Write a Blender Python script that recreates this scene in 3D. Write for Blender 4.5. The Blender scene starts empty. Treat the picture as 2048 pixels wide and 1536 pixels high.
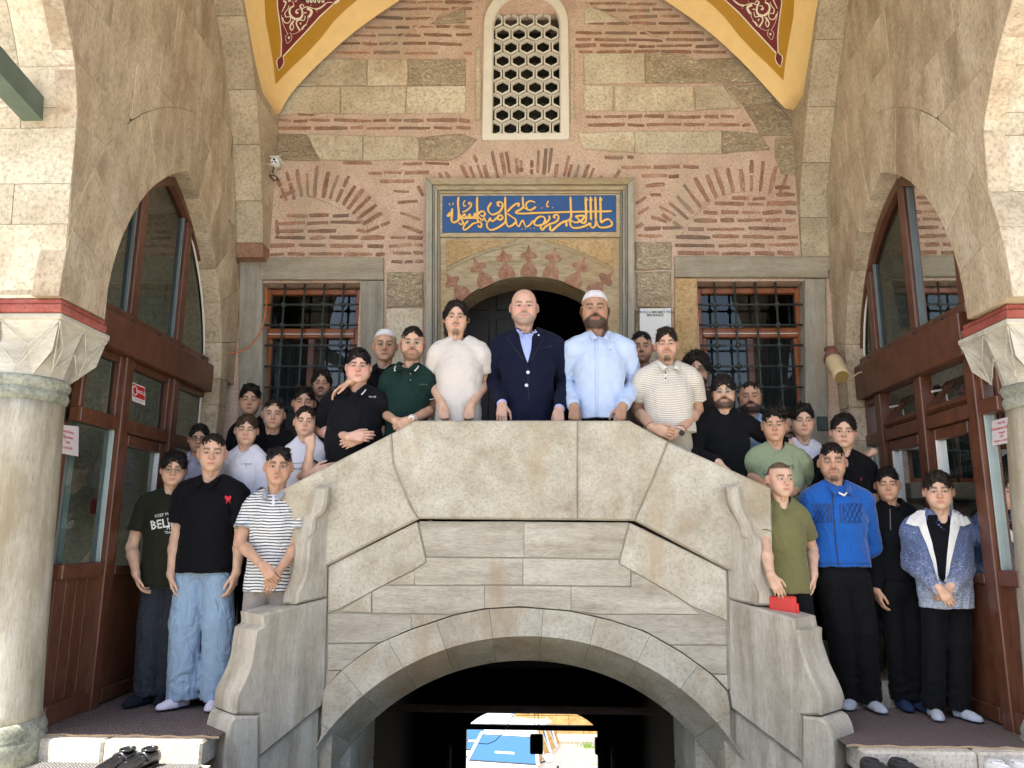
import bpy, bmesh, math, random
import numpy as np
from mathutils import Vector, Matrix
from mathutils.bvhtree import BVHTree
from mathutils.geometry import delaunay_2d_cdt, tessellate_polygon
random.seed(7); rng=np.random.default_rng(7)
S=bpy.context.scene
# ---------------------------------------------------------------- camera
FPX=1538.0; CX,CY=1024.,768.
def _basis(yaw,pitch,roll):
    y,p,r=map(math.radians,(yaw,pitch,roll))
    f=Vector((-math.sin(y)*math.cos(p),math.cos(y)*math.cos(p),math.sin(p)))
    rt=Vector((math.cos(y),math.sin(y),0)); up=rt.cross(f)
    return rt*math.cos(r)+up*math.sin(r), -rt*math.sin(r)+up*math.cos(r), f
RT,UP,FW=_basis(1.7,11.3,.35)
CAM=Vector((0,0,1.08))
cd=bpy.data.cameras.new('camera'); cam=bpy.data.objects.new('camera',cd); S.collection.objects.link(cam)
cam.matrix_world=Matrix(((RT.x,UP.x,-FW.x,CAM.x),(RT.y,UP.y,-FW.y,CAM.y),(RT.z,UP.z,-FW.z,CAM.z),(0,0,0,1)))
cd.sensor_width=36; cd.lens=FPX/2048*36; cd.clip_end=500; cd.clip_start=.05
S.camera=cam
# ---------------------------------------------------------------- light
w=bpy.data.worlds.new('World'); S.world=w; w.use_nodes=True
nt=w.node_tree; sky=nt.nodes.new('ShaderNodeTexSky'); sky.sky_type='NISHITA'; sky.sun_disc=False
EL,AZ=math.radians(60),math.radians(220)      # sun direction: front left, high
sky.sun_elevation=EL; sky.sun_rotation=AZ; sky.air_density=1.0; sky.dust_density=2.0; sky.ozone_density=.6
nt.links.new(sky.outputs[0],nt.nodes['Background'].inputs[0]); nt.nodes['Background'].inputs[1].default_value=.13
SD=Vector((math.sin(AZ)*math.cos(EL),math.cos(AZ)*math.cos(EL),math.sin(EL)))
sl=bpy.data.lights.new('sun','SUN'); sl.energy=4.8; sl.angle=math.radians(.5); sl.color=(1,.95,.87)
so=bpy.data.objects.new('sun',sl); S.collection.objects.link(so); so.rotation_euler=SD.to_track_quat('Z','Y').to_euler()
S.view_settings.view_transform='Standard'; S.view_settings.look='None'; S.view_settings.gamma=1
S.view_settings.exposure=1.85
S.cycles.max_bounces=8; S.cycles.diffuse_bounces=5; S.cycles.glossy_bounces=4; S.cycles.transmission_bounces=6
S.cycles.transparent_max_bounces=8; S.cycles.caustics_reflective=False; S.cycles.caustics_refractive=False
S.cycles.sample_clamp_indirect=8; S.cycles.use_denoising=True
# ---------------------------------------------------------------- pixel helpers (photograph pixels -> points on real planes)
def ray(px,py): return FW+RT*((px-CX)/FPX)-UP*((py-CY)/FPX)
def atY(px,py,Y): d=ray(px,py); return CAM+d*(Y/d.y)
def atX(px,py,X): d=ray(px,py); return CAM+d*(X/d.x)
def atZ(px,py,z): d=ray(px,py); return CAM+d*((z-CAM.z)/d.z)
class Fr:
    """a plane: origin, two axes in it and its normal"""
    def __init__(s,o,u,v,n): s.o,s.u,s.v,s.n=Vector(o),Vector(u).normalized(),Vector(v).normalized(),Vector(n).normalized()
    def p(s,a,b,c=0): return s.o+s.u*a+s.v*b+s.n*c
    def px(s,x,y):
        d=ray(x,y); t=(s.o-CAM).dot(s.n)/d.dot(s.n); q=CAM+d*t-s.o; return (q.dot(s.u),q.dot(s.v))
    def pxs(s,L): return [s.px(*q) for q in L]
# ---------------------------------------------------------------- objects
def link(o): S.collection.objects.link(o); return o
def tagp(o,label=None,cat=None,group=None,kind=None):
    for k,v in (('label',label),('category',cat),('group',group),('kind',kind)):
        if v: o[k]=v
    return o
def thing(name,label,cat,loc=(0,0,0),group=None,rotz=0):
    o=bpy.data.objects.new(name,None); link(o); o.location=loc; o.rotation_euler=(0,0,rotz); o.empty_display_size=.1
    return tagp(o,label,cat,group)
def setpar(o,par):
    if par is not None:
        o.parent=par
        m=Matrix.Identity(4); q=par; chain=[]
        while q is not None: chain.append(q); q=q.parent
        for q in reversed(chain): m=m@(q.matrix_parent_inverse@Matrix.LocRotScale(q.location,q.rotation_euler,q.scale))
        o.matrix_parent_inverse=m.inverted()
    return o
def mk(name,V,Fc,mat,parent=None,smooth=False,col=None,label=None,kind=None,local=False):
    me=bpy.data.meshes.new(name)
    if isinstance(V,np.ndarray) and isinstance(Fc,np.ndarray):
        n=Fc.shape[1]; me.vertices.add(len(V)); me.vertices.foreach_set('co',V.astype(np.float32).ravel())
        me.loops.add(Fc.size); me.loops.foreach_set('vertex_index',Fc.astype(np.int32).ravel())
        me.polygons.add(len(Fc)); me.polygons.foreach_set('loop_start',np.arange(0,Fc.size,n,dtype=np.int32))
        me.update(calc_edges=True)
    else: me.from_pydata([tuple(v) for v in V],[],[list(map(int,f)) for f in Fc]); me.update()
    if smooth and len(me.polygons): me.polygons.foreach_set('use_smooth',np.ones(len(me.polygons),dtype=bool))
    if col is not None:
        a=me.color_attributes.new('Col','FLOAT_COLOR','POINT'); c=np.ones((len(V),4),np.float32); c[:,:3]=np.clip(col,0,1); a.data.foreach_set('color',c.ravel())
    if mat is not None: me.materials.append(mat)
    o=bpy.data.objects.new(name,me); link(o)
    if local: o.parent=parent
    else: setpar(o,parent)
    if label: o['label']=label
    if kind: o['kind']=kind
    return o
class MB:
    def __init__(s): s.V=[]; s.F=[]
    def add(s,V,Fc): n=len(s.V); s.V+= [tuple(v) for v in V]; s.F+=[[i+n for i in f] for f in Fc]; return s
    def box(s,a,b,bev=0):
        (x0,y0,z0),(x1,y1,z1)=a,b
        x0,x1=min(x0,x1),max(x0,x1); y0,y1=min(y0,y1),max(y0,y1); z0,z1=min(z0,z1),max(z0,z1)
        if bev<=0:
            return s.add([(x,y,z) for z in (z0,z1) for y in (y0,y1) for x in (x0,x1)],[(0,2,3,1),(4,5,7,6),(0,1,5,4),(2,6,7,3),(0,4,6,2),(1,3,7,5)])
        b_=min(bev,(x1-x0)/2.2,(y1-y0)/2.2,(z1-z0)/2.2); V=[]; idx={}
        for i in (0,1):
            for j in (0,1):
                for k in (0,1):
                    X=(x0,x1)[i];Y=(y0,y1)[j];Z=(z0,z1)[k];sx=1-2*i;sy=1-2*j;sz=1-2*k
                    idx[i,j,k]=len(V); V+=[(X,Y+sy*b_,Z+sz*b_),(X+sx*b_,Y,Z+sz*b_),(X+sx*b_,Y+sy*b_,Z)]
        Fc=[]
        for i in (0,1):
            q=[idx[i,0,0],idx[i,1,0],idx[i,1,1],idx[i,0,1]]; Fc.append(q if i else q[::-1])
            q=[idx[0,i,0]+1,idx[1,i,0]+1,idx[1,i,1]+1,idx[0,i,1]+1]; Fc.append(q[::-1] if i else q)
            q=[idx[0,0,i]+2,idx[1,0,i]+2,idx[1,1,i]+2,idx[0,1,i]+2]; Fc.append(q if i else q[::-1])
        for i in (0,1):
            for j in (0,1):
                q=[idx[i,j,0],idx[i,j,0]+1,idx[i,j,1]+1,idx[i,j,1]]; Fc.append(q)
                q=[idx[i,0,j],idx[i,0,j]+2,idx[i,1,j]+2,idx[i,1,j]]; Fc.append(q)
                q=[idx[0,i,j]+1,idx[0,i,j]+2,idx[1,i,j]+2,idx[1,i,j]+1]; Fc.append(q)
                for k in (0,1): Fc.append([idx[i,j,k],idx[i,j,k]+1,idx[i,j,k]+2])
        s.add(V,Fc); s.fix=True; return s
    def tube(s,P,r,n=8,cap=True,flat=None):
        P=[Vector(p) for p in P]; rr=r if isinstance(r,(list,tuple)) else [r]*len(P); V=[]; pn=None
        for i,p in enumerate(P):
            t=(P[min(i+1,len(P)-1)]-P[max(i-1,0)]).normalized()
            if pn is None: pn=t.orthogonal().normalized()
            pn=(pn-t*pn.dot(t)).normalized(); b=t.cross(pn)
            for k in range(n):
                a=2*math.pi*(k+.5)/n; V.append(p+(pn*math.cos(a)+b*math.sin(a))*rr[i])
        Fc=[[i*n+k,i*n+(k+1)%n,(i+1)*n+(k+1)%n,(i+1)*n+k] for i in range(len(P)-1) for k in range(n)]
        if cap: Fc+=[list(range(n))[::-1],[(len(P)-1)*n+k for k in range(n)]]
        return s.add(V,Fc)
    def lathe(s,c,prof,n=32,axis='z'):
        V=[];c=Vector(c)
        for r,h in prof:
            for k in range(n):
                a=2*math.pi*k/n
                V.append(c+(Vector((r*math.cos(a),r*math.sin(a),h)) if axis=='z' else Vector((r*math.cos(a),h,r*math.sin(a)))))
        Fc=[[i*n+k,i*n+(k+1)%n,(i+1)*n+(k+1)%n,(i+1)*n+k] for i in range(len(prof)-1) for k in range(n)]
        Fc+=[list(range(n))[::-1],[(len(prof)-1)*n+k for k in range(n)]]
        return s.add(V,Fc)
    def obj(s,name,mat,parent=None,smooth=False,**k):
        o=mk(name,s.V,s.F,mat,parent,smooth,**k)
        bm=bmesh.new(); bm.from_mesh(o.data); bmesh.ops.recalc_face_normals(bm,faces=bm.faces[:]); bm.to_mesh(o.data); bm.free()
        return o
def area(P): return sum(P[i][0]*P[(i+1)%len(P)][1]-P[(i+1)%len(P)][0]*P[i][1] for i in range(len(P)))/2
def ccw(P): return list(P) if area(P)>0 else list(P)[::-1]
def inset(P,d):
    n=len(P); out=[]
    for i in range(n):
        a,b,c=Vector(P[i-1]),Vector(P[i]),Vector(P[(i+1)%n])
        e1=(b-a); e2=(c-b)
        if e1.length<1e-7 or e2.length<1e-7: out.append(tuple(b)); continue
        e1.normalize(); e2.normalize(); n1=Vector((-e1.y,e1.x)); n2=Vector((-e2.y,e2.x)); m=n1+n2
        if m.length<.2: out.append(tuple(b+n1*d)); continue
        m.normalize(); out.append(tuple(b+m*(d/max(.4,m.dot(n1)))))
    return out
def wob(P,amp,step,seed=None):
    r=random.Random(seed); out=[]
    for i in range(len(P)):
        a,b=Vector(P[i]),Vector(P[(i+1)%len(P)]); L=(b-a).length; n=max(1,int(L/step)); e=(b-a)/max(L,1e-6); nn=Vector((-e.y,e.x))
        for k in range(n):
            q=a+(b-a)*(k/n)
            out.append(tuple(q+nn*r.uniform(-amp,amp)+e*r.uniform(-amp,amp)*.5))
    return out
def prism(B,fr,P,t0,t1,bev=0.0):
    """solid from polygon P in plane frame fr, from normal offset t0 (back) to t1 (front), bevelled front edge"""
    P=ccw(P); n=len(P)
    V=[fr.p(a,b,t0) for a,b in P]+[fr.p(a,b,t1-bev) for a,b in P]
    F_=[[i,(i+1)%n,n+(i+1)%n,n+i] for i in range(n)]
    if bev>0:
        V+=[fr.p(a,b,t1) for a,b in inset(P,bev)]; F_+=[[n+i,n+(i+1)%n,2*n+(i+1)%n,2*n+i] for i in range(n)]; top=[2*n+i for i in range(n)]
    else: top=[n+i for i in range(n)]
    if fr.u.cross(fr.v).dot(fr.n)<0: F_=[f[::-1] for f in F_]; top=top[::-1]
    if n<=4: F_.append(top)
    else:
        pts=[Vector((a,b,0)) for a,b in P]
        tr=tessellate_polygon([pts]); base=top[0] if fr.u.cross(fr.v).dot(fr.n)>=0 else top[-1]
        off=min(top)
        for t in tr:
            t=list(t); q=[P[i] for i in t]
            if (area(q)>0)!=(fr.u.cross(fr.v).dot(fr.n)>=0): t=t[::-1]
            F_.append([off+i for i in t])
    B.add(V,F_); return B
def stone(name,fr,P,t0,t1,mat,parent,bev=.006,gap=.004,wb=0,step=.12,seed=None,label=None,kind=None):
    P=ccw(P)
    if gap: P=inset(P,gap)
    if wb: P=wob(P,wb,step,seed)
    B=MB(); prism(B,fr,P,t0,t1,bev); return mk(name,B.V,B.F,mat,parent,label=label,kind=kind)
# ---------------------------------------------------------------- materials
def newmat(name):
    m=bpy.data.materials.new(name); m.use_nodes=True; return m,m.node_tree,m.node_tree.nodes['Principled BSDF']
def N(nt,t,**k):
    n=nt.nodes.new(t)
    for a,b in k.items():
        if a in ('op','operation'): n.operation=b
        elif hasattr(n,a): setattr(n,a,b)
        else: n.inputs[a].default_value=b
    return n
def ramp(nt,fac,stops):
    r=nt.nodes.new('ShaderNodeValToRGB'); e=r.color_ramp.elements
    while len(e)<len(stops): e.new(.5)
    for q,(p,c) in zip(e,stops): q.position=p; q.color=(*c,1) if len(c)==3 else c
    nt.links.new(fac,r.inputs[0]); return r.outputs[0]
def mixc(nt,f,a,b,mode='MIX'):
    n=nt.nodes.new('ShaderNodeMix'); n.data_type='RGBA'; n.blend_type=mode
    for i,v in ((0,f),(6,a),(7,b)):
        if hasattr(v,'links') or hasattr(v,'is_linked'): nt.links.new(v,n.inputs[i])
        else: n.inputs[i].default_value=v if i==0 else (*v,1)
    return n.outputs[2]
def M2(nt,op,a,b=None,clamp=False):
    n=nt.nodes.new('ShaderNodeMath'); n.operation=op; n.use_clamp=clamp
    for i,v in ((0,a),(1,b)):
        if v is None: continue
        if hasattr(v,'is_linked'): nt.links.new(v,n.inputs[i])
        else: n.inputs[i].default_value=v
    return n.outputs[0]
def noise(nt,vec,scale,detail=6,rough=.6,dist=0):
    n=nt.nodes.new('ShaderNodeTexNoise'); n.inputs['Scale'].default_value=scale; n.inputs['Detail'].default_value=detail
    n.inputs['Roughness'].default_value=rough; n.inputs['Distortion'].default_value=dist; nt.links.new(vec,n.inputs['Vector']); return n.outputs['Fac']
def coords(nt,scale=(1,1,1),rnd=True,rot=(0,0,0)):
    tc=nt.nodes.new('ShaderNodeTexCoord'); mp=nt.nodes.new('ShaderNodeMapping'); mp.inputs['Scale'].default_value=scale; mp.inputs['Rotation'].default_value=rot
    src=tc.outputs['Object']
    if rnd:
        oi=nt.nodes.new('ShaderNodeObjectInfo'); v=nt.nodes.new('ShaderNodeVectorMath'); v.operation='ADD'; nt.links.new(src,v.inputs[0])
        s=nt.nodes.new('ShaderNodeVectorMath'); s.operation='SCALE'; s.inputs[0].default_value=(37,91,53); nt.links.new(oi.outputs['Random'],s.inputs['Scale'])
        nt.links.new(s.outputs[0],v.inputs[1]); src=v.outputs[0]
    nt.links.new(src,mp.inputs[0]); return mp.outputs[0]
def bump(nt,b,h,strength,dist=.01,prev=None):
    n=nt.nodes.new('ShaderNodeBump'); n.inputs['Strength'].default_value=strength; n.inputs['Distance'].default_value=dist
    nt.links.new(h,n.inputs['Height'])
    if prev is not None: nt.links.new(prev,n.inputs['Normal'])
    return n.outputs[0]
def stonemat(name,dark,mid,light,scale=(1,1,1),big=2.2,fine=55,rough=.85,bs=.35,pits=.0,stain=None,rv=.12,stains=(.55,.72),rot=(0,0,0),bd=.012,hatch=0,rnd=True,fc=.75):
    m,nt,p=newmat(name); L=nt.links.new
    c=coords(nt,scale,rnd,rot); c0=coords(nt,(1,1,1),rnd)
    n1=noise(nt,c,big,9,.62,.3); col=ramp(nt,n1,[(.28,dark),(.5,mid),(.72,light)])
    n2=noise(nt,c,fine,4,.7); col=mixc(nt,fc,col,ramp(nt,n2,[(.34,(.52,.50,.48)),(.50,(.95,.95,.95)),(.66,(1.12,1.12,1.10))]),'MULTIPLY')
    n3=noise(nt,c0,9,5,.7); col=mixc(nt,.5,col,ramp(nt,n3,[(.3,(.78,.76,.74)),(.62,(1.06,1.06,1.06))]),'MULTIPLY')
    if stain:
        ns=noise(nt,coords(nt,(1.2,1.2,.45),False),1.6,8,.65,.5); f=ramp(nt,ns,[(stains[0],(0,0,0)),(stains[1],(1,1,1))])
        fs=M2(nt,'MULTIPLY',f,.75); col=mixc(nt,fs,col,stain)
    h=M2(nt,'ADD',M2(nt,'MULTIPLY',n2,.5),n3)
    if pits:
        v=nt.nodes.new('ShaderNodeTexVoronoi'); v.inputs['Scale'].default_value=70; L(c,v.inputs['Vector'])
        np_=noise(nt,c0,5,3); pm=M2(nt,'LESS_THAN',M2(nt,'ADD',v.outputs['Distance'],M2(nt,'MULTIPLY',np_,.5)),.34)
        pf=M2(nt,'MULTIPLY',pm,pits); col=mixc(nt,pf,col,tuple(x*.45 for x in dark)); h=M2(nt,'SUBTRACT',h,M2(nt,'MULTIPLY',pm,.5))
    if hatch:
        nh=noise(nt,coords(nt,(1,1,1.6),rnd),38,3,.9,1.5); hl=ramp(nt,nh,[(.42,(0,0,0)),(.52,(1,1,1))]); col=mixc(nt,hatch,col,mixc(nt,hl,tuple(x*.55 for x in mid),(1,1,1)),'MULTIPLY'); h=M2(nt,'ADD',h,M2(nt,'MULTIPLY',hl,.6))
    if rv:
        oi=nt.nodes.new('ShaderNodeObjectInfo'); r=M2(nt,'MULTIPLY_ADD',oi.outputs['Random'],2*rv); r.node.inputs[2].default_value=1-rv
        v=nt.nodes.new('ShaderNodeVectorMath'); v.operation='SCALE'; L(col,v.inputs[0]); L(r,v.inputs['Scale']); col=v.outputs[0]
    L(col,p.inputs['Base Color']); p.inputs['Roughness'].default_value=rough; p.inputs['Specular IOR Level'].default_value=.25
    L(bump(nt,p,h,bs,bd),p.inputs['Normal']); return m
def plain(name,col,rough=.6,metal=0,spec=.4,var=.1,scale=8,bs=.0,fine=60,coat=0):
    m,nt,p=newmat(name); c=coords(nt,(1,1,1),True)
    n=noise(nt,c,scale,5,.6); o=mixc(nt,1.0,col,ramp(nt,n,[(.3,(1-var,)*3),(.7,(1+var,)*3)]),'MULTIPLY')
    nt.links.new(o,p.inputs['Base Color']); p.inputs['Roughness'].default_value=rough; p.inputs['Metallic'].default_value=metal; p.inputs['Specular IOR Level'].default_value=spec
    p.inputs['Coat Weight'].default_value=coat
    if bs: nt.links.new(bump(nt,p,noise(nt,c,fine,3),bs,.004),p.inputs['Normal'])
    return m
def vcol(name,rough=.55,sss=0,bs=0,fine=200,spec=.4,sheen=0,mul=None):
    m,nt,p=newmat(name); a=nt.nodes.new('ShaderNodeAttribute'); a.attribute_name='Col'; c=coords(nt,(1,1,1),True)
    n=noise(nt,c,30,4); o=mixc(nt,1.0,a.outputs['Color'],ramp(nt,n,[(.3,(.93,)*3),(.7,(1.05,)*3)]),'MULTIPLY')
    nt.links.new(o,p.inputs['Base Color']); p.inputs['Roughness'].default_value=rough; p.inputs['Specular IOR Level'].default_value=spec
    if sss: p.inputs['Subsurface Weight'].default_value=sss; p.inputs['Subsurface Radius'].default_value=(1,.35,.18); p.inputs['Subsurface Scale'].default_value=.008
    if sheen: p.inputs['Sheen Weight'].default_value=sheen
    if bs: nt.links.new(bump(nt,p,noise(nt,c,fine,3),bs,.002),p.inputs['Normal'])
    return m
def glassmat(name,tint=(.75,.83,.8),refl=.5,dark=.0):
    m,nt,p=newmat(name); nt.nodes.remove(p); out=nt.nodes['Material Output']
    t=nt.nodes.new('ShaderNodeBsdfTransparent'); t.inputs[0].default_value=(*tint,1)
    g=nt.nodes.new('ShaderNodeBsdfGlossy'); g.inputs['Roughness'].default_value=.012; g.inputs[0].default_value=(.95,.98,.97,1)
    fr=nt.nodes.new('ShaderNodeLayerWeight'); fr.inputs['Blend'].default_value=.35
    f=M2(nt,'MULTIPLY_ADD',fr.outputs['Fresnel'],refl); f.node.inputs[2].default_value=.035
    f=M2(nt,'MINIMUM',f,.85)
    mx=nt.nodes.new('ShaderNodeMixShader'); nt.links.new(f,mx.inputs[0]); nt.links.new(t.outputs[0],mx.inputs[1]); nt.links.new(g.outputs[0],mx.inputs[2]); nt.links.new(mx.outputs[0],out.inputs[0])
    return m
def woodmat(name,dark,mid,light,scale=(1,1,1),rough=.4,coat=.2):
    m,nt,p=newmat(name); c=coords(nt,scale,True); n=noise(nt,c,14,6,.6,.8); n2=noise(nt,coords(nt,(1,1,1),True),2.5,3)
    col=ramp(nt,n,[(.3,dark),(.5,mid),(.7,light)]); col=mixc(nt,.5,col,ramp(nt,n2,[(.3,(.8,)*3),(.7,(1.1,)*3)]),'MULTIPLY')
    nt.links.new(col,p.inputs['Base Color']); p.inputs['Roughness'].default_value=rough; p.inputs['Coat Weight'].default_value=coat; p.inputs['Coat Roughness'].default_value=.3
    nt.links.new(bump(nt,p,n,.12,.003),p.inputs['Normal']); return m
# ================================================================ materials of the building
LIME=stonemat('limestone',(.33,.27,.185),(.49,.41,.295),(.63,.545,.42),big=1.6,fine=45,bs=.45,pits=.25,stain=(.36,.22,.13),stains=(.58,.75))
LIMEW=stonemat('limestone_streaked',(.35,.275,.185),(.53,.43,.305),(.68,.585,.455),scale=(1,2.6,.7),rot=(.75,0,0),big=2.2,fine=38,bs=.6,pits=.3,stain=(.31,.19,.12),rv=.09)
LIMEP=stonemat('limestone_pale',(.44,.36,.25),(.61,.53,.395),(.73,.66,.52),big=1.8,fine=40,bs=.5,pits=.25,stain=(.45,.29,.15),stains=(.56,.78))
ROUGH=stonemat('hacked_limestone',(.50,.40,.27),(.65,.535,.38),(.75,.655,.50),scale=(1,1,2),big=2.6,fine=34,bs=.9,pits=.1,hatch=.24,bd=.014,rv=.12)
MORTAR=stonemat('pink_mortar',(.52,.37,.285),(.62,.455,.36),(.68,.535,.44),big=3,fine=50,bs=.55,pits=.12,stain=(.47,.37,.27),stains=(.5,.72),rv=0,rnd=False,bd=.012)
BRICK=stonemat('old_brick',(.28,.145,.095),(.38,.215,.145),(.48,.31,.22),big=12,fine=60,bs=.9,pits=.4,stain=(.23,.19,.15),stains=(.55,.6),rv=.25,bd=.015)
MARB=stonemat('grey_marble',fc=.4,dark=(.29,.255,.195),mid=(.385,.345,.27),light=(.46,.43,.36),scale=(.35,1,3.2),big=3.2,fine=30,bs=.12,pits=.08,stain=(.43,.32,.18),stains=(.55,.75))
MARBV=stonemat('grey_marble_upright',fc=.4,dark=(.26,.245,.20),mid=(.36,.34,.285),light=(.45,.425,.36),scale=(3.2,1,.3),big=3.2,fine=30,bs=.15,pits=.1,stain=(.42,.31,.18),stains=(.56,.78))
HONEY=stonemat('honey_stone',(.38,.24,.11),(.50,.34,.17),(.58,.43,.25),big=2.5,fine=40,bs=.15,pits=.08)
STAIR=stonemat('stair_stone',fc=.5,dark=(.33,.285,.20),mid=(.46,.425,.34),light=(.57,.54,.45),big=3.2,fine=60,bs=.5,pits=.7,stain=(.36,.27,.17),stains=(.50,.66),rv=.07)
STAIRH=stonemat('stair_stone_bedded',fc=.5,dark=(.31,.275,.21),mid=(.45,.41,.33),light=(.56,.525,.44),scale=(.4,1,3),big=3.4,fine=50,bs=.5,pits=.7,stain=(.34,.25,.16),stains=(.58,.72),rv=.09)
WING=stonemat('weathered_parapet_stone',fc=.45,dark=(.27,.235,.175),mid=(.42,.385,.315),light=(.56,.53,.46),scale=(2.6,2.6,.35),big=3,fine=60,bs=.5,pits=.5,stain=(.22,.18,.135),stains=(.52,.74),rv=.03)
DARKST=stonemat('shade_black_stone',(.004,.004,.005),(.006,.006,.007),(.009,.009,.010),rv=.05,bs=.3)  # passage stone: deep shade of the tunnel put into a near-black colour
COLM=stonemat('column_marble',fc=.45,dark=(.27,.235,.17),mid=(.43,.395,.315),light=(.60,.575,.50),scale=(2.5,2.5,.35),big=3.5,fine=50,bs=.3,pits=.2,stain=(.27,.21,.12),stains=(.48,.68),rv=0)
CAPM=stonemat('capital_marble',fc=.35,dark=(.40,.37,.30),mid=(.55,.52,.44),light=(.64,.61,.53),scale=(.5,.5,2.5),big=2.4,fine=30,bs=.15,pits=.1,stain=(.27,.26,.25),stains=(.6,.68),rv=0)
REDP=stonemat('red_painted_stone',(.26,.065,.05),(.36,.10,.08),(.45,.16,.13),big=5,fine=50,bs=.4,pits=.2,rv=.05)
GREENB=stonemat('green_bronze',(.20,.215,.17),(.32,.335,.275),(.48,.47,.38),big=9,fine=50,bs=.4,pits=.3,rv=0)
WHITEP=plain('white_plaster',(.74,.70,.61),.8,var=.07,bs=.3)
BROWN=woodmat('brown_frame',(.075,.027,.015),(.115,.043,.023),(.15,.060,.033),scale=(4,1,.4),rough=.35)
ORANGE=woodmat('orange_wood',(.19,.055,.016),(.26,.080,.022),(.33,.11,.033),scale=(1,1,1),rough=.45)
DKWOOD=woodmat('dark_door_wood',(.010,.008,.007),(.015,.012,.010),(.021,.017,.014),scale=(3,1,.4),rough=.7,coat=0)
IRON=plain('green_black_iron',(.035,.048,.045),.55,spec=.5,var=.3,scale=30,bs=.3)
BLACK=plain('black_plastic',(.015,.015,.016),.45)
GLASS=glassmat('window_glass',(.62,.72,.69),.75)
DGLASS=glassmat('dark_window_glass',(.55,.58,.55),.14)
ROOMW=plain('pale_room_wall',(.50,.56,.56),.8,var=.04)
ROOMF=plain('room_floor',(.10,.09,.08),.6)
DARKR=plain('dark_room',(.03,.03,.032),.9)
WHITE=plain('white_paint',(.75,.75,.74),.4,var=.03)
FR=Fr((0,6.6,0),(1,0,0),(0,0,1),(0,-1,0))
FS=Fr((0,4.95,0),(1,0,0),(0,0,1),(0,-1,0))
FL=Fr((-2.66,0,0),(0,1,0),(0,0,1),(1,0,0)); FRt=Fr((2.62,0,0),(0,1,0),(0,0,1),(-1,0,0))
# ================================================================ facade wall
fac=thing('facade_wall','tall pink mortared facade wall of brick slits and pale hacked stones behind the landing','wall',(0,6.6,-.14))
def rect(x0,z0,x1,z1): return [(x0,z0),(x1,z0),(x1,z1),(x0,z1)]
# openings in metres on the facade
WL=(*FR.px(522,900)[:1],2.02,FR.px(722,570)[0],3.335); WL=(-2.47,1.55,-1.575,3.335)
WR=(1.45,1.55,2.40,3.335); HX=(-.415,4.79,.295,6.06); DR=(-.78,1.03,.67,4.0)
def holed(fr,x0,x1,z0,z1,holes,step=.5,rev=.28,wobz=0):
    xs=sorted({x0,x1,*[h[0] for h in holes],*[h[2] for h in holes],*np.arange(x0,x1,step)}); zs=sorted({z0,z1,*[h[1] for h in holes],*[h[3] for h in holes],*np.arange(z0,z1,step)})
    B=MB(); V=[fr.p(x,z,0) for z in zs for x in xs]; Fc=[]; nx=len(xs)
    for j in range(len(zs)-1):
        for i in range(nx-1):
            cx,cz=(xs[i]+xs[i+1])/2,(zs[j]+zs[j+1])/2
            if any(h[0]<cx<h[2] and h[1]<cz<h[3] for h in holes): continue
            Fc.append([j*nx+i,j*nx+i+1,(j+1)*nx+i+1,(j+1)*nx+i])
    B.add(V,Fc)
    for h in holes:
        c=rect(*h)
        for i in range(4):
            a,b=c[i],c[(i+1)%4]; B.add([fr.p(*a,0),fr.p(*b,0),fr.p(*b,-rev),fr.p(*a,-rev)],[(0,1,2,3)])
    return B
holed(FR,-2.75,2.72,-.3,6.3,[WL,WR,HX,DR,(-1.6,-.31,1.5,.70)],rev=.3).obj('mortar_face',MORTAR,fac)
def S_(pts,mat,t=.02,bev=.008,gap=.006,wb=.006,name='stone',par=fac,fr=FR,back=-.05,step=.09,**k):
    return stone(name,fr,fr.pxs(pts),back,t,mat,par,bev=bev,gap=gap,wb=wb,step=step,seed=int(pts[0][0]*7+pts[0][1]),**k)
sA=[[(560,119),(735,119),(735,173),(555,173)],[(735,119),(816,119),(815,173),(735,173)],[(816,119),(932,119),(932,172),(815,173)],
 [(540,174),(682,174),(680,229),(540,229)],[(682,174),(812,174),(812,229),(680,229)],[(812,174),(932,173),(932,228),(812,229)],
 [(557,268),(612,268),(640,322),(555,322)],[(612,268),(726,272),(725,322),(640,322)],[(726,272),(838,275),(838,322),(725,322)],[(838,275),(925,268),(956,280),(925,310),(900,323),(838,322)],
 [(860,50),(905,24),(932,20),(932,48)],[(950,98),(962,95),(962,240),(950,243)],
 [(1167,108),(1290,108),(1291,168),(1167,170)],[(1290,108),(1370,110),(1395,122),(1442,168),(1291,168)],[(1397,118),(1478,117),(1528,166),(1444,168)],
 [(1167,172),(1228,172),(1228,223),(1167,223)],[(1228,173),(1388,173),(1390,224),(1228,224)],[(1390,173),(1445,172),(1482,218),(1390,222)],[(1446,171),(1526,169),(1552,206),(1485,212)],
 [(1487,214),(1552,208),(1592,250),(1592,272),(1524,272)],[(1154,266),(1268,264),(1270,308),(1165,300)],[(1268,264),(1445,262),(1443,309),(1270,308)],[(1445,262),(1520,268),(1540,300),(1443,308)],
 [(1166,14),(1200,20),(1242,46),(1168,48)],[(1141,100),(1149,102),(1149,246),(1141,246)],
 [(1549,276),(1591,276),(1592,352),(1562,350),(1548,310)],
 [(773,545),(848,543),(848,615),(773,617)],[(773,618),(848,616),(848,690),(773,692)],[(773,693),(848,691),(848,780),(773,780)],[(773,781),(848,781),(848,880),(773,880)],
 [(1269,484),(1343,484),(1343,541),(1269,541)],[(1272,545),(1343,543),(1343,617),(1272,617)],[(1270,618),(1343,618),(1343,700),(1270,700)],[(1270,701),(1343,701),(1343,790),(1270,790)],[(1270,791),(1343,791),(1343,880),(1270,880)],
 ]
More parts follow.
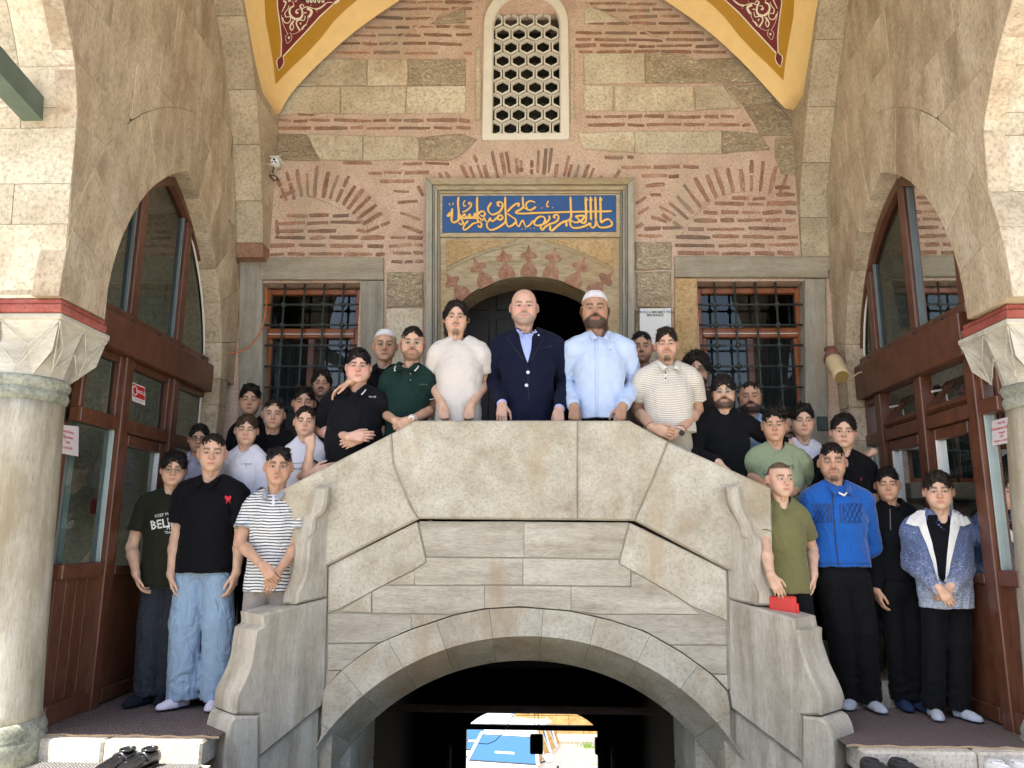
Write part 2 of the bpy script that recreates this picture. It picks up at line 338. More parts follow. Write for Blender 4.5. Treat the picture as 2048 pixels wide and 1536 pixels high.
for i,p in enumerate(sA):
    if len(p)>4: S_(p,ROUGH,gap=.004,wb=.004)
    else: S_(p,[LIMEP,LIMEP,ROUGH,LIMEP][i%4] if i<29 else ROUGH,gap=.004,wb=.006)
nb=[0]
def brick_px(a,b,th,par=fac,fr=FR):
    """brick slit drawn by its centre line a->b (photo px) and thickness th px"""
    A,B_=Vector(fr.px(*a)),Vector(fr.px(*b)); e=(B_-A); L=e.length
    if L<.03: return
    e.normalize(); n=Vector((-e.y,e.x)); h=th*.0043*.5
    nb[0]+=1; r=random.Random(nb[0]); P=[]; k=max(2,int(L/.06))
    for i in range(k+1): P.append(A+e*(L*i/k+(r.uniform(-.004,.004)))-n*h*r.uniform(.7,1.15)*(.85 if i in (0,k) else 1))
    for i in range(k,-1,-1): P.append(A+e*(L*i/k+(r.uniform(-.004,.004)))+n*h*r.uniform(.7,1.15)*(.85 if i in (0,k) else 1))
    stone('brick',fr,[tuple(p) for p in P],-.02,r.uniform(.002,.009),BRICK,par,bev=.003,gap=0)
def row(y,x0,x1,th=8,Lm=50,gapm=6,skip=.03,tilt=0):
    x=x0+random.uniform(0,8)
    while x<x1-12:
        L=random.uniform(.5,1.5)*Lm; xe=min(x1,x+L)
        if random.random()>skip: brick_px((x,y+random.uniform(-1.6,1.6)),(xe,y+random.uniform(-1.6,1.6)+tilt),th*random.uniform(.8,1.15))
        x=xe+random.uniform(.5,1.5)*gapm
AL=[(540,235),(575,195),(610,155),(650,115),(700,70),(750,33),(800,0)]
def arcx(y,L=AL):
    for (x0,y0),(x1,y1) in zip(L,L[1:]):
        if y1<=y<=y0: return x0+(x1-x0)*(y0-y)/(y0-y1)
    return L[-1][0]
for y in (5,18,36,54,70,88,106): row(y,arcx(y)+4,944)
for y in (8,20,33,47,66,80,92,104): row(y,1150 if y>55 else 1172,2120-arcx(y)-6)
for y,a,b in ((228,590,628),(241,552,940),(256,550,942),(327,682,900),(345,730,858),(364,757,842),(383,784,828)): row(y,a,b,th=8.5)
for y,a,b in ((233,1165,1480),(250,1170,1500),(316,1203,1268),(316,1405,1445),(298,1450,1530),(334,1238,1398),(352,1282,1358),(371,1290,1330)): row(y,a,b,th=8.5)
for y,a,b in ((431,568,698),(446,550,722),(462,543,732),(476,543,768),(492,532,768),(509,528,770)): row(y,a,b,th=9,Lm=46)
for y,a,b in ((476,777,846),(491,776,846),(506,778,846),(524,780,846)): row(y,a,b,th=8,Lm=34)
for y,a,b in ((375,1545,1588),(390,1545,1590),(397,1460,1530),(408,1425,1592),(425,1402,1592),(441,1384,1592),(457,1368,1592),(474,1350,1596),(491,1350,1596),(507,1352,1588)): row(y,a,b,th=9.5,Lm=52)
for y,a,b in ((457,1284,1365),(472,1272,1342)): row(y,a,b,th=8,Lm=34)
def fan(cx,cy,ri,ro,a0,a1,n,th=8,ymax=9999,xmin=-1,xmax=9999,jit=.1):
    for i in range(n):
        a=math.radians(a0+(a1-a0)*i/(n-1)+random.uniform(-.8,.8)); r0=ri*random.uniform(1,1.03); r1=ro*random.uniform(1-jit,1)
        p=[(cx+r*math.sin(a),cy-r*math.cos(a)) for r in (r0,r1)]
        if p[1][1]>ymax: continue
        if p[0][1]>ymax:
            t=(ymax-p[1][1])/(p[0][1]-p[1][1]); p[0]=(p[1][0]+(p[0][0]-p[1][0])*t,ymax)
        if min(q[0] for q in p)<xmin or max(q[0] for q in p)>xmax: continue
        if random.random()<.25:
            m=random.uniform(.35,.65); q=(p[0][0]+(p[1][0]-p[0][0])*m,p[0][1]+(p[1][1]-p[0][1])*m); q2=(p[0][0]+(p[1][0]-p[0][0])*(m+.08),p[0][1]+(p[1][1]-p[0][1])*(m+.08))
            brick_px(p[0],q,th); brick_px(q2,p[1],th)
        else: brick_px(*p,th*random.uniform(.8,1.15))
fan(1060,640,289,350,-34,34,27,ymax=360)
fan(622,512,118,182,-30,66,15,th=9,xmin=546)
fan(1500,545,160,225,-56,20,13,th=9,xmax=1590)
for a,b in (((795,405),(835,402)),((800,425),(842,440)),((806,452),(845,466)),((1272,408),(1292,394)),((1276,428),(1298,414)),((1272,455),(1286,447)),((1302,434),(1334,444)),((1318,412),(1352,432)),((1292,372),(1328,368)),((1300,390),(1322,390)),
            ((560,395),(590,380)),((553,440),(556,470)),((836,372),(846,392))): brick_px(a,b,8)
def ridge(pts,r=.006,mat=MORTAR,fr=FR,name='plaster_ridge',par=fac,off=.0):
    B=MB(); B.tube([fr.p(*fr.px(*q),off) for q in pts],r,6); B.obj(name,mat,par,smooth=True)
ridge([(632,232),(690,165),(738,120),(790,82),(860,38),(960,0)],.009)
ridge([(1172,6),(1240,40),(1330,82),(1350,92)],.009); ridge([(1396,120),(1440,160),(1485,213),(1523,272)],.007)
ridge([(618,392),(655,405),(700,428),(728,441),(740,468)],.006); ridge([(1362,470),(1380,440),(1410,412),(1440,392),(1475,384),(1492,383)],.006)
# ---------------------------------------------------------------- marble window surrounds, grilles, wooden windows
def window(name,lab,W,lint,jl,jr,jlm,bars,curt):
    t=thing(name,lab,'window',(W[0],6.6,1.2),'grilled windows beside the doorway')
    stone('lintel',FR,FR.pxs(lint),-.1,.035,MARB,t,bev=.006,gap=.003)
    for P,m in ((jl,jlm),(jr,MARBV)): stone('jamb',FR,FR.pxs(P),-.12,.03,m,t,bev=.006,gap=.003)
    B=MB(); B.box((W[0]-.05,6.5,W[1]-.14),(W[2]+.05,6.72,W[1]),.01); B.obj('sill',MARB,t)
    x0,z0,x1,z1=W[0]+.005,W[1],W[2]-.005,W[3]-.03
    fw=.05; Y0,Y1=6.70,6.76
    for n_,a,b in (('window_frame',(x0,Y0,z0),(x0+fw,Y1,z1)),('window_frame',(x1-fw,Y0,z0),(x1,Y1,z1)),('window_frame',(x0+fw,Y0,z1-fw),(x1-fw,Y1,z1)),('window_frame',(x0+fw,Y0,z0),(x1-fw,Y1,z0+fw))):
        B=MB(); B.box(a,b,.006); B.obj(n_,ORANGE,t)
    zt=FR.px(620,661)[1]; 
    B=MB(); B.box((x0+fw,Y0-.01,zt-.045),(x1-fw,Y1,zt+.045),.006); B.obj('transom',ORANGE,t)
    B=MB(); B.box((x0+fw,Y0-.012,zt-.012),(x1-fw,Y0-.008,zt-.006)); B.obj('metal_strip',WHITE,t)
    xm=(x0+x1)/2
    for a,b in ((x0+fw,x0+fw+.035),(x1-fw-.035,x1-fw),(xm-.03,xm+.03)):
        B=MB(); B.box((a,Y0+.01,z0+fw),(b,Y1-.005,zt-.045),.005); B.obj('sash_stile',ORANGE if b!=xm+.03 else BROWN,t)
    for a,b in ((zt+.045,z1-fw),(z0+fw,zt-.045)):
        mk('pane',[(x0+fw,Y1-.02,a),(x1-fw,Y1-.02,a),(x1-fw,Y1-.02,b),(x0+fw,Y1-.02,b)],[(0,1,2,3)],DGLASS,t)
    ybar=6.635; R_=.0095
    xs=[FR.px(x,607)[0] for x in bars]; zs=[FR.px(620 if W[0]<0 else 1500,y)[1] for y in (607,648,689,731,773,815,857,900)]
    for x in xs:
        B=MB(); B.tube([(x,ybar,W[1]-.02),(x,ybar,W[3]+.0)],R_,8); B.obj('grille_bar',IRON,t,smooth=True)
    for z in zs:
        B=MB(); B.tube([(W[0]-.01,ybar,z),(W[2]+.01,ybar,z)],R_,8); B.obj('grille_bar',IRON,t,smooth=True)
    B=MB(); B.box((-.024,-.024,-.024),(.024,.024,.024),.014); k0=None
    for x in xs:
        for z in zs:
            if k0 is None: k=B.obj('grille_knot',IRON,None,local=True); k0=k
            else: k=k0.copy(); link(k)
            k.location=(x,ybar,z); k.rotation_euler=(0,math.pi/4,0); k.parent=t; k.matrix_parent_inverse=Matrix.Translation((-W[0],-6.6,-1.2))
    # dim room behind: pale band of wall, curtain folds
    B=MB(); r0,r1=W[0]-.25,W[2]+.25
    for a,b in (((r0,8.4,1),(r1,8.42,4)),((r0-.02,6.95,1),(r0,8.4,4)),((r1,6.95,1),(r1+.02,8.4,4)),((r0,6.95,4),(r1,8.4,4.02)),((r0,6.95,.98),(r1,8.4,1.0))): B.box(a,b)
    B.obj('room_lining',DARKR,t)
    if curt:
        B=MB(); V=[];n=60
        for i in range(n+1):
            x=x0+fw+(x1-x0-2*fw)*i/n; y=6.84+.018*math.sin(i*1.7)+.01*math.sin(i*.6)
            V+=[(x,y,z0),(x,y,zt-.02)]
        B.add(V,[[2*i,2*i+2,2*i+3,2*i+1] for i in range(n)]); B.obj('curtain',plain('grey_curtain',(.07,.072,.08),.9),t,smooth=True)
    for i,(a,b) in enumerate(((.15,.25),(.6,.72))):
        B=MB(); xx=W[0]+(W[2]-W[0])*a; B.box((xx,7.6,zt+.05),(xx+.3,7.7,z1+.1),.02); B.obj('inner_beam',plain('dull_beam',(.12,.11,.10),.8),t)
    return t
window('grille_window','iron grilled window with orange wooden frame left of the doorway',WL,
  [(520,517),(769,517),(769,562),(520,562)],[(480,517),(520,517),(527,562),(527,900),(478,900)],[(722,563),(769,563),(769,900),(722,900)],MARBV,(565,605,645,684),1)
window('grille_window','iron grilled window with orange frame right of the doorway, beside a honey coloured jamb',WR,
  [(1348,514),(1655,515),(1655,558),(1348,557)],[(1348,558),(1394,558),(1396,900),(1348,900)],[(1607,559),(1650,559),(1655,900),(1609,900)],HONEY,(1432,1473,1515,1556),1)
# ---------------------------------------------------------------- hexagonal plaster window
hx=thing('lattice_window','white arched window with honeycomb plaster lattice high above the doorway','window',(-.06,6.6,4.7))
sc=lambda x,y:FR.px(x,y)
xo0,zo0=sc(965,283); xo1,_=sc(1138,283); xi0,zi0=sc(985,268); xi1,_=sc(1120,268); zs_=sc(1050,52)[1]; xc=(xo0+xo1)/2
def archpoly(x0,x1,z0,zs,n=20):
    xm=(x0+x1)/2; r=(x1-x0)/2
    return [(x0,z0),(x1,z0)]+[(xm+r*math.cos(math.pi*i/n),zs+r*1.05*math.sin(math.pi*i/n)) for i in range(n+1)]
O_=archpoly(xo0,xo1,zo0,zs_); I_=archpoly(xi0,xi1,zi0,zs_); B=MB(); n=len(O_)
def ringprism(B,fr,O_,I_,t0,t1,bev=.012):
    n=len(O_); I2=inset(ccw(I_),-bev) if area(I_)>0 else I_
    V=[fr.p(*p,t1) for p in O_]+[fr.p(*p,t1) for p in I2]+[fr.p(*p,t1-bev*1.5) for p in I_]+[fr.p(*p,t0) for p in I_]+[fr.p(*p,t0) for p in O_]
    Fc=[]
    for i in range(n):
        j=(i+1)%n; Fc+=[[i,j,n+j,n+i],[n+i,n+j,2*n+j,2*n+i],[2*n+i,2*n+j,3*n+j,3*n+i],[4*n+i,4*n+j,j,i]]
    B.add(V,Fc)
ringprism(B,FR,O_,I_,-.06,.03); B.obj('window_frame',WHITEP,hx)
B=MB(); 
for k,(ra,rb,t1) in enumerate(((17.8,13.6,0),)):
    oo=[(.0044*19.0*math.sin(math.pi/3*i),.0044*19.0*math.cos(math.pi/3*i)) for i in range(6)]
    mm=[(.0044*16.0*math.sin(math.pi/3*i),.0044*16.0*math.cos(math.pi/3*i)) for i in range(6)]
    ii=[(.0044*14.9*math.sin(math.pi/3*i),.0044*14.9*math.cos(math.pi/3*i)) for i in range(6)]
    V=[(a,-.0,b) for a,b in oo]+[(a,-.006,b) for a,b in mm]+[(a,.012,b) for a,b in ii]+[(a,.034,b) for a,b in ii]+[(a,.034,b) for a,b in oo]
    Fc=[]
    for i in range(6):
        j=(i+1)%6
        for q in range(4): Fc.append([q*6+i,q*6+j,(q+1)*6+j,(q+1)*6+i])
    B.add(V,Fc)
h0=B.obj('lattice_cell',WHITEP,None,local=True); first=True
dx=(sc(1086,120)[0]-sc(1053.5,120)[0])
z_a=sc(1053,254)[1]; dz=(sc(1053,38)[1]-z_a)/8
xbase=sc(1053.5,254)[0]
for r_ in range(0,12):
    for c_ in range(-3,4):
        x=xbase+(c_+(.5 if r_%2 else 0))*dx; z=z_a+r_*dz
        if x<xi0-.01 or x>xi1+.01: continue
        if z>zs_ and math.hypot(x-xc,(z-zs_)/1.05)>(xi1-xi0)/2+.01: continue
        k=h0 if first else h0.copy()
        if not first: link(k)
        first=False; k.location=(x,6.615,z); k.parent=hx; k.matrix_parent_inverse=Matrix.Translation((.06,-6.6,-4.7))
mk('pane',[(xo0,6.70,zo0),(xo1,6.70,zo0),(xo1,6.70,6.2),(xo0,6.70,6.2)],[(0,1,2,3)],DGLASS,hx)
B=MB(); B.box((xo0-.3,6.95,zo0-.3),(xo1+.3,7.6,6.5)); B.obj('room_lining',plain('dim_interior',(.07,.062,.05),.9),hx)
# ---------------------------------------------------------------- portal
po=thing('stone_portal','moulded marble doorway with blue inscription panel and red inlaid palmettes over its arch','doorway',(-.05,6.6,1.03))
def nest(x0,x1,yt,wd,t0,t1,mat,name,ybot=900):
    """upside-down U band of width wd px"""
    A=[(x0,ybot),(x0,yt),(x1,yt),(x1,ybot),(x1-wd,ybot),(x1-wd,yt+wd),(x0+wd,yt+wd),(x0+wd,ybot)]
    L=[(x0,ybot),(x0,yt),(x0+wd,yt+wd),(x0+wd,ybot)]; R_=[(x1,ybot),(x1,yt),(x1-wd,yt+wd),(x1-wd,ybot)]; T=[(x0,yt),(x1,yt),(x1-wd,yt+wd),(x0+wd,yt+wd)]
    for P,m in ((L,MARBV),(R_,MARBV),(T,HONEYM)): stone(name,FR,FR.pxs(P),t0,t1,m,po,bev=.004,gap=.0008)
HONEYM=stonemat('warm_marble',(.36,.29,.19),(.47,.39,.265),(.55,.47,.33),scale=(.4,1,2.5),big=2.6,fine=30,bs=.12,pits=.08,stain=(.46,.31,.14),stains=(.5,.7))
nest(854,1266,365,13,-.05,.10,MARB,'frame_moulding'); nest(867,1253,378,5,-.05,.075,MARB,'frame_moulding'); nest(872,1248,383,5,-.05,.095,MARB,'frame_moulding'); nest(877,1243,388,4,-.05,.065,MARB,'frame_moulding')
stone('inscription_bed',FR,FR.pxs([(881,392),(1239,392),(1239,478),(881,478)]),-.05,.05,HONEYM,po,bev=.003,gap=.001)
arcp=[]
for i in range(25):
    a=math.pi*i/24; arcp.append((1058+158*math.cos(a),660-104*math.sin(a)))
P=[(881,479),(1239,479),(1239,900),(1216,900)]+arcp+[(900,900),(881,900)]
B=MB(); prism(B,FR,FR.pxs(P),-.34,.04,.004); B.obj('arch_slab',HONEYM,po)
for sgn in (1,-1):
    pts=[]
    for i in range(15):
        u=i/14; x=893+(1045-893)*u; pts.append((x,484.5+55*((1052-x)/160)**1.6))
    P=[(893,484)]+[(1040,484)][:0]+[(1046,484)]+pts[::-1]
    P=[(893,484),(1030,484)]+[p for p in pts[::-1] if p[0]<1030]
    if sgn<0: P=[(2118-x,y-1) for x,y in P]
    B=MB(); prism(B,FR,FR.pxs(P),.03,.047,.003); B.obj('spandrel_panel',HONEY,po)
    for o_,r_ in ((3,.0035),(7,.0045)):
        q=[(x,y+o_) for x,y in pts]
        if sgn<0: q=[(2118-x,y-1) for x,y in q]
        B=MB(); B.tube([FR.p(*FR.px(*k),.043) for k in q],r_,6); B.obj('arc_moulding',HONEYM,po,smooth=True)
MOT=[(0,-148),(8,-125),(14,-98),(30,-72),(48,-70),(70,-54),(77,-32),(62,-14),(38,-12),(20,0),(18,14),(32,30),(54,50),(72,84),(77,115),(70,146)]
INL=stonemat('red_inlay',(.27,.13,.085),(.38,.205,.14),(.50,.33,.23),big=14,fine=60,bs=.15,pits=0,rv=.12)
for (bx,by),ang in (((982,975),0),((790,992),-9),((608,1062),-25),((410,1170),-38),((1176,992),9),((1372,1062),24),((1545,1135),44)):
    P=[]; a=math.radians(ang)
    for sx in (1,-1):
        for mx,my in (MOT if sx==1 else MOT[:0:-1]):
            X_=mx*sx; Y_=my-146; P.append((840+(bx+X_*math.cos(a)-Y_*math.sin(a))/4.518,340+(by+X_*math.sin(a)+Y_*math.cos(a))/4.518))
    P=[q for q in P]
    B=MB(); prism(B,FR,FR.pxs(P),.0,.0425,.001); B.obj('palmette_inlay',INL,po)
# blue inscription board
BLUE=plain('blue_enamel',(.022,.085,.26),.45,var=.08); GOLD=plain('gold_paint',(.80,.50,.13),.45,var=.1); GEDGE=plain('dark_red_outline',(.10,.03,.03),.6)
ib=thing('inscription_board','blue board with gold Arabic calligraphy above the arched doorway','sign',(-.05,6.55,3.9))
stone('board',FR,FR.pxs([(886.5,397.5),(1231,396),(1231,468),(886,470)]),.045,.06,BLUE,ib,bev=.002,gap=0)
def Zl(L,ox=880,s=2048/180): return [(ox+x/s,390+y/s) for x,y in L]
STK=[]
def k(w,*pts,o=880): STK.append((w,Zl(pts,o)))
# left half (zoomed coordinates)
k(46,(440,110),(425,250),(440,420),(440,560),(430,640),(330,690),(280,640),(290,500),(295,370)); k(34,(295,440),(215,500),(190,550),(260,520),(290,480)); k(40,(430,640),(480,600),(540,690),(490,735),(440,690))
k(60,(225,285),(245,275)); k(60,(300,265),(322,275)); k(22,(585,190),(545,260),(565,325),(605,300)); k(30,(690,300),(665,260),(705,240),(730,290),(690,360),(600,430),(520,455))
k(40,(445,480),(510,560),(570,500),(600,560),(650,575),(690,500),(720,580),(780,560),(810,480),(830,560)); k(44,(440,560),(520,590),(640,590),(760,590),(850,590))
k(46,(860,110),(855,300),(865,480),(870,640),(900,700)); k(42,(880,510),(930,450),(1000,440),(1035,500),(990,550),(930,520)); k(36,(900,560),(960,640),(1020,590),(1050,660),(1110,670),(1150,590),(1180,660),(1240,640),(1320,560))
k(44,(1320,600),(1340,540),(1410,530),(1430,590),(1380,630),(1300,610)); k(36,(660,650),(580,730),(545,810),(570,860),(660,810),(760,720),(860,690)); k(42,(860,690),(930,680),(960,750),(920,800),(870,750))
k(42,(1490,110),(1490,300),(1500,500),(1500,650),(1440,730),(1320,810),(1190,860),(1110,830),(1075,760),(1085,700)); k(40,(1540,450),(1620,360),(1720,280),(1800,260),(1780,340)); k(42,(1530,480),(1620,550),(1720,620),(1720,690),(1640,760),(1560,780),(1520,720),(1500,600))
k(42,(1360,280),(1310,260),(1350,225),(1420,250),(1430,330),(1380,430),(1290,490),(1190,510),(1120,450),(1105,360),(1180,240)); k(34,(1320,260),(1320,310),(1380,320))
k(30,(1735,660),(1760,750),(1800,780),(1840,700),(1890,640),(1930,740),(1975,790),(2040,750),(2110,660)); k(46,(1865,840),(1875,850)); k(46,(1940,825),(1950,835))
k(42,(1885,110),(1890,250),(1895,340),(1830,400),(1750,440),(1735,480),(1850,490),(2048,485),(2330,470)); k(40,(1900,330),(1950,380),(2050,410),(2140,370),(2180,330)); k(34,(2170,240),(2060,205),(1975,250),(1960,320),(2000,380))
# right half
R5=1055
k(42,(0,478),(400,470),(900,455),(1400,445),(1800,440),(1900,430),o=R5); k(50,(325,360),(335,368),o=R5); k(50,(572,352),(582,360),o=R5); k(26,(475,200),(435,290),(450,340),(485,320),o=R5)
k(46,(970,110),(980,400),(985,560),(930,640),(830,670),(740,720),(640,800),(560,870),(510,850),(520,760),o=R5)
for x in (1310,1420,1530,1640): k(50,(x,110),(x+10,420),(x+12,640 if x<1600 else 700),o=R5)
k(26,(1340,140),(1360,200),o=R5); k(26,(1445,140),(1460,205),o=R5); k(26,(1665,140),(1685,200),o=R5)
k(44,(1660,700),(1740,640),(1830,620),(1900,690),(1890,760),(1780,800),(1640,800),(1580,740),(1545,640),o=R5)
k(42,(1540,640),(1530,760),(1470,810),(1420,770),(1425,700),o=R5); k(44,(1420,700),(1300,770),(1130,815),(1010,800),(960,720),(990,650),(1060,690),(1150,680),(1170,640),o=R5); k(56,(1350,825),(1358,832),o=R5)
k(46,(1330,640),(1280,700),(1200,680),(1260,600),(1280,540),(1180,540),(1090,560),(1150,610),(1190,660),o=R5); k(50,(850,660),(880,720),(875,780),o=R5)
k(42,(640,590),(590,570),(620,525),(690,530),(695,620),(620,690),(500,730),(400,790),(340,860),(300,830),(310,770),o=R5)
k(40,(480,530),(500,600),(440,680),(330,740),(220,760),(150,720),(190,620),(280,560),(370,570),(400,640),(360,710),o=R5); k(34,(130,640),(80,720),(0,790),o=R5); k(44,(72,825),(80,832),o=R5); k(44,(150,812),(158,820),o=R5)
def strokes(B,L,ext,t1):
    for w_,pts in L:
        hw=(w_/2/(2048/180)+ext)
        P=[Vector((*p,0)) for p in pts]
        # smooth by Catmull-Rom
        Q=[]
        for i in range(len(P)-1):
            p0,p1,p2,p3=P[max(i-1,0)],P[i],P[i+1],P[min(i+2,len(P)-1)]; m=4
            for j in range(m):
                t=j/m; Q.append(.5*((2*p1)+(p2-p0)*t+(2*p0-5*p1+4*p2-p3)*t*t+(3*p1-p0-3*p2+p3)*t**3))
        Q.append(P[-1]); n=len(Q); V=[]; F_=[]
        for i,q in enumerate(Q):
            d=(Q[min(i+1,n-1)]-Q[max(i-1,0)]).normalized(); nn=Vector((-d.y,d.x,0))
            # broad pen held at an angle: width depends on the stroke's direction
            pen=abs(nn.dot(Vector((.8,.6,0)))); ww=hw*(.62+.42*pen)*(1 if 0<i<n-1 else .55)
            for s in (1,-1):
                x,y,_=q+nn*ww*s; a,b=FR.px(x,y); V.append(FR.p(a,b,t1+L.index((w_,pts))*3e-5+(i%2)*8e-6))
        F_=[[2*i,2*i+1,2*i+3,2*i+2] for i in range(n-1)]
        B.add(V,F_)
B=MB(); strokes(B,STK,1.1,.0625); B.obj('letter_outline',GEDGE,ib)
B=MB(); strokes(B,STK,.25,.0650); B.obj('lettering',GOLD,ib)
# door opening: dark room with a panelled leaf
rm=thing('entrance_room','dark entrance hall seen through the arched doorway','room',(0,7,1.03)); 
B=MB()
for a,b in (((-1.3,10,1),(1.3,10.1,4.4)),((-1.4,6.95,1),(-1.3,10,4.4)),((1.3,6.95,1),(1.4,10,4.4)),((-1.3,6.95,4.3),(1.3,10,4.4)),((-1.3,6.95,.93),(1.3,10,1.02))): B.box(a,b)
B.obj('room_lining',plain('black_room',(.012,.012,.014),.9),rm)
dl=thing('door_leaf','dark panelled wooden door leaf standing half in the arched doorway','door',(-.6,7.0,1.03))
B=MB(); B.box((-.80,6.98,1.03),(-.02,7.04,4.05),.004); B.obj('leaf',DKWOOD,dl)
for z0,z1 in ((1.2,1.75),(1.85,2.45),(2.55,3.1),(3.18,3.56)):
    for a,b in ((-.74,-.42),(-.36,-.08)):
        B=MB(); B.box((a,6.962,z0),(b,6.985,z1),.01); B.obj('door_panel',DKWOOD,dl)
B=MB(); B.tube([(-.045,6.95,2.1),(-.045,6.95,2.3)],.012,8); B.obj('handle',IRON,dl,smooth=True)
B=MB(); B.box((-.02,7.1,3.52),(.9,7.2,3.70),.01); B.box((.30,7.05,3.40),(.95,7.25,3.62),.01); B.obj('door_head',plain('grey_lintel',(.10,.10,.095),.7),rm)
B=MB(); B.lathe((-.07,6.97,3.66),[(.0,.03),(.018,.02),(.024,0),(.018,-.02),(0,-.03)],10); B.tube([(-.07,6.97,3.68),(-.07,6.97,3.9)],.003,5); B.obj('lamp_pendant',plain('brass',(.5,.3,.12),.3,metal=1),rm,smooth=True)
# ================================================================ side walls, arches, pillars
def interp(tab,z):
    if z<=tab[0][0]: return tab[0][1]
    for (a,b),(c,d) in zip(tab,tab[1:]):
        if a<=z<=c: return b+(d-b)*(z-a)/(c-a)
    (a,b),(c,d)=tab[-2:]; return d+(d-b)/(c-a)*(z-c)
fL=[(3.4,6.46),(3.8,6.40),(4.26,6.26),(4.8,6.05),(5.15,5.83),(5.44,5.56),(6.2,4.7)]
fRr=[(3.4,6.58),(4.08,6.53),(4.47,6.36),(4.91,6.13),(5.3,5.88),(5.5,5.74),(6.2,5.0)]
gL=[(2.38,4.09),(3.0,4.04),(3.39,4.02),(3.6,3.99),(3.8,3.91),(4.05,3.77),(4.4,3.5),(4.8,3.1)]
gR=[(2.38,4.27),(3.0,4.23),(3.41,4.20),(3.64,4.11),(3.84,3.94),(4.0,3.80),(4.4,3.4),(4.8,3.0)]
def side(sgn,Xw,fr,f,g,ya,yb,apx,Xg,lab):
    zs0=2.39; cy=(ya+yb)/2; hw=(yb-ya)/2; H=apx-zs0; Rr=(hw*hw+H*H)/(2*hw)
    t=thing('side_wall',lab,'wall',(Xw,5.4,-.1))
    def arcpt(u,R_):  # u in 0..1 from near spring to apex on near half
        amax=math.acos(max(-1,min(1,(Rr-hw)/R_))); a=u*amax
        return (cy-hw+Rr-R_*math.cos(a), zs0+R_*math.sin(a))
    RW=.46; Ro=Rr+RW
    def ext(y):  # extrados height
        d=abs(y-cy); q=Ro*Ro-(Rr-hw+d)**2
        return zs0+math.sqrt(q) if q>0 else -9
    # voussoirs
    for s in (1,-1):
        us=[0,.17,.36,.52,.7,.86,1]
        for u0,u1 in zip(us,us[1:]):
            P=[]; m=4
            for i in range(m+1): P.append(arcpt(u0+(u1-u0)*i/m,Rr))
            for i in range(m,-1,-1): P.append(arcpt(u0+(u1-u0)*i/m,Ro))
            if s<0: P=[(2*cy-a,b) for a,b in P]
            B=MB(); prism(B,fr,inset(ccw(P),.0015),-.15,random.uniform(.001,.006),.003); mk('voussoir',B.V,B.F,LIMEW,t)
    # flat wall stones round the ring
    z=zs0; 
    rows=[.30,.36,.40,.33,.42,.37,.42,.4,.4,.4,.4]; ri=0
    while z<6.1:
        h=rows[ri%len(rows)]; z1=z+h; y0=min(g(z+h/2),g(z)) ; y1=f(z+h/2)
        cuts=[y0]; y=y0
        while y<y1-.45: y+=random.uniform(.5,.95); cuts.append(min(y,y1))
        if cuts[-1]<y1: cuts.append(y1)
        for a,b in zip(cuts,cuts[1:]):
            if b-a<.05: continue
            m=28; P=[]
            ys=[a+(b-a)*i/m for i in range(m+1)]
            low=[max(z,ext(q)+.002) for q in ys]
            if min(low)>=z1: continue
            seg=[]
            for q,l in zip(ys,low):
                if l<z1-.004: seg.append((q,l))
            if len(seg)<2 or seg[-1][0]-seg[0][0]<.04: continue
            # drop collinear points on the bed
            pts=[p for i,p in enumerate(seg) if i in(0,len(seg)-1) or p[1]>z+1e-4 or seg[i-1][1]>z+1e-4 or seg[i+1][1]>z+1e-4]
            lo,hi=seg[0][0],seg[-1][0]
            if a==cuts[0]: # follow the near corner's curve
                P=[(g(z1),z1)]+([(g(z),z)] if low[0]==z else [])+[p for p in pts if not(p[0]==a and low[0]==z)]+[(hi,z1)]
            elif b>=y1-1e-6: P=[(lo,z1)]+pts+[(f(z1),z1)] if True else 0
            else: P=[(lo,z1)]+pts+[(hi,z1)]
            if abs(area(P))<.004: continue
            B=MB(); prism(B,fr,inset(ccw(P),.0012),-.12,random.uniform(-.002,.004),.003); mk('stone',B.V,B.F,LIMEW,t)
        z=z1; ri+=1
    # backing and jambs of the arch (pier face behind the column, far jamb)
    for a,b,nm in ((yb,yb+.25,'jamb_stone'),):
        z=-.14
        for h in (.5,.42,.36,.44,.30,.28,.23):
            P=rect(a,z,f(3),z+h); B=MB(); prism(B,fr,inset(ccw(P),.002),-.18,.004,.005); mk(nm,B.V,B.F,LIMEW,t); z+=h
    # white bead of plaster round the glazing
    B=MB(); pts=[fr.p(*arcpt(i/12,Rr-.01),-.145) for i in range(13)]; pts+= [fr.p(2*cy-arcpt(i/12,Rr-.01)[0],arcpt(i/12,Rr-.01)[1],-.145) for i in range(11,-1,-1)]
    pts.append(fr.p(yb-.01,.2,-.145)); B.tube(pts,.009,6); B.obj('plaster_bead',WHITEP,t,smooth=True)
    # wall arch band beside the facade: course after course, following the arch
    bt=thing('wall_arch_pilaster',('left' if sgn<0 else 'right')+' pilaster of squared stones curving up into the wall arch beside the painted vault','pilaster',(Xw-sgn*.12,6.5,3.5))
    fb=Fr((Xw,6.62,0),(1,0,0),(0,0,1),(0,-1,0)); z=3.52 if sgn<0 else 3.42
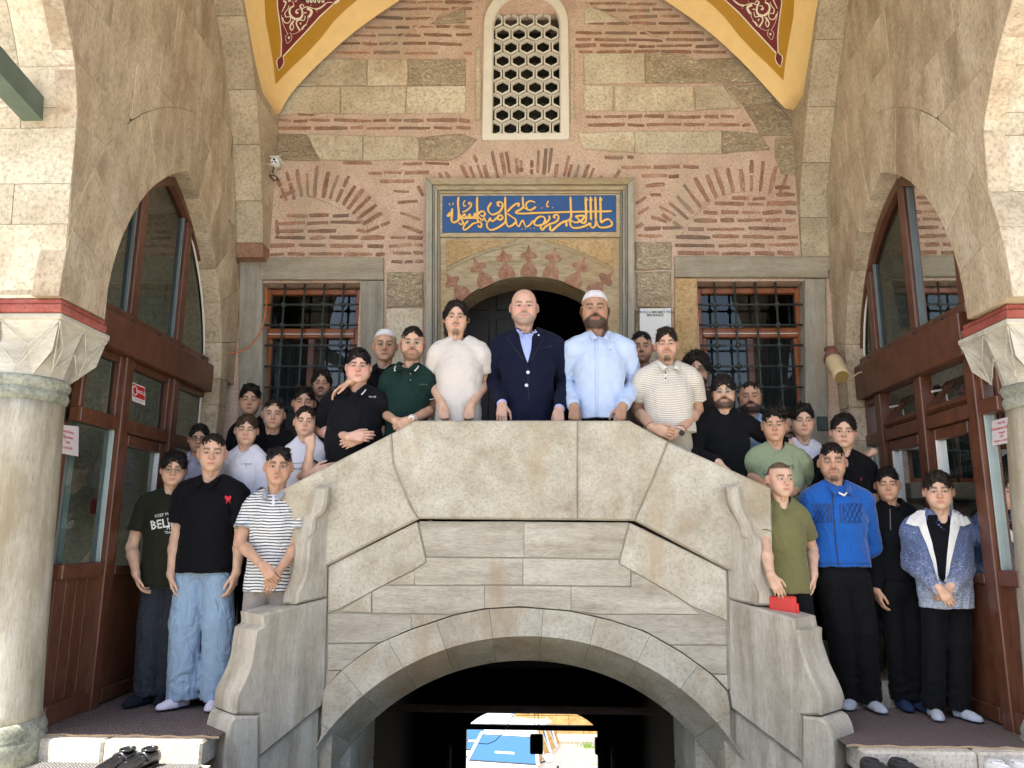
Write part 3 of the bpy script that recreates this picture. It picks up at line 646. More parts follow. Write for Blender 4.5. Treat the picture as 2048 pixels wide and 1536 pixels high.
    for h in (.13,.36,.46,.42,.46,.40,.42,.40,.42):
        m=4; V=[]; x0,x1=sorted((Xw+sgn*.05,Xw-sgn*.235)); e=.0025
        for i in range(m+1):
            zz=z+e+(h-2*e)*i/m; yf=f(zz)-.004
            V+=[(x0,6.63,zz),(x0,yf,zz),(x1,yf,zz),(x1,6.63,zz)]
        Fc=[[4*i+q,4*i+(q+1)%4,4*i+4+(q+1)%4,4*i+4+q] for i in range(m) for q in range(4)]+[[0,1,2,3],[4*m+3,4*m+2,4*m+1,4*m]]
        B=MB(); B.add(V,Fc); B.obj('arch_stone',LIME if (h>.2 or sgn>0) else BRICK,bt); z+=h
    # front springer masonry above the column (faces the courtyard)
    ft=thing('arcade_springer',('left' if sgn<0 else 'right')+' corner mass of '+('sunlit ' if sgn<0 else '')+'pale stone above the column','masonry',(Xw+sgn*.6,4.1,2.4))
    z=zs0; i=0
    for h in (.43,.24,.34,.12,.22,.36,.4,.4,.4,.4):
        xs=[0,.33,.75,1.4] if i%2 else [0,.55,1.0,1.4]
        for a,b in zip(xs,xs[1:]):
            x0,x1=Xw+sgn*(a+.003),Xw+sgn*(b-.001); e=.002; V=[]; m=3; j=random.uniform(0,.006)
            for q in range(m+1):
                zz=z+e+(h-2*e)*q/m; yf=g(zz)-j; yb_=4.52+(.0 if zz<4 else 0)
                V+=[(x0,yb_,zz),(x0,yf,zz),(x1,yf,zz),(x1,yb_,zz)]
            Fc=[[4*q+c,4*q+(c+1)%4,4*q+4+(c+1)%4,4*q+4+c] for q in range(m) for c in range(4)]+[[0,1,2,3],[4*m+3,4*m+2,4*m+1,4*m]]
            B=MB(); B.add(V,Fc); B.obj('stone',LIMEP if sgn<0 else LIMEP,ft)
        z+=h; i+=1
    return t
side(-1,-2.66,FL,lambda z:interp(fL,z),lambda z:interp(gL,z),4.50,6.30,3.82,-2.82,'left side wall of streaked limestone above the pointed glazed arch')
side(1,2.62,FRt,lambda z:interp(fRr,z),lambda z:interp(gR,z),4.56,6.38,3.80,2.78,'right side wall of streaked limestone above the pointed glazed arch')
# backing masses so no light leaks through the joints
for s,X0,lab in ((-1,-2.70,'left'),(1,2.66,'right')):
    B=MB(); B.box((X0+(.0375 if s<0 else -.0375),4.45,3.95),(X0+s*1.6,6.45,6.3)); B.box((X0,4.08 if s<0 else 4.3,2.41),(X0+s*1.45,4.5,6.3)); B.box((X0+s*.0,6.62,-.2),(X0+s*3.6,6.9,6.3))
    V=[]; 
    fr=FL if s<0 else FRt
    B.box((X0+s*1.45,4.55,2.37),(X0+s*4.2,4.68,6.3)); B.box((X0+s*.3,4.505,2.37),(X0+s*1.46,4.6,6.3))
    o=B.obj('building_core',LIME,None); tagp(o,lab+' stone building mass that the side wall is faced on','building')
# ---------------------------------------------------------------- columns
def column(cx,cy,sgn,lab):
    t=thing('column',lab,'column',(cx,cy,-.14),'marble columns of the portico')
    B=MB(); prof=[(.35,-.14),(.35,.0),(.335,.02),(.34,.05),(.325,.08),(.318,.10)]
    B.lathe((cx,cy,0),prof,40); B.obj('base',GREENB,t,smooth=True)
    B=MB(); prof=[(.315,.10),(.305,.14)]+[(.302-.066*(i/14)+random.uniform(-.0015,.0015),.14+1.70*i/14) for i in range(1,15)]
    B.lathe((cx,cy,0),prof,48); B.obj('shaft',COLM,t,smooth=True)
    B=MB(); B.lathe((cx,cy,0),[(.238,1.83),(.248,1.845),(.256,1.87),(.25,1.89),(.24,1.90),(.252,1.915),(.26,1.94),(.25,1.965),(.238,1.97)],40); B.obj('neck_ring',GREENB,t,smooth=True)
    # folded ("diamond") capital from octagonal neck to square abacus: triangular facets
    s0,s1=.24,.340; z0,z1,z2=1.97,2.12,2.275; V=[];Fc=[]
    hy=.255/.352
    def sq(u,s,z):  # perimeter point
        u=u%8; k_=int(u//2); w=(u-2*k_)/1-1
        x,y=[(w,-1),(1,w),(-w,1),(-1,-w)][k_]; return (cx+x*s,cy+y*s*(hy if z>2 else 1),z)
    n=16
    for i in range(n):
        a=2*math.pi*i/n-math.pi*3/4; V.append((cx+.245*math.cos(a),cy+.240*math.sin(a),z0))
    for i in range(n):   # middle ring zig-zags in and out
        u=i*8/n; p=Vector(sq(u,.5*(s0+s1),z1)); q=Vector((cx,cy,z1)); r_=1.05 if i%2==0 else .90
        V.append(q+(p-q)*r_+Vector((0,0,.055 if i%4==2 else (-.02 if i%4==0 else .03))))
    for i in range(n): V.append(sq(i*8/n,s1,z2))
    for i in range(n):
        j=(i+1)%n
        for a,b in ((0,n),(n,2*n)):
            if (i+(a>0))%2: Fc+=[[a+i,a+j,b+i],[a+j,b+j,b+i]]
            else: Fc+=[[a+i,a+j,b+j],[a+i,b+j,b+i]]
    B=MB(); B.add(V,Fc); B.obj('capital',CAPM,t)
    # raised lozenge ribs on the two faces that show
    B=MB()
    for ax in (0,1):
        for c_ in (-1,0,1) if False else (0,):
            for sx in (-1,1):
                for pts in ([(0,.98),(.55*sx,.52)],[(.55*sx,.52),(1*sx,.97)],[(.55*sx,.52),(.52*sx,.10)],[(0,.52),(.50*sx,.10)],[(.0,.98),(0,.52)],[(1*sx,.97),(.52*sx,.10)]):
                    P=[]
                    for u,v in pts:
                        s=s0+(s1-s0)*v-.0+.006; z=z0+(z2-z0)*v
                        P.append((cx+u*s*.98,cy-s*(1+(hy-1)*min(1,v/.5)),z) if ax==0 else (cx-sgn*s,cy+u*s*(1+(hy-1)*min(1,v/.5))*.98,z))
                    B.tube(P,.004,5)
    B.obj('capital_rib',CAPM,t)
    B=MB(); B.box((cx-.352,cy-.258,2.272),(cx+.352,cy+.258,2.31),.008); B.obj('abacus',CAPM,t)
    B=MB(); xi=cx-sgn*.358; x0,x1=sorted((xi,cx+sgn*.5)); B.box((x0,cy-.275,2.31),(x1,cy+.20,2.355),.006); B.box((x0+.010,cy-.265,2.357),(x1-.010,cy+.19,2.388),.006); B.obj('impost_band',REDP,t)
column(-3.015,4.35,-1,'pale marble column at the left edge, with folded capital under a red impost')
column(3.005,4.50,1,'marble column at the right edge, with cracked folded capital under a red impost')
B=MB(); q=[(1890,835),(1963,925),(1955,960),(1938,985)]
B=MB(); B.tube([Vector((2.648-.0*i,4.40+.03*i,2.22-.07*i)) for i in range(4)],.003,5)
# green tie beam from the left springer towards the camera
A=atY(70,222,4.02); z_=A.z; Bp=atZ(-40,100,z_); d=(Bp-A).normalized(); A=A-d*.1
E_=A+d*3.2; sd=Vector((-d.y,d.x,0)); B=MB()
V=[p+sd*a*.06+Vector((0,0,b*.07)) for p in (A,E_) for a,b in ((-1,-1),(1,-1),(1,1),(-1,1))]
B.add(V,[(0,1,2,3),(7,6,5,4),(0,4,5,1),(1,5,6,2),(2,6,7,3),(3,7,4,0)]); o=B.obj('tie_beam',plain('green_paint',(.10,.14,.11),.55,var=.15,bs=.2),None); tagp(o,'dark green painted tie beam running out from the left springer','beam')
# ---------------------------------------------------------------- painted pendentives
YEL=plain('pale_yellow_paint',(.84,.60,.27),.7,var=.05,bs=.25,fine=25); OCH=plain('ochre_paint',(.46,.24,.02),.6,var=.05); MAR=plain('maroon_paint',(.17,.018,.022),.6,var=.08); CRE=plain('cream_paint',(.80,.76,.60),.6,var=.04); NAVY=plain('dark_green_paint',(.02,.03,.025),.6)
def pend(sgn,cxf,P0,Apx,Bt,lab):
    """surface between curve A on the facade and curve B on the side wall arch"""
    t=thing('painted_pendentive',lab,'pendentive',P0,'painted pendentives')
    A=[Vector(P0)]+[Vector(atY(x,y,6.52)) for x,y in Apx]
    zs=np.linspace(P0[2],6.25,14)
    def onA(z):
        T=[(p.z,p) for p in A]
        for (a,p),(b,q) in zip(T,T[1:]):
            if a<=z<=b: return p.lerp(q,(z-a)/(b-a))
        return A[-1]+(A[-1]-A[-2])*((z-A[-1].z)/(A[-1].z-A[-2].z))
    def onB(z):
        return Vector((P0[0],interp(Bt,z),z))
    m=12; V=[]
    for z in zs:
        a,b=onA(z),onB(z)
        for i in range(m+1):
            u=i/m; p=a.lerp(b,u); L=(a-b).length; c=Vector((P0[0],6.52,z)); away=(c-(a+b)/2)
            if away.length>1e-4: away.normalize()
            V.append(p+away*(L*.16*4*u*(1-u)))
    n=m+1; Fc=[[j*n+i,j*n+i+1,(j+1)*n+i+1,(j+1)*n+i] for j in range(len(zs)-1) for i in range(m)]
    me=MB(); me.add(V,Fc); o=me.obj('painted_surface',YEL,t,smooth=True)
    bvh=BVHTree.FromPolygons([tuple(v) for v in V],Fc)
    def onS(x,y,off):
        d=ray(x,y).normalized(); h=bvh.ray_cast(CAM,d)
        if h[0] is None: return None
        nn=h[1] if h[1].dot(d)<0 else -h[1]
        return h[0]+nn*off
    def patch(poly,off,mat,name,step=14):
        P=[]
        for i in range(len(poly)):
            a,b=Vector(poly[i]),Vector(poly[(i+1)%len(poly)]); k=max(1,int((b-a).length/step)); P+=[a.lerp(b,j/k) for j in range(k)]
        x0,x1=min(p.x for p in P),max(p.x for p in P); y0,y1=min(p.y for p in P),max(p.y for p in P)
        pts=list(P); ne=len(P)
        for gx in np.arange(x0,x1,step):
            for gy in np.arange(y0,y1,step): pts.append(Vector((gx,gy)))
        r=delaunay_2d_cdt(pts,[],[list(range(ne))],1,1e-4); V_=[];ok=True
        for v in r[0]:
            q=onS(v.x,v.y,off); 
            if q is None: q=Vector((0,0,0)); 
            V_.append(q)
        F_=[f for f in r[2] if all(V_[i].length>1 for i in f)]
        B=MB(); B.add(V_,F_); B.obj(name,mat,t,smooth=True)
    mx=(lambda x:x) if sgn<0 else (lambda x:2118-x)
    yo=0 if sgn<0 else -7
    fx=lambda L:[(mx(x),y+yo) for x,y in L]
    patch(fx([(551,168),(547,130),(540,90),(531,40),(525,-60),(790,-60),(712,2),(690,20),(668,42),(640,78),(612,108),(585,133),(566,152)]),.003,OCH,'ochre_band')
    patch(fx([(556,142),(551,125),(552,119),(560,112),(561,80),(558,50),(553,15),(550,-60),(760,-60),(668,8),(640,34),(612,65),(590,88),(566,114),(568,124),(565,133)]),.0055,CRE,'cream_outline')
    patch(fx([(556,140),(553,125),(554,119),(562,112),(563,80),(560,50),(555,15),(553,-60),(755,-60),(667,6),(639,31),(611,62),(589,85),(564,112),(566,124),(563,132)]),.008,MAR,'maroon_field')
    s=9.6; z=lambda L:fx([(540+x/s,y/s) for x,y in L])
    B=MB()
    def stroke(pts,w0,off=.0105):
        Q=[Vector((*p,0)) for p in pts]; R_=[]
        for i in range(len(Q)-1):
            p0,p1,p2,p3=Q[max(i-1,0)],Q[i],Q[i+1],Q[min(i+2,len(Q)-1)]
            for j in range(4):
                tt=j/4; R_.append((.5*((2*p1)+(p2-p0)*tt+(2*p0-5*p1+4*p2-p3)*tt*tt+(3*p1-p0-3*p2+p3)*tt**3), (i+tt)/(len(Q)-1)))
        R_.append((Q[-1],1)); V_=[]
        for i,(q,tt) in enumerate(R_):
            dd=(R_[min(i+1,len(R_)-1)][0]-R_[max(i-1,0)][0]).normalized(); nn=Vector((-dd.y,dd.x,0)); ww=w0[0]+(w0[1]-w0[0])*tt if isinstance(w0,tuple) else w0
            for e in (1,-1):
                g_=q+nn*ww*e*.5; h_=onS(g_.x,g_.y,off)
                if h_ is None: return
                V_.append(h_)
        B.add(V_,[[2*i,2*i+1,2*i+3,2*i+2] for i in range(len(R_)-1)])
    stroke(z([(205,280),(215,380),(260,520),(330,650)]),.9); stroke(z([(400,650),(480,640),(600,560),(680,460),(720,370),(715,320),(780,290)]),(.7,1.6))
    stroke(z([(340,640),(285,690),(290,760),(320,830),(390,760),(405,700),(370,620)]),.8); stroke(z([(335,700),(345,740),(370,700)]),2)
    stroke(z([(450,110),(380,150),(360,230),(400,320),(480,370)]),(3,5)); stroke(z([(480,370),(570,350),(610,280),(600,190),(560,110)]),(5,3)); stroke(z([(480,250),(500,190),(560,170)]),(3,1.2)); stroke(z([(500,230),(520,260)]),4)
    stroke(z([(400,590),(370,520),(400,450),(440,400)]),(2,4)); stroke(z([(410,580),(440,520),(420,440),(440,395)]),(2,1.5)); stroke(z([(220,330),(260,420),(330,440),(380,380),(360,320),(290,330)]),(2.5,1.4)); stroke(z([(290,330),(270,250),(330,170),(350,100)]),(2.4,1.2))
    stroke(z([(560,580),(500,480),(500,410),(560,380),(640,390),(665,300)]),(3.4,1.5)); stroke(z([(600,560),(640,500),(690,470)]),(4,2)); stroke(z([(580,470),(570,430)]),2.5)
    stroke(z([(600,170),(700,130),(860,170),(960,140),(1090,50),(1200,50)]),(2,1.2)); stroke(z([(700,160),(780,200),(780,260),(730,330)]),(5,5)); stroke(z([(860,180),(960,150),(1060,80)]),(4.5,1))
    stroke(z([(240,20),(290,40),(270,110),(210,230)]),(4,1.4)); stroke(z([(330,20),(390,10)]),3); stroke(z([(420,20),(450,110)]),1.2); stroke(z([(560,110),(600,80),(640,120)]),2)
    stroke(z([(470,30),(500,10)]),2.4); stroke(z([(890,222),(896,226)]),3); stroke(z([(770,98),(776,102)]),3); stroke(z([(1230,60),(1320,0)]),(5,5)); stroke(z([(640,250),(690,240)]),2.5)
    B.obj('scroll_ornament',CRE,t)
    patch(z([(560,-200),(560,0),(640,30),(760,60),(900,60),(1000,20),(1080,-200)]),.010,NAVY,'dark_roundel')
    B=MB()
    for x in (700,770,840,920,1000): stroke(z([(x-20,0),(x,40),(x+24,38),(x+14,-30)]),2.2,.012)
    B.obj('roundel_letters',CRE,t)
pend(-1,0,(-2.425,6.50,4.86),[(575,195),(610,155),(650,115),(700,70),(750,33),(800,0)],[(4.86,6.30),(5.12,5.93),(5.46,5.62),(6.25,4.9)],'left painted pendentive with yellow and ochre bands round a maroon field of white scrolls')
pend(1,0,(2.385,6.50,4.86),[(1543,188),(1508,148),(1468,108),(1418,63),(1368,26),(1318,-7)],[(4.86,6.36),(5.12,6.12),(5.46,5.86),(6.25,5.0)],'right painted pendentive with yellow and ochre bands round a maroon field of white scrolls')
# unseen portico roof: flat slabs, outline notched to shape sun and shade
rf=thing('portico_shade_roof','unseen portico roof slabs, outline notched to shape sun and shade over the landing','roof',(0,5,6.25))
B=MB(); B.box((-4.1,2.28,6.26),(3.9,7.2,6.45)); B.box((-6.2,1.64,6.26),(-1.0,2.28,6.45)); B.box((-1.0,1.2,6.26),(3.9,2.28,6.45)); B.obj('roof_slab',plain('shade_slab_plaster',(.62,.55,.42),.8),rf)
# ---------------------------------------------------------------- rooms behind the glass
for s,X in ((-1,-2.86),(1,2.82)):
    B=MB(); x1=X+s*3.0
    ya,yb=(4.70 if s<0 else 4.86),7.0
    B.box((X,ya-.05,-.1),(x1,ya,2.3)); B.box((X,yb,-.1),(x1,yb+.05,4.2)); B.box((X,ya-.05,4.15),(x1,yb,4.2))
    B.box((X+s*.02,ya,2.4),(x1,ya+.05,4.2))
    o=B.obj('room_walls',ROOMW,None); tagp(o,('left' if s<0 else 'right')+' classroom walls seen through the brown framed glazing','room')
    B=MB(); B.box((X,ya,-.1),(x1,yb,.005)); o=B.obj('floor',ROOMF,None); tagp(o,kind='structure')
    B=MB(); B.box((X+s*.03,ya-.10,-.14),(X+s*3.4,ya-.055,2.36),.006); o=B.obj('timber_partition',BROWN,None); tagp(o,('left' if s<0 else 'right')+' brown timber partition outside, beyond the column','partition')
# ---------------------------------------------------------------- glazed screens
def glazing(s,Xg,Xn,ya,yb,apx,fr0,posts,zb,rail,sill,lab,doors):
    """timber and glass screen in the plane X=Xg; s=-1 left, 1 right; posts: y positions"""
    t=thing('glazed_screen',lab,'glazed screen',(Xg,5.4,0))
    cy=(ya+yb)/2; hw=(yb-ya)/2; zs0=2.39; H=apx-zs0; Rr=(hw*hw+H*H)/(2*hw); inn=-s
    def bx(n_,y0,y1,z0,z1,d=.045,m=BROWN,bev=.006,o=0): 
        B=MB(); B.box((Xg+inn*(d+o),y0,z0),(Xg-inn*(.03)+inn*o,y1,z1),bev); return B.obj(n_,m,t)
    def top(y,ins=0):
        d=abs(y-cy); q=(Rr-ins)**2-(Rr-hw+d)**2; return zs0+math.sqrt(max(q,0))
    # curved head
    for sd in (1,-1):
        B=MB(); V=[]; n=14
        for i in range(n+1):
            am=math.acos((Rr-hw)/Rr); a=am*i/n
            for r_ in (Rr-.005,Rr-.075):
                a2=min(a,math.acos((Rr-hw)/r_))
                y=cy-hw+Rr-r_*math.cos(a2); z=zs0+r_*math.sin(a2)
                if sd<0: y=2*cy-y
                for X in (Xg+inn*.045,Xg-inn*.03): V.append((X,y,z))
        Fc=[]
        for i in range(n):
            b=4*i
            for q0,q1 in ((0,1),(1,3),(3,2),(2,0)): Fc.append([b+q0,b+q1,b+4+q1,b+4+q0])
        Fc+=[[0,1,3,2]]; B.add(V,Fc); B.obj('arched_frame',BROWN,t)
    y00=4.62 if s<0 else 4.77; bx('transom_beam',y00,yb+.1,zb[0],zb[1],.10); bx('transom_beam',y00,yb,zb[1]+.002,zb[1]+.07,.05)
    B=MB()
    for y in np.arange(ya+.2,yb,.38): B.lathe((Xg+inn*.052,y,zb[1]+.035),[(.0,-.01),(.012,-.008),(.012,.008),(0,.01)],8)
    B.obj('bolt',BLACK,t)
    for y in posts[1:-1]:
        bx('mullion',y-.045,y+.045,zb[1]+.07,top(y,.07),.045); bx('post',y-.05,y+.05,0,zb[0],.06)
    bx('post',posts[0]-.03,posts[0]+.03,0,1.75,.0); bx('post',posts[-1]-.045,posts[-1]+.04,0,zb[1],.055)
    # upper panes
    ys=[ya+.03]+list(posts[1:-1])+[yb-.02]
    for a,b in zip(ys,ys[1:]):
        m=8; P=[(a,zb[1]+.05)]+[(b,zb[1]+.05)]+[(b-(b-a)*i/m,top(b-(b-a)*i/m,.04)) for i in range(m+1)]
        B=MB(); B.add([(Xg,p,q) for p,q in P],[list(range(len(P)))]); B.obj('pane',GLASS,t)
        if b-a>.3: 
            for yy in (a+.055,b-.055): bx('glazing_bead',yy-.008,yy+.008,zb[1]+.07,top(yy,.08),.02,plain('grey_gasket',(.16,.19,.20),.4),.002)
    k_=0
    for a,b in zip(posts,posts[1:]):
        A_,B2=a+.05,b-.05; kind=doors[k_]; k_+=1
        bx('rail',A_,B2,rail-.045,rail+.045,.05)
        # light above the rail
        if kind.get('open'):
            # top-hung lights tilted open
            hy=(A_+B2)/2; z0,z1=rail+.045,zb[0]
            ang=math.radians(38); hh=z1-z0-.02
            def P3(y,u,w=0): return (Xg+inn*(.02)+s*(math.sin(ang)*u)+w*math.cos(ang)*inn, y, z0+.01+math.cos(ang)*u+w*math.sin(ang))
            fw=.045
            for (y0,y1,u0,u1) in ((A_,B2,0,fw),(A_,B2,hh-fw,hh),(A_,A_+fw,fw,hh-fw),(B2-fw,B2,fw,hh-fw)):
                B=MB(); V=[P3(y,u,w_) for w_ in (0,.04) for y in (y0,y1) for u in (u0,u1)]
                B.add(V,[(0,1,3,2),(4,6,7,5),(0,2,6,4),(1,5,7,3),(0,4,5,1),(2,3,7,6)]); B.obj('open_sash',BROWN,t)
            mk('pane',[P3(A_+fw,fw,.02),P3(B2-fw,fw,.02),P3(B2-fw,hh-fw,.02),P3(A_+fw,hh-fw,.10)],[(0,1,2,3)],GLASS,t)
            B=MB(); B.tube([(Xg,B2-.03,z1-.12),P3(B2-.02,hh*.75,.03)],.008,6); B.obj('stay',WHITE,t)
            if kind.get('sign'): sticker(t,[P3(y,u,-.004) for y,u in ((A_+.10,.08),(A_+.36,.08),(A_+.36,.20),(A_+.10,.20))],s)
        else:
            bx('sash_frame',A_,A_+.04,rail+.045,zb[0],.035); bx('sash_frame',B2-.04,B2,rail+.045,zb[0],.035); bx('sash_frame',A_+.04,B2-.04,zb[0]-.05,zb[0],.035)
            mk('pane',[(Xg,A_,rail+.02),(Xg,B2,rail+.02),(Xg,B2,zb[0]),(Xg,A_,zb[0])],[(0,1,2,3)],GLASS,t)
        if kind.get('door'):
            dt=MB(); fw=.075; g=.004; z0,z1=.02,rail-.05; zs_=sill
            for nm,(y0,y1,a0,a1) in (('door_stile',(A_+g,A_+fw,z0,z1)),('door_stile',(B2-fw,B2-g,z0,z1)),('door_rail',(A_+fw,B2-fw,z1-.08,z1)),('door_rail',(A_+fw,B2-fw,zs_-.06,zs_)),('door_rail',(A_+fw,B2-fw,z0,z0+.09))): bx(nm,y0,y1,a0,a1,.03)
            bx('door_panel',A_+fw,B2-fw,z0+.09,zs_-.06,.01)
            mk('pane',[(Xg,A_+fw,zs_),(Xg,B2-fw,zs_),(Xg,B2-fw,z1-.08),(Xg,A_+fw,z1-.08)],[(0,1,2,3)],GLASS,t)
            bx('glazing_bead',B2-fw-.012,B2-fw,zs_,z1-.08,.035,WHITE,.002)
        else:
            bx('sill_rail',A_,B2,sill-.06,sill+.03,.05); bx('bottom_rail',A_,B2,.0,.12,.045)
            nn=max(2,round((B2-A_)/.1)); 
            for i in range(nn):
                y0=A_+(B2-A_)*i/nn; bx('board',y0+.002,y0+(B2-A_)/nn-.002,.12,sill-.06,.012,BROWN,.0015)
            mk('pane',[(Xg,A_,sill),(Xg,B2,sill),(Xg,B2,rail),(Xg,A_,rail)],[(0,1,2,3)],GLASS,t)
            bx('glazing_bead',B2-.02,B2-.008,sill+.03,rail-.045,.03,plain('pale_gasket',(.35,.42,.42),.4),.002)
    return t
REDS=plain('sign_red',(.55,.02,.03),.4,var=.02); PAPER=plain('paper',(.72,.71,.72),.6,var=.02); PINKP=plain('pinkish_paper',(.62,.56,.58),.6,var=.03)
def text3(body,size,origin,u,v,off,mat,parent,name='lettering',align='CENTER',ext=0,shear=0,bold=0):
    c=bpy.data.curves.new('t','FONT'); c.body=body; c.size=size; c.align_x=align; c.align_y='CENTER'; c.resolution_u=2; c.offset=bold*size
    o=bpy.data.objects.new('t',c); S.collection.objects.link(o); dg=bpy.context.evaluated_depsgraph_get(); me=bpy.data.meshes.new_from_object(o.evaluated_get(dg))
    bpy.data.objects.remove(o); u,v,origin=Vector(u).normalized(),Vector(v).normalized(),Vector(origin); n=u.cross(v)
    V=[origin+u*(p.co.x+shear*p.co.y)+v*p.co.y+n*off for p in me.vertices]; Fc=[list(p.vertices) for p in me.polygons]; bpy.data.meshes.remove(me)
    if not Fc: return None
    return mk(name,V,Fc,mat,parent)
def sticker(par,q,s):
    """small red and white notice on glass, four corners in order"""
    q=[Vector(p) for p in q]
    if s>0: q=[q[1],q[0],q[3],q[2]]
    t=thing('notice_sticker','red and white no-smoking sticker on the '+('left glazed screen' if s<0 else 'tilted open pane of the right screen'),'sticker',q[0])
    u=(q[1]-q[0]); v=(q[3]-q[0]); n=u.cross(v).normalized(); 
    if n.dot(CAM-q[0])<0: n=-n
    B=MB(); B.add([p+n*.001 for p in q],[(0,1,2,3)]); mk('backing',B.V,B.F,WHITE,t)
    P=lambda a,b,o=.002:q[0]+u*a+v*b+n*o
    mk('red_field',[P(.04,.26),P(.96,.26),P(.96,.94),P(.04,.94)],[(0,1,2,3)],REDS,t)
    c=P(.2,.6); V=[];un,vn=u.normalized(),v.normalized(); R_=v.length*.27
    B=MB()
    for r0,r1 in ((.75,1.0),):
        for i in range(16):
            a=2*math.pi*i/16; V+=[c+(un*math.cos(a)+vn*math.sin(a))*R_*r0+n*.001,c+(un*math.cos(a)+vn*math.sin(a))*R_*r1+n*.001]
    mk('ring',V,[[2*i,2*i+1,(2*i+3)%32,(2*i+2)%32] for i in range(16)],WHITE,t)
    text3('HAFIZLIK',v.length*.25,P(.64,.6),u,v,.003*(1 if u.cross(v).dot(n)>0 else -1),WHITE,t,bold=.02); text3('AKILLI DERSLİK SINIFI',v.length*.09,P(.5,.14),u,v,.003*(1 if u.cross(v).dot(n)>0 else -1),REDS,t)
glazing(-1,-2.82,-2.66,4.46,6.42,3.80,FL,[4.52,5.06,5.76,6.40],(2.27,2.50),1.81,.88,'left brown timber screen with clear panes, arched head and open inner door',[{},{'door':1},{}])
glazing(1,2.78,2.62,4.46,6.46,3.76,FRt,[4.50,4.80,5.45,6.10,6.44],(2.22,2.50),1.88,.88,'right brown timber screen with two tilted open lights and a glazed double door',[{},{'door':1,'open':1,'sign':1},{'door':1,'open':1},{}])
def qd(X,pts): return [atX(x,y,X) for x,y in pts]
sticker(None,qd(-2.815,[(264,801),(290,811),(290,775),(264,764)]),-1)
def notice(X,pts,lab,lines,mat=PINKP,col=REDS,sizes=None,cat='notice',flip=False):
    q=[Vector(p) for p in qd(X,pts)]; u,v=q[1]-q[0],q[3]-q[0]; n=u.cross(v).normalized(); sg=1 if n.dot(CAM-q[0])>0 else -1
    t=thing('paper_notice',lab,cat,q[0]); B=MB(); B.add([p+n*sg*.002 for p in q],[(0,1,2,3)]); mk('sheet',B.V,B.F,mat,t)
    for i,(tx,hh,yy,xx) in enumerate(lines): text3(tx,hh*v.length,q[0]+u*xx+v*yy,u,v,.004*sg,col if not isinstance(col,list) else col[i],t,bold=.01)
    return t
notice(-2.812,[(112,905),(156,913),(157,853),(112,848)],'pale notice with red lettering taped low behind the left pane beside the column',[('Kuran Kursu',.14,.82,.5),('Öğrencileri',.14,.62,.5),('Sınıf',.14,.44,.5),('ve Derslik',.13,.24,.5)])
notice(2.772,[(1985,892),(2026,884),(2024,832),(1984,842)],'pale notice with red lettering on the right pane beside the column',[('Hafız İlkay',.13,.84,.5),('Abdurrahman GÜRSES',.15,.64,.5),('Hoşgörü',.12,.46,.5),('Sınıfı',.11,.32,.5),('SELİMİYE ve ÜSKÜDAR',.10,.14,.5)])
NAVYP=plain('dark_teal_poster',(.03,.05,.055),.5); TXT=plain('pale_letters',(.55,.55,.53),.6)
notice(2.80,[(1893,1062),(1996,1046),(1990,878),(1893,888)],'dark charity poster with pale capitals behind the right glass door',[('İYİLİĞE VE',.12,.78,.58),('BEREKETE ORTAK OLUN',.095,.64,.55),('22.500 TL',.05,.42,.5),('Yetim ve Öksüz Eğitim',.03,.3,.6),('Bağış ve İletişim Hattı',.03,.25,.6),('www   tel   adres',.03,.2,.6),('Medrese Vakfı Derneği',.032,.93,.55)],NAVYP,TXT)
notice(2.80,[(1800,1030),(1850,1020),(1851,915),(1800,925)],'tall sheet of small print behind the glass left of the dark poster',[('Kurum Bilgileri Listesi',.05,.92,.5)]+[('—  — — ———  — ——',.045,.84-.08*i,.5) for i in range(9)],plain('grey_sheet',(.28,.29,.29),.6),plain('grey_print',(.12,.12,.13),.6))
# inside the left room: radiator, picture, red switch box, dark bag
RADM=plain('radiator_white',(.5,.56,.56),.4)
for s,X,y0,y1 in ((-1,-3.3,4.6,6.3),(1,3.3,4.5,5.4)):
    t=thing('radiator','ribbed pale radiator low inside the '+('left' if s<0 else 'right')+' classroom','radiator',(X,(y0+y1)/2,.5))
    for i in range(int((y1-y0)/.07)):
        B=MB(); B.box((X-.04,y0+i*.07,.15),(X+.04,y0+i*.07+.055,.78),.012); B.obj('rib',RADM,t)
t=thing('cushion','dark cushion with white figures resting on the radiator in the left room','cushion',(-3.25,4.85,.78))
B=MB(); B.box((-3.42,4.62,.78),(-3.12,5.15,1.02),.08); B.obj('cover',plain('navy_cloth',(.015,.02,.03),.9),t); text3('18',.17,(-3.11,4.8,.9),(0,1,0),(0,0,1),.003,WHITE,t,bold=.02)
t=thing('framed_panel','grey framed panel hanging inside the left room behind the door glass','panel',(-4.2,6.0,1.5))
B=MB(); B.box((-4.3,5.7,1.2),(-4.25,6.5,2.0),.01); B.obj('frame',RADM,t); B=MB(); B.box((-4.249,5.75,1.25),(-4.24,6.45,1.95)); B.obj('board',NAVYP,t)
B=MB(); B.box((-3.6,6.2,1.25),(-3.55,6.32,1.37),.01); o=B.obj('alarm_box',REDS,None); tagp(o,'small red alarm box inside the left room by the door glass','alarm box')
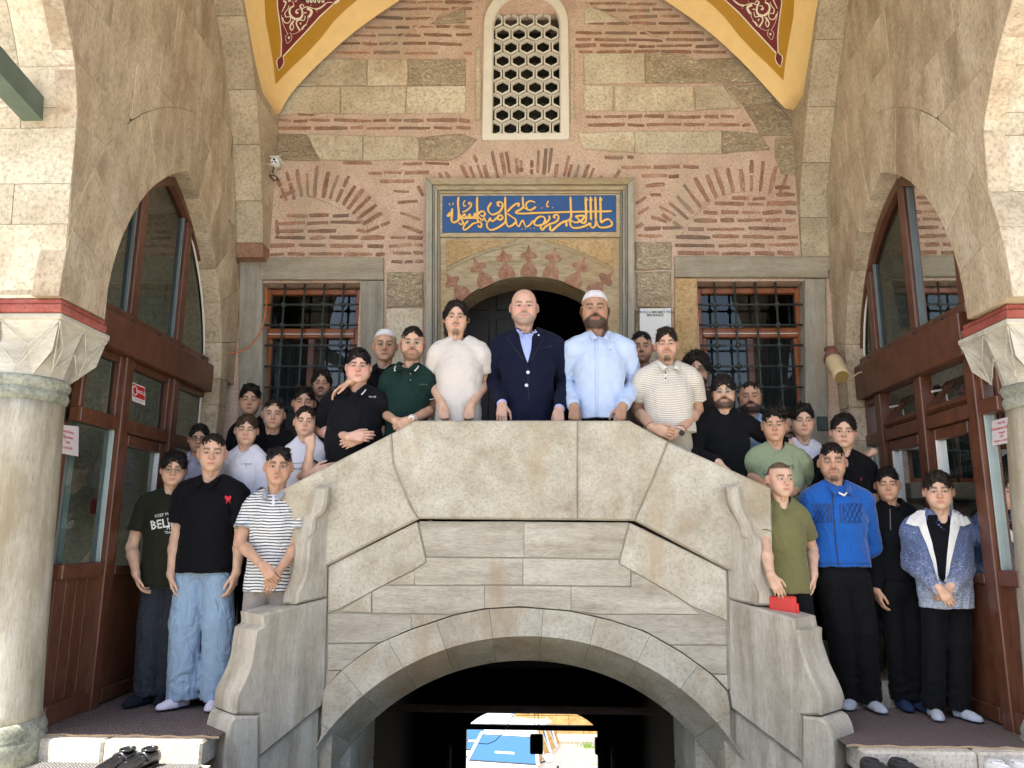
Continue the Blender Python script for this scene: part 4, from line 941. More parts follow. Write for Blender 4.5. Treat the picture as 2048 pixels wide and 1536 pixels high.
# ================================================================ staircase
st=thing('double_staircase','double stone staircase with curved scroll-ended parapet over an arched passage','staircase',(0,4.95,-.14))
def SP(pts,t=0,mat=STAIR,bev=.0025,gap=.0011,wb=.0014,name='stone_block',back=-.14,fr=FS,step=.15):
    return stone(name,fr,fr.pxs(pts),back,t,mat,st,bev=bev,gap=gap,wb=wb,step=step,seed=int(pts[0][0]*3+pts[0][1]))
PT=.03
for P in ([(832,842),(1155,842),(1155,1040.5),(838,1038),(825,1017),(808,976),(789,930),(784,868)],
          [(1155,842),(1258,842),(1335,884),(1302,966),(1269,1042),(1155,1040.5)],
          [(784,868),(789,930),(808,976),(825,1017),(838,1038),(832,1042),(656,1131),(560,1181),(560,982)],
          [(1335,884),(1540,976),(1545,1184),(1453,1139),(1269,1042),(1302,966)]):
    SP(P,PT,STAIR,bev=.012,gap=.0012,wb=.0012,name='parapet_slab',back=-.19)
# rounded coping line along the top of the parapet
B=MB(); B.tube([FS.p(*FS.px(x,y+2),-.08) for x,y in ((568,979),(700,911),(832,841.5),(1045,841),(1258,841.5),(1400,910),(1532,973))],.022,8); 
for P,m in (([(656,1133),(834,1043),(850,1114),(852,1124),(829,1139),(792,1158),(743,1183),(679,1218),(656,1226)],STAIR),
          ([(838,1042),(1048,1043),(1048,1115),(852,1114)],STAIRH),([(1048,1043),(1258,1045),(1239,1118),(1048,1115)],STAIRH),
          ([(1260,1046),(1453,1142),(1455,1241),(1383,1212),(1352,1192),(1310,1167),(1262,1140),(1239,1127)],STAIR),
          ([(852,1115),(1046,1117),(1046,1170),(829,1170),(829,1140),(853,1125)],STAIRH),([(1046,1117),(1237,1120),(1238,1128),(1261,1141),(1261,1173),(1046,1170)],STAIRH),
          ([(829,1141),(828,1170),(769,1170),(792,1159)],STAIR),([(744,1184),(768,1171),(829,1171),(969,1172),(969,1217),(900,1229),(870,1228),(744,1226)],STAIRH),
          ([(743,1184),(743,1226),(680,1223)],STAIR),([(969,1172),(1142,1173),(1142,1221),(1040,1213),(969,1217)],STAIRH),([(1142,1173),(1262,1174),(1263,1142),(1310,1168),(1352,1194),(1381,1213),(1400,1229),(1200,1228),(1142,1221)],STAIRH),
          ([(656,1228),(822,1229),(822,1258),(760,1285),(656,1287)],STAIRH),([(822,1229),(868,1230),(902,1231),(868,1243),(822,1258)],STAIR),
          ([(1180,1229),(1400,1230),(1453,1243),(1454,1290),(1340,1289),(1290,1262),(1222,1240)],STAIRH),
          ([(656,1288),(755,1288),(722,1310),(684,1340),(656,1341)],STAIRH),([(654,1342),(681,1342),(650,1378)],STAIR),
          ([(1342,1291),(1454,1291),(1454,1348),(1424,1348),(1362,1303)],STAIRH),([(1426,1350),(1455,1350),(1457,1382)],STAIR)): SP(P,random.uniform(-.003,.003),m,back=-.17)
MJ=plain('joint_mortar_grey',(.30,.275,.22),.9)
B=MB(); prism(B,FS,FS.pxs([(644,1196),(648,1134),(832,1046),(1262,1046),(1464,1145),(1466,1384),(1425,1349),(1362,1303),(1290,1262),(1220,1239),(1140,1221),(1040,1213),(969,1217),(905,1230),(868,1243),(822,1258),(760,1284),(722,1309),(682,1340),(646,1380)]),-.12,-.009,0); B.obj('joint_mortar',MJ,st)
# voussoir ring with splayed reveal
F2=Fr((0,5.24,0),(1,0,0),(0,0,1),(0,-1,0)); cf=(1052,1779,507); cb=(1051,1769,448)
EXT=[(636,1640),(646,1382),(682,1342),(722,1311),(760,1286),(822,1260),(868,1245),(905,1232),(969,1219),(1040,1215),(1140,1223),(1220,1241),(1290,1264),(1362,1305),(1425,1351),(1457,1386),(1468,1640)]
def extat(a):
    # where the radius at angle a (from vertical) leaves the ring
    d=Vector((math.sin(a),-math.cos(a))); o=Vector(cf[:2]); 
    for p,q in zip(EXT,EXT[1:]):
        p,q=Vector(p),Vector(q); e=q-p; den=d.x*e.y-d.y*e.x
        if abs(den)<1e-9: continue
        t=((p.x-o.x)*e.y-(p.y-o.y)*e.x)/den; u=((p.x-o.x)*d.y-(p.y-o.y)*d.x)/den
        if -1e-6<=u<=1+1e-6 and t>0: return o+d*t
    return None
angs=[-62,-51,-40,-29,-18.5,-7.5,3.5,14.5,26,37.5,49,62]
for a0,a1 in zip(angs,angs[1:]):
    m=6; V=[]; e=math.radians(.035)
    for i in range(m+1):
        a=math.radians(a0)+e+(math.radians(a1-a0)-2*e)*i/m
        E2=extat(a); 
        if E2 is None: E2=Vector((cf[0]+(cf[2]+70)*math.sin(a),cf[1]-(cf[2]+70)*math.cos(a)))
        if (E2-Vector(cf[:2])).length<cf[2]+2: E2=Vector((cf[0]+(cf[2]+2)*math.sin(a),cf[1]-(cf[2]+2)*math.cos(a)))
        f0=(cf[0]+cf[2]*math.sin(a),cf[1]-cf[2]*math.cos(a)); b0=(cb[0]+cb[2]*math.sin(a),cb[1]-cb[2]*math.cos(a))
        pe=FS.px(*E2); pf=FS.px(*f0); pb=F2.px(*b0)
        V+=[FS.p(*pe,-.25),FS.p(*pe,.004),FS.p(*pf,.004),F2.p(*pb,0),F2.p(*pb,-.1)]
    Fc=[[5*i+q,5*i+q+1,5*i+q+6,5*i+q+5] for i in range(m) for q in range(4)]+[[0,1,2,3,4],[5*m+4,5*m+3,5*m+2,5*m+1,5*m]]
    B=MB(); B.add(V,Fc); B.obj('voussoir',STAIR,st)
# lower jamb stones under the springing (run below the frame)
for sg in (-1,1):
    for a,b,z0,z1 in ((1.18,1.75,-.9,-.14),):
        pass
for side_,xs in ((-1,(640,700)),(1,(1462,1405))):
    pass
for a,b in ((-1.50,-1.235),(1.145,1.42)):
    B=MB(); B.box((a,5.0,-1.2),(b,5.2,.18)); B.obj('backing_stone',STAIR,st)
# wings -------------------------------------------------------------
WLf=Fr((-1.285,4.95,0),(-.70,-.714,0),(0,0,1),(.714,-.70,0)); WRf=Fr((1.20,4.95,0),(.70,-.714,0),(0,0,1),(-.714,-.70,0))
def wing(fr,pts,T,name='parapet_end',t1=0,bev=.014):
    P=ccw(fr.pxs(pts)); B=MB()
    # densify and smooth profile a little
    prism(B,fr,P,-T,t1,bev); o=B.obj(name,WING,st); return o
def sm(pts,k=3):
    out=[]
    for i in range(len(pts)-1):
        p0,p1,p2,p3=[Vector(pts[max(0,min(len(pts)-1,j))]) for j in (i-1,i,i+1,i+2)]
        for j in range(k):
            t=j/k; q=.5*((2*p1)+(p2-p0)*t+(2*p0-5*p1+4*p2-p3)*t*t+(3*p1-p0-3*p2+p3)*t**3); out.append(tuple(q))
    return out+[pts[-1]]
prof=sm([(511,1261),(508,1278),(505,1300),(502,1321),(494,1345),(484,1368),(474,1388),(470,1405),(470,1428)])
prof2=sm([(470,1432),(461,1440),(455,1458),(451,1480),(448,1505),(446,1540),(445,1620)])
wing(WLf,[(657,1196),(522,1229),(525,1252)]+prof+[(471,1429.5),(519,1430),(520,1515),(645,1413),(652,1381)],.27)
wing(WLf,[(518,1431)]+prof2+[(518,1620)],.27,t1=.006)
wing(WLf,[(646,1417),(520,1520),(520,1700),(640,1700)],.25,t1=-.03)
FU=Fr((0,4.84,0),(1,0,0),(0,0,1),(0,-1,0))
def uscroll(inn,out):
    P=ccw(FU.pxs(sm(inn)+sm(out)[::-1])); B=MB(); prism(B,FU,P,-.12,0,.014); B.obj('parapet_scroll',WING,st)
uscroll([(656,974),(652,1008),(644,1027),(632,1036),(629,1052),(626,1070),(618,1079),(615,1100),(612,1141),(603,1168),(595,1186),(594,1209)],[(628,973),(624,1002),(619,1025),(606,1035),(602,1054),(590,1080),(588,1108),(582,1141),(575,1168),(567,1188),(566,1208)])
uscroll([(1454,974),(1460,1008),(1472,1033),(1482,1052),(1485,1071),(1494,1080),(1498,1100),(1496,1141),(1504,1166),(1513,1186),(1511,1211)],[(1480,971),(1485,1006),(1494,1030),(1506,1048),(1511,1068),(1523,1081),(1526,1103),(1526,1141),(1536,1166),(1544,1188),(1546,1211)])
up=sm([(655,976),(652,992),(650,1008),(644,1025),(632,1034),(629,1052),(626,1070),(618,1079),(615,1100),(612,1141),(603,1168),(595,1186),(593,1209)])
wing(WLf,[(661,974)]+up+[(656,1194)],.20,t1=.003)
prof=sm([(1600,1262),(1600,1285),(1606,1307),(1617,1340),(1632,1372),(1641,1395),(1643,1412),(1640,1431)])
prof2=sm([(1640,1436),(1651,1444),(1660,1462),(1666,1490),(1668,1530),(1670,1620)])
wing(WRf,[(1456,1199),(1586,1237),(1590,1258)]+prof+[(1602,1431.5),(1603,1525),(1461,1417),(1455,1380)],.27)
wing(WRf,[(1604,1432)]+prof2+[(1604,1620)],.27,t1=.006)
wing(WRf,[(1461,1421),(1604,1532),(1604,1700),(1464,1700)],.25,t1=-.03)
up=sm([(1456,976),(1459,992),(1462,1010),(1470,1030),(1482,1050),(1485,1070),(1494,1078),(1497,1100),(1496,1141),(1504,1166),(1512,1186),(1511,1211)])
wing(WRf,[(1450,974)]+up+[(1455,1198)],.20,t1=.003)
# steps --------------------------------------------------------------
TREAD=stonemat('tread_stone',(.30,.28,.23),(.40,.375,.32),(.48,.455,.40),big=3,fine=50,bs=.3,pits=.2)
def stepz(x,y):
    s=-1 if x<-.06 else 1; xx=(x+.06)*s
    if xx<.70: return 1.03
    if xx<.98: return .86
    if xx<1.22 and y>5.05: return .69
    a=math.degrees(math.atan2(y-5.05,xx-1.22))
    return 0 if a<16 else .17 if a<33 else .345 if a<51 else .52 if a<70 else .69
def slab(P,z1,name='step',z0=-.13):
    B=MB(); fr=Fr((0,0,0),(1,0,0),(0,1,0),(0,0,1)); prism(B,fr,P,z0,z1,.008); return B.obj(name,TREAD,st)
slab([(-.76,5.145),(.64,5.145),(.64,6.58),(-.76,6.58)],1.03,'landing',.76)
for s in (-1,1):
    X=lambda u: -.06+s*u
    slab([(X(.702),5.145),(X(.98),5.145),(X(.98),6.58),(X(.702),6.58)],.86,'step',.70); 
    slab([(X(.982),5.145),(X(1.22),5.145),(X(1.22),6.44),(X(.982),6.44)],.69,'step',.42)
    piv=(1.22,5.05); lim=2.62; top=6.42
    def hit(a):
        a=math.radians(a); dx,dy=math.cos(a),math.sin(a); t=min((lim-piv[0])/dx if dx>1e-6 else 9,(top-piv[1])/dy if dy>1e-6 else 9); return (piv[0]+dx*t,piv[1]+dy*t)
    for a0,a1,z in ((16,33,.17),(33,51,.345),(51,70,.52),(70,90,.69)):
        P=[(piv[0]+.04*math.cos(math.radians((a0+a1)/2)),piv[1]+.1),hit(a0)]; c=(lim,top)
        h0,h1=hit(a0),hit(a1)
        if abs(h0[0]-lim)<1e-6 and abs(h1[1]-top)<1e-6: P.append(c)
        P.append(h1); P=[(X(u),v) for u,v in P]; slab(P,z)
# ================================================================ ground, platforms, mats
PAVE=stonemat('courtyard_paving',(.42,.38,.31),(.52,.48,.40),(.60,.56,.48),big=1.2,fine=40,bs=.3,pits=.1,rv=0)
STEPM=stonemat('bright_step_stone',(.42,.38,.31),(.52,.48,.41),(.60,.56,.49),big=3,fine=50,bs=.3,pits=.2)
B=MB(); g0=-.118
for x0,x1,y0,y1 in ((-14,-1.72,-12,4.36),(1.66,14,-12,4.36),(-1.72,1.66,-12,3.0)): B.box((x0,y0,g0-.1),(x1,y1,g0))
o=B.obj('courtyard_ground',PAVE,None); tagp(o,kind='structure')
for s,x0,x1 in ((-1,-3.4,-1.78),(1,1.72,3.5)):
    t=thing('platform',('left' if s<0 else 'right')+' raised stone platform under the brown mat','platform',((x0+x1)/2,5,-.14))
    n=3; e=.003
    for i in range(n):
        a=x0+(x1-x0)*i/n; B=MB(); B.box((a+e,4.375,-.14),(a+(x1-x0)/n-e,4.80,-.004),.012); B.obj('kerb_stone',STEPM,t)
    B=MB(); B.box((x0 if s<0 else 1.62,4.80,-.14),(-1.68 if s<0 else x1,6.58,-.006)); B.obj('slab',TREAD,t)
def matmat(name,a,b,sc):
    m,nt,p=newmat(name); c=coords(nt,(1,1,1),False); v=nt.nodes.new('ShaderNodeTexVoronoi'); v.inputs['Scale'].default_value=sc; nt.links.new(c,v.inputs['Vector'])
    wv=nt.nodes.new('ShaderNodeTexWave'); wv.wave_type='BANDS'; wv.bands_direction='DIAGONAL'; wv.inputs['Scale'].default_value=sc*.22; wv.inputs['Distortion'].default_value=2.5; wv.inputs['Detail'].default_value=2; nt.links.new(c,wv.inputs['Vector'])
    f=M2(nt,'MULTIPLY',wv.outputs['Fac'],v.outputs['Distance']); f=M2(nt,'MULTIPLY',f,1.8,True); nt.links.new(mixc(nt,f,a,b),p.inputs['Base Color']); p.inputs['Roughness'].default_value=.95
    nt.links.new(bump(nt,p,f,.9,.006),p.inputs['Normal']); return m
MATM=matmat('brown_ribbed_mat',(.065,.045,.043),(.20,.155,.15),120); GREYMAT=matmat('grey_rubber_mat',(.05,.05,.05),(.22,.215,.20),150); TAN=plain('tan_mat_backing',(.45,.33,.22),.9)
def mat_(x0,x1,y0,y1,lab,m=MATM,z=.0,th=.011,nm='floor_mat',cat='mat',edge=True):
    t=thing(nm,lab,cat,((x0+x1)/2,(y0+y1)/2,z)); B=MB(); nx,ny=40,8; V=[]
    for j in range(ny+1):
        for i in range(nx+1):
            x=x0+(x1-x0)*i/nx; y=y0+(y1-y0)*j/ny
            if j==0: y+=.008*math.sin(i*1.1)+.006*math.sin(i*.37)
            V.append((x,y,z+th+(.004*max(0,math.sin(i*.9)) if j==0 else 0)))
    B.add(V,[[j*(nx+1)+i,j*(nx+1)+i+1,(j+1)*(nx+1)+i+1,(j+1)*(nx+1)+i] for j in range(ny) for i in range(nx)]); B.obj('pile',m,t,smooth=True)
    if edge:
        B=MB(); V=[]
        for i in range(nx+1): a=V0=Vector((x0+(x1-x0)*i/nx,y0+.008*math.sin(i*1.1)+.006*math.sin(i*.37),z+th+.004*max(0,math.sin(i*.9)))); V+=[a,a-Vector((0,-.004,th+.002))]
        B.add(V,[[2*i,2*i+1,2*i+3,2*i+2] for i in range(nx)]); B.obj('edge',TAN,t)
mat_(-2.80,-1.72,4.44,5.85,'brown ribbed floor mat on the left platform under the boy in pale jeans',z=-.003)
mat_(1.66,2.78,4.44,5.85,'brown ribbed floor mat on the right platform under the boy in the blue jacket',z=-.003)
mat_(-2.62,-1.75,4.02,4.34,'grey rubber doormat under the black loafers',GREYMAT,z=-.117,nm='door_mat',edge=False)
# ================================================================ passage under the stairs
pg=thing('passage','dark vaulted passage running down under the staircase to the street','passage',(0,7,-3))
def vault(B,hw,zs,zc,y0,y1,x0=-.08,n=20):
    V=[]; 
    for i in range(n+1):
        a=math.pi*i/n
        for y in (y0,y1): V.append((x0+hw*math.cos(a),y,zs+(zc-zs)*math.sin(a)))
    B.add(V,[[2*i,2*i+1,2*i+3,2*i+2] for i in range(n)])
B=MB(); r2=FR; 
# first bay: follows the ring's inner circle
V=[];n=24; 
for i in range(n+1):
    a=math.radians(-58+116*i/n); p=F2.px(cb[0]+cb[2]*math.sin(a)*1.001,cb[1]-cb[2]*math.cos(a)); V+=[(p[0],5.24,p[1]),(p[0],5.9,p[1])]
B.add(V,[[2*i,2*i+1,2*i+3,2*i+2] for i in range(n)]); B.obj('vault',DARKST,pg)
for s in (-1,1):
    x=-.08+s*1.10
    for i,(z0,z1) in enumerate(((-.50,-.16),(-.93,-.51),(-1.4,-.94),(-3.2,-1.41))):
        B=MB(); B.box((x,5.26,z0),(x+s*.5,6.05,z1),.004); B.obj('jamb_stone',STAIR,pg)
B=MB()
for s in (-1,1): x=-.08+s*1.35; B.box((x,6.06,-4.6),(x+s*.4,10,.4))
B.box((-1.9,5.9,.15),(1.8,10,.6)); 
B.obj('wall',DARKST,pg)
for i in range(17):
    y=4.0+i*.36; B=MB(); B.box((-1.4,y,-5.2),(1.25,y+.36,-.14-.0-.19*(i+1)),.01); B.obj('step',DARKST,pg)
# far arch wall at Y=10
FE=Fr((0,10,0),(1,0,0),(0,0,1),(0,-1,0))
a_=[FE.px(925,1452),FE.px(1203,1452)]; xl,xr=a_[0][0],a_[1][0]; zsp=FE.px(1060,1455)[1]; ztop=FE.px(1060,1412)[1]; xm=(xl+xr)/2; hw=(xr-xl)/2
P=[(-1.9,-5),(xl,-5),(xl,zsp-.3)]+[(xm+hw*math.cos(math.pi-math.pi*i/24),zsp-.22+(ztop-zsp+.22)*math.sin(math.pi*i/24)**.8) for i in range(25)]+[(xr,zsp-.3),(xr,-5),(1.8,-5),(1.8,.6),(-1.9,.6)]
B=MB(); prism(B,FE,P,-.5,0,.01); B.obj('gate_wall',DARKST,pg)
gt=thing('iron_gate','black iron gate frame with transom bar at the far end of the passage','gate',(0,9.9,-4))
z=FE.px(1060,1452)[1]
B=MB(); B.box((xl-.05,9.9,z-.028),(xr+.05,9.96,z+.028),.004); B.obj('transom_bar',BLACK,gt)
for x in (xl-.0,xr-.06): B=MB(); B.box((x,9.86,-4.6),(x+.06,9.96,z-.03),.004); B.obj('post',BLACK,gt)
for x in (xl-.12,xr+.1): B=MB(); B.tube([(x,9.6,-4.6),(x,9.6,-1.3)],.03,8); B.obj('leaf_tube',plain('worn_steel',(.12,.12,.12),.4,metal=.5),gt,smooth=True)
B=MB(); q=atY(1190,1483,9.8); B.box((q.x-.0,9.8,q.z-.15),(q.x+.12,9.9,q.z+.03),.01); B.obj('lock_box',BLACK,gt)
t=thing('hanging_box','black box hanging on thin wires in front of the van windscreen','box',atY(1073,1460,9.0))
q0,q1=atY(1060,1469,9.0),atY(1086,1507,9.0); B=MB(); B.box((q0.x,8.95,q1.z),(q1.x,9.05,q0.z),.012); B.obj('housing',BLACK,t)
B=MB(); zt_=.2
for dx in (.02,-.02): B.tube([((q0.x+q1.x)/2+dx*2,9,q0.z),((q0.x+q1.x)/2+dx,9.0,q0.z+.08),((q0.x+q1.x)/2,9,zt_)],.004,5)
B.obj('wire',BLACK,t)
B=MB(); pts=[atY(958,1487,9),atY(975,1488,9),atY(990,1482,9),atY(1002,1470,9),atY(1014,1452,9),atY(1030,1425,9)]; B.tube(pts,.004,5); o=B.obj('cable',BLACK,None); tagp(o,'thin black cable looping across the view of the van','cable')
# ================================================================ street and van
STREET=stonemat('street_setts',(.20,.18,.14),(.26,.235,.19),(.32,.295,.24),big=3,fine=20,bs=.5,rv=0)
def sz(y): return -4.64-(y-12)*.105
B=MB(); V=[(-12,10.6,sz(10.6)),(14,10.6,sz(10.6)),(14,60,sz(60)),(-12,60,sz(60))]; B.add(V,[(0,1,2,3)]); o=B.obj('street',STREET,None); tagp(o,kind='structure')
OW=stonemat('orange_stone',(.28,.16,.05),(.38,.24,.09),(.46,.32,.14),big=2,fine=20,bs=.5,rv=.15)
t=thing('street_wall','sunlit orange stone wall across the street beyond the van','wall',(4,33,-6.5))
for j in range(10):
    for i in range(22):
        a=-9+i*1.1+(.5 if j%2 else 0); z0=sz(33)+j*.45; B=MB(); B.box((a,33,z0),(a+1.09,33.5,z0+.44),.02); B.obj('stone',OW,t)
B=MB(); B.box((-12,31.8,sz(32)-.2),(14,32.9,sz(32)+.16),.02); o=B.obj('pavement',STREET,None); tagp(o,kind='structure')
VW=plain('white_car_paint',(.62,.63,.65),.25,spec=.5,var=.01,coat=.6); CG=glassmat('car_glass',(.35,.55,.68),.9); TYRE=plain('tyre_rubber',(.02,.02,.02),.8); RIMM=plain('alloy',(.55,.55,.57),.3,metal=.8); SKYG=plain('windscreen_glass',(.03,.085,.16),.15,spec=.3,var=.02)
def loft(name,rings,mat,par,close=False,smooth=False):
    n=len(rings[0]); V=[v for r in rings for v in r]; Fc=[[i*n+k,i*n+(k+1)%n,(i+1)*n+(k+1)%n,(i+1)*n+k] for i in range(len(rings)-1) for k in range(n)]
    Fc+=[list(range(n))[::-1],[(len(rings)-1)*n+k for k in range(n)]]; B=MB(); B.add(V,Fc); return B.obj(name,mat,par,smooth=smooth)
def van(px_,py_,Y,head,lab,Lg=4.9,Wd=1.9,Ht=1.80,bonnet=1.15):
    """local: x across, y backwards from the nose; head = heading angle of the body's length"""
    x0=atZ(px_,py_,sz(Y)+Ht).x
    t=thing('van' if Ht>1.7 else 'parked_car',lab,'van' if Ht>1.7 else 'car',(0,0,0))
    ca,sa=math.cos(head),math.sin(head); ox,oy=x0,Y
    def W(x,y,z): return (ox+x*ca+y*sa, oy-x*sa+y*ca, sz(oy+y*ca)+z)
    h=Wd/2; ws=bonnet+.72
    st_=[(0,.35,.75,.86),(.12,.25,.95,.94),(bonnet*.6,.22,1.04,1.0),(bonnet,.22,1.10,1.0),(ws,.22,1.14,1.0),(Lg-.1,.25,1.14,1.0),(Lg,.35,1.1,.94)]
    R_=[]
    for y,z0,z1,k_ in st_: R_.append([W(-h*k_,y,z0),W(h*k_,y,z0),W(h*k_,y,z1-.12),W(h*k_*.95,y,z1),W(-h*k_*.95,y,z1),W(-h*k_,y,z1-.12)])
    loft('body',R_,VW,t)
    # roof with rounded plan
    R_=[]
    for y,k_,zz in ((ws-.05,.72,Ht-.07),(ws+.25,.76,Ht),(ws+1.2,.78,Ht+.03),(Lg-.5,.78,Ht+.01),(Lg-.12,.74,Ht-.06)): R_.append([W(-h*k_,y,zz-.07),W(h*k_,y,zz-.07),W(h*k_*.97,y,zz-.02),W(h*k_*.85,y,zz),W(-h*k_*.85,y,zz),W(-h*k_*.97,y,zz-.02)])
    loft('roof',R_,VW,t)
    zt=Ht-.12
    A=[W(-h*.93,bonnet,1.11),W(h*.93,bonnet,1.11),W(h*.74,ws,zt),W(-h*.74,ws,zt)]
    mk('windscreen',A,[(0,1,2,3)],SKYG,t)
    B=MB(); B.tube([A[0],A[1]],.02,6); B.tube([A[2],A[3]],.014,6); B.obj('gasket',BLACK,t)
    B=MB(); B.tube([W(-.25,bonnet+.25,1.3),W(.25,bonnet+.25,1.3)],.03,6); B.obj('dashboard_paper',VW,t)
    for s_ in (-1,1):
        B=MB(); B.tube([W(s_*h*.955,bonnet-.02,1.09),W(s_*h*.755,ws,zt)],.045,8); B.obj('pillar',VW,t,smooth=True)
        ys=[bonnet+.1,ws+.1,ws+1.15,ws+2.2,Lg-.15]
        for i,(a,b) in enumerate(zip(ys,ys[1:])):
            ka=.94 if i==0 else .765
            q=[W(s_*h*.962,a+.05,1.16),W(s_*h*.962,b-.05,1.16),W(s_*h*.775,b-.08,zt-.04),W(s_*h*(.93 if i==0 else .775),a+(.12 if i==0 else .08),1.22 if i==0 else zt-.04)]
            mk('side_window',q,[(0,1,2,3)],DGW,t)
            if i: B=MB(); B.tube([W(s_*h*.97,a,1.13),W(s_*h*.78,a,zt)],.04,6); B.obj('pillar',VW,t)
        B=MB(); B.tube([W(s_*(h-.02),ws-.45,1.12),W(s_*(h+.16),ws-.48,1.2)],.02,6); B.obj('mirror_arm',BLACK,t)
        c=Vector(W(s_*(h+.2),ws-.5,1.25)); B=MB(); B.box(c-Vector((.1,.06,.1)),c+Vector((.1,.06,.1)),.04); B.obj('mirror',VW,t)
        B=MB(); B.tube([W(s_*h*.62,ws+.2,Ht+.03),W(s_*h*.64,Lg-.5,Ht+.04)],.022,6); B.obj('roof_rail',plain('silver_rail',(.5,.48,.52),.4),t)
        for yw in (.9,Lg-.85):
            B=MB(); V=[];n=20
            for (r_,xx) in ((.2,.0),(.31,.01),(.33,-.04),(.33,-.2)):
                for k_ in range(n):
                    a=2*math.pi*k_/n; V.append(W(s_*(h+.0+xx),yw+r_*math.cos(a),.33+r_*math.sin(a)))
            B.add(V,[[i*n+k_,i*n+(k_+1)%n,(i+1)*n+(k_+1)%n,(i+1)*n+k_] for i in range(3) for k_ in range(n)]); B.obj('tyre',TYRE,t)
            B=MB(); V=[W(s_*(h+.012),yw+.21*math.cos(2*math.pi*k_/n),.33+.21*math.sin(2*math.pi*k_/n)) for k_ in range(n)]; B.add(V,[list(range(n))]); B.obj('rim',RIMM,t)
        q=[W(s_*h*.6,.0,.62),W(s_*h*.9,.05,.62),W(s_*h*.9,.12,.85),W(s_*h*.6,.03,.8)]; mk('headlight',q,[(0,1,2,3)],CG,t)
    B=MB(); c=W(.1,bonnet+.2,1.2); B.tube([W(-.7,bonnet+.03,1.12),W(-.2,bonnet+.35,1.35)],.012,5); B.tube([W(.1,bonnet+.03,1.12),W(.5,bonnet+.35,1.35)],.012,5); B.obj('wiper',BLACK,t)
    return t
DGW=plain('tinted_side_glass',(.03,.035,.03),.08,spec=.9,coat=1)
van(980,1500,19.6,.18,'white people carrier parked nose-on beyond the passage with a bright blue windscreen')
van(925,1500,21.5,.10,'second white car showing a strip of side window left of the van',Ht=1.72,Wd=1.8)
t=thing('shop_banner','blue and pink banner on the far side of the street above the van','banner',(-1,32,-4))
q=[atY(965,1455,32),atY(1030,1428,32),atY(1030,1405,32),atY(965,1405,32)]
mk('blue_panel',[q[0],atY(993,1445,32),atY(993,1405,32),q[3]],[(0,1,2,3)],plain('banner_blue',(.04,.22,.60),.5),t); mk('pink_panel',[atY(993,1445,32),atY(1001,1442,32),atY(1001,1405,32),atY(993,1405,32)],[(0,1,2,3)],plain('banner_pink',(.65,.25,.3),.5),t); mk('violet_panel',[atY(1001,1442,32),q[1],q[2],atY(1001,1405,32)],[(0,1,2,3)],plain('banner_violet',(.12,.16,.55),.5),t)
t=atZ(1172,1495,sz(22)); B=MB()
for i in range(60):
    a=random.uniform(0,6.28); r_=random.uniform(.02,.35); c=t+Vector((r_*math.cos(a),r_*math.sin(a)*.6,0)); h=random.uniform(.05,.22)
    B.add([c,c+Vector((.03,0,0)),c+Vector((random.uniform(-.06,.06),0,h))],[(0,1,2)])
o=B.obj('weeds',plain('weed_green',(.12,.20,.03),.7),None); tagp(o,'tuft of green weeds growing at the street kerb','weeds',kind='stuff')
# ================================================================ opposite side of the courtyard (behind the photographer) that bounces the sun
t=thing('courtyard_arcade','pale arcade across the courtyard behind the photographer','building',(0,-11,-.14))
B=MB()
for i in range(9):
    x=-13+i*3.2; B.box((x,-11.5,-.14),(x+.55,-11,3.2))
B.box((-14,-11.6,3.2),(14,-11,4.6)); B.box((-14,-14,-.14),(14,-13.8,4.6)); B.box((-14,-14,4.6),(14,-10.7,4.75)); B.obj('wall',LIMEP,t)
# ================================================================ fittings
t=thing('security_camera','small white bullet camera with dark lenses on the left pilaster','camera',atY(525,325,6.4))
c=atY(549,323,6.25); B=MB(); B.tube([c+Vector((-.02,.16,.03)),c],[.032,.036],14); B.obj('housing',WHITE,t,smooth=True)
B=MB(); B.tube([c+Vector((0,.0,0)),c+Vector((.002,-.012,0))],[.034,.032],14); B.obj('face_plate',WHITE,t)
B=MB()
for dx,dz,r_ in ((0,.012,.011),(-.015,-.012,.008),(.014,-.012,.008)): B.tube([c+Vector((dx,-.012,dz)),c+Vector((dx,-.017,dz))],r_,10)
B.obj('lens',BLACK,t); B=MB(); B.box(c+Vector((-.04,-.03,.034)),c+Vector((.046,.15,.042)),.003); B.obj('sun_shield',WHITE,t)
B=MB(); B.tube([atY(523,326,6.45),c+Vector((-.03,.05,-.01))],.009,8); B.obj('bracket',WHITE,t)
B=MB(); B.tube([atY(x,y,6.46) for x,y in ((548,332),(545,345),(552,352),(540,350),(527,358),(523,375),(521,440),(519,505))],.006,6); B.tube([atY(x,y,6.44) for x,y in ((552,352),(556,358),(548,362),(540,352))],.008,6); B.obj('cable',IRON,t,smooth=True)
B=MB(); B.tube([atY(532,573,6.53)]+[atY(x,y,6.5) for x,y in ((533,590),(532,620),(526,650),(513,678),(495,697),(470,706))]+[atY(440,708,6.40),atY(418,705,6.34)],.005,6); o=B.obj('orange_cable',plain('cable_orange',(.75,.16,.03),.5),None,smooth=True); tagp(o,'orange cable sagging from the left grilled window to the glazed screen','cable')
t=thing('floodlight','beige bullet-shaped lamp with a brown bracket on the right pilaster','lamp',atY(1668,718,6.3))
BEI=plain('beige_housing',(.62,.50,.30),.4); a,b=atY(1667,722,6.25),atY(1683,752,6.05); B=MB(); d=(b-a).normalized()
B.tube([a-d*.03,a,a+d*.02,b,b+d*.012],[.04,.066,.071,.064,.058],20); B.obj('housing',BEI,t,smooth=True)
B=MB(); B.tube([b+d*.012,b+d*.02],[.053,.051],20); B.obj('lens',plain('amber_lens',(.30,.20,.07),.2),t)
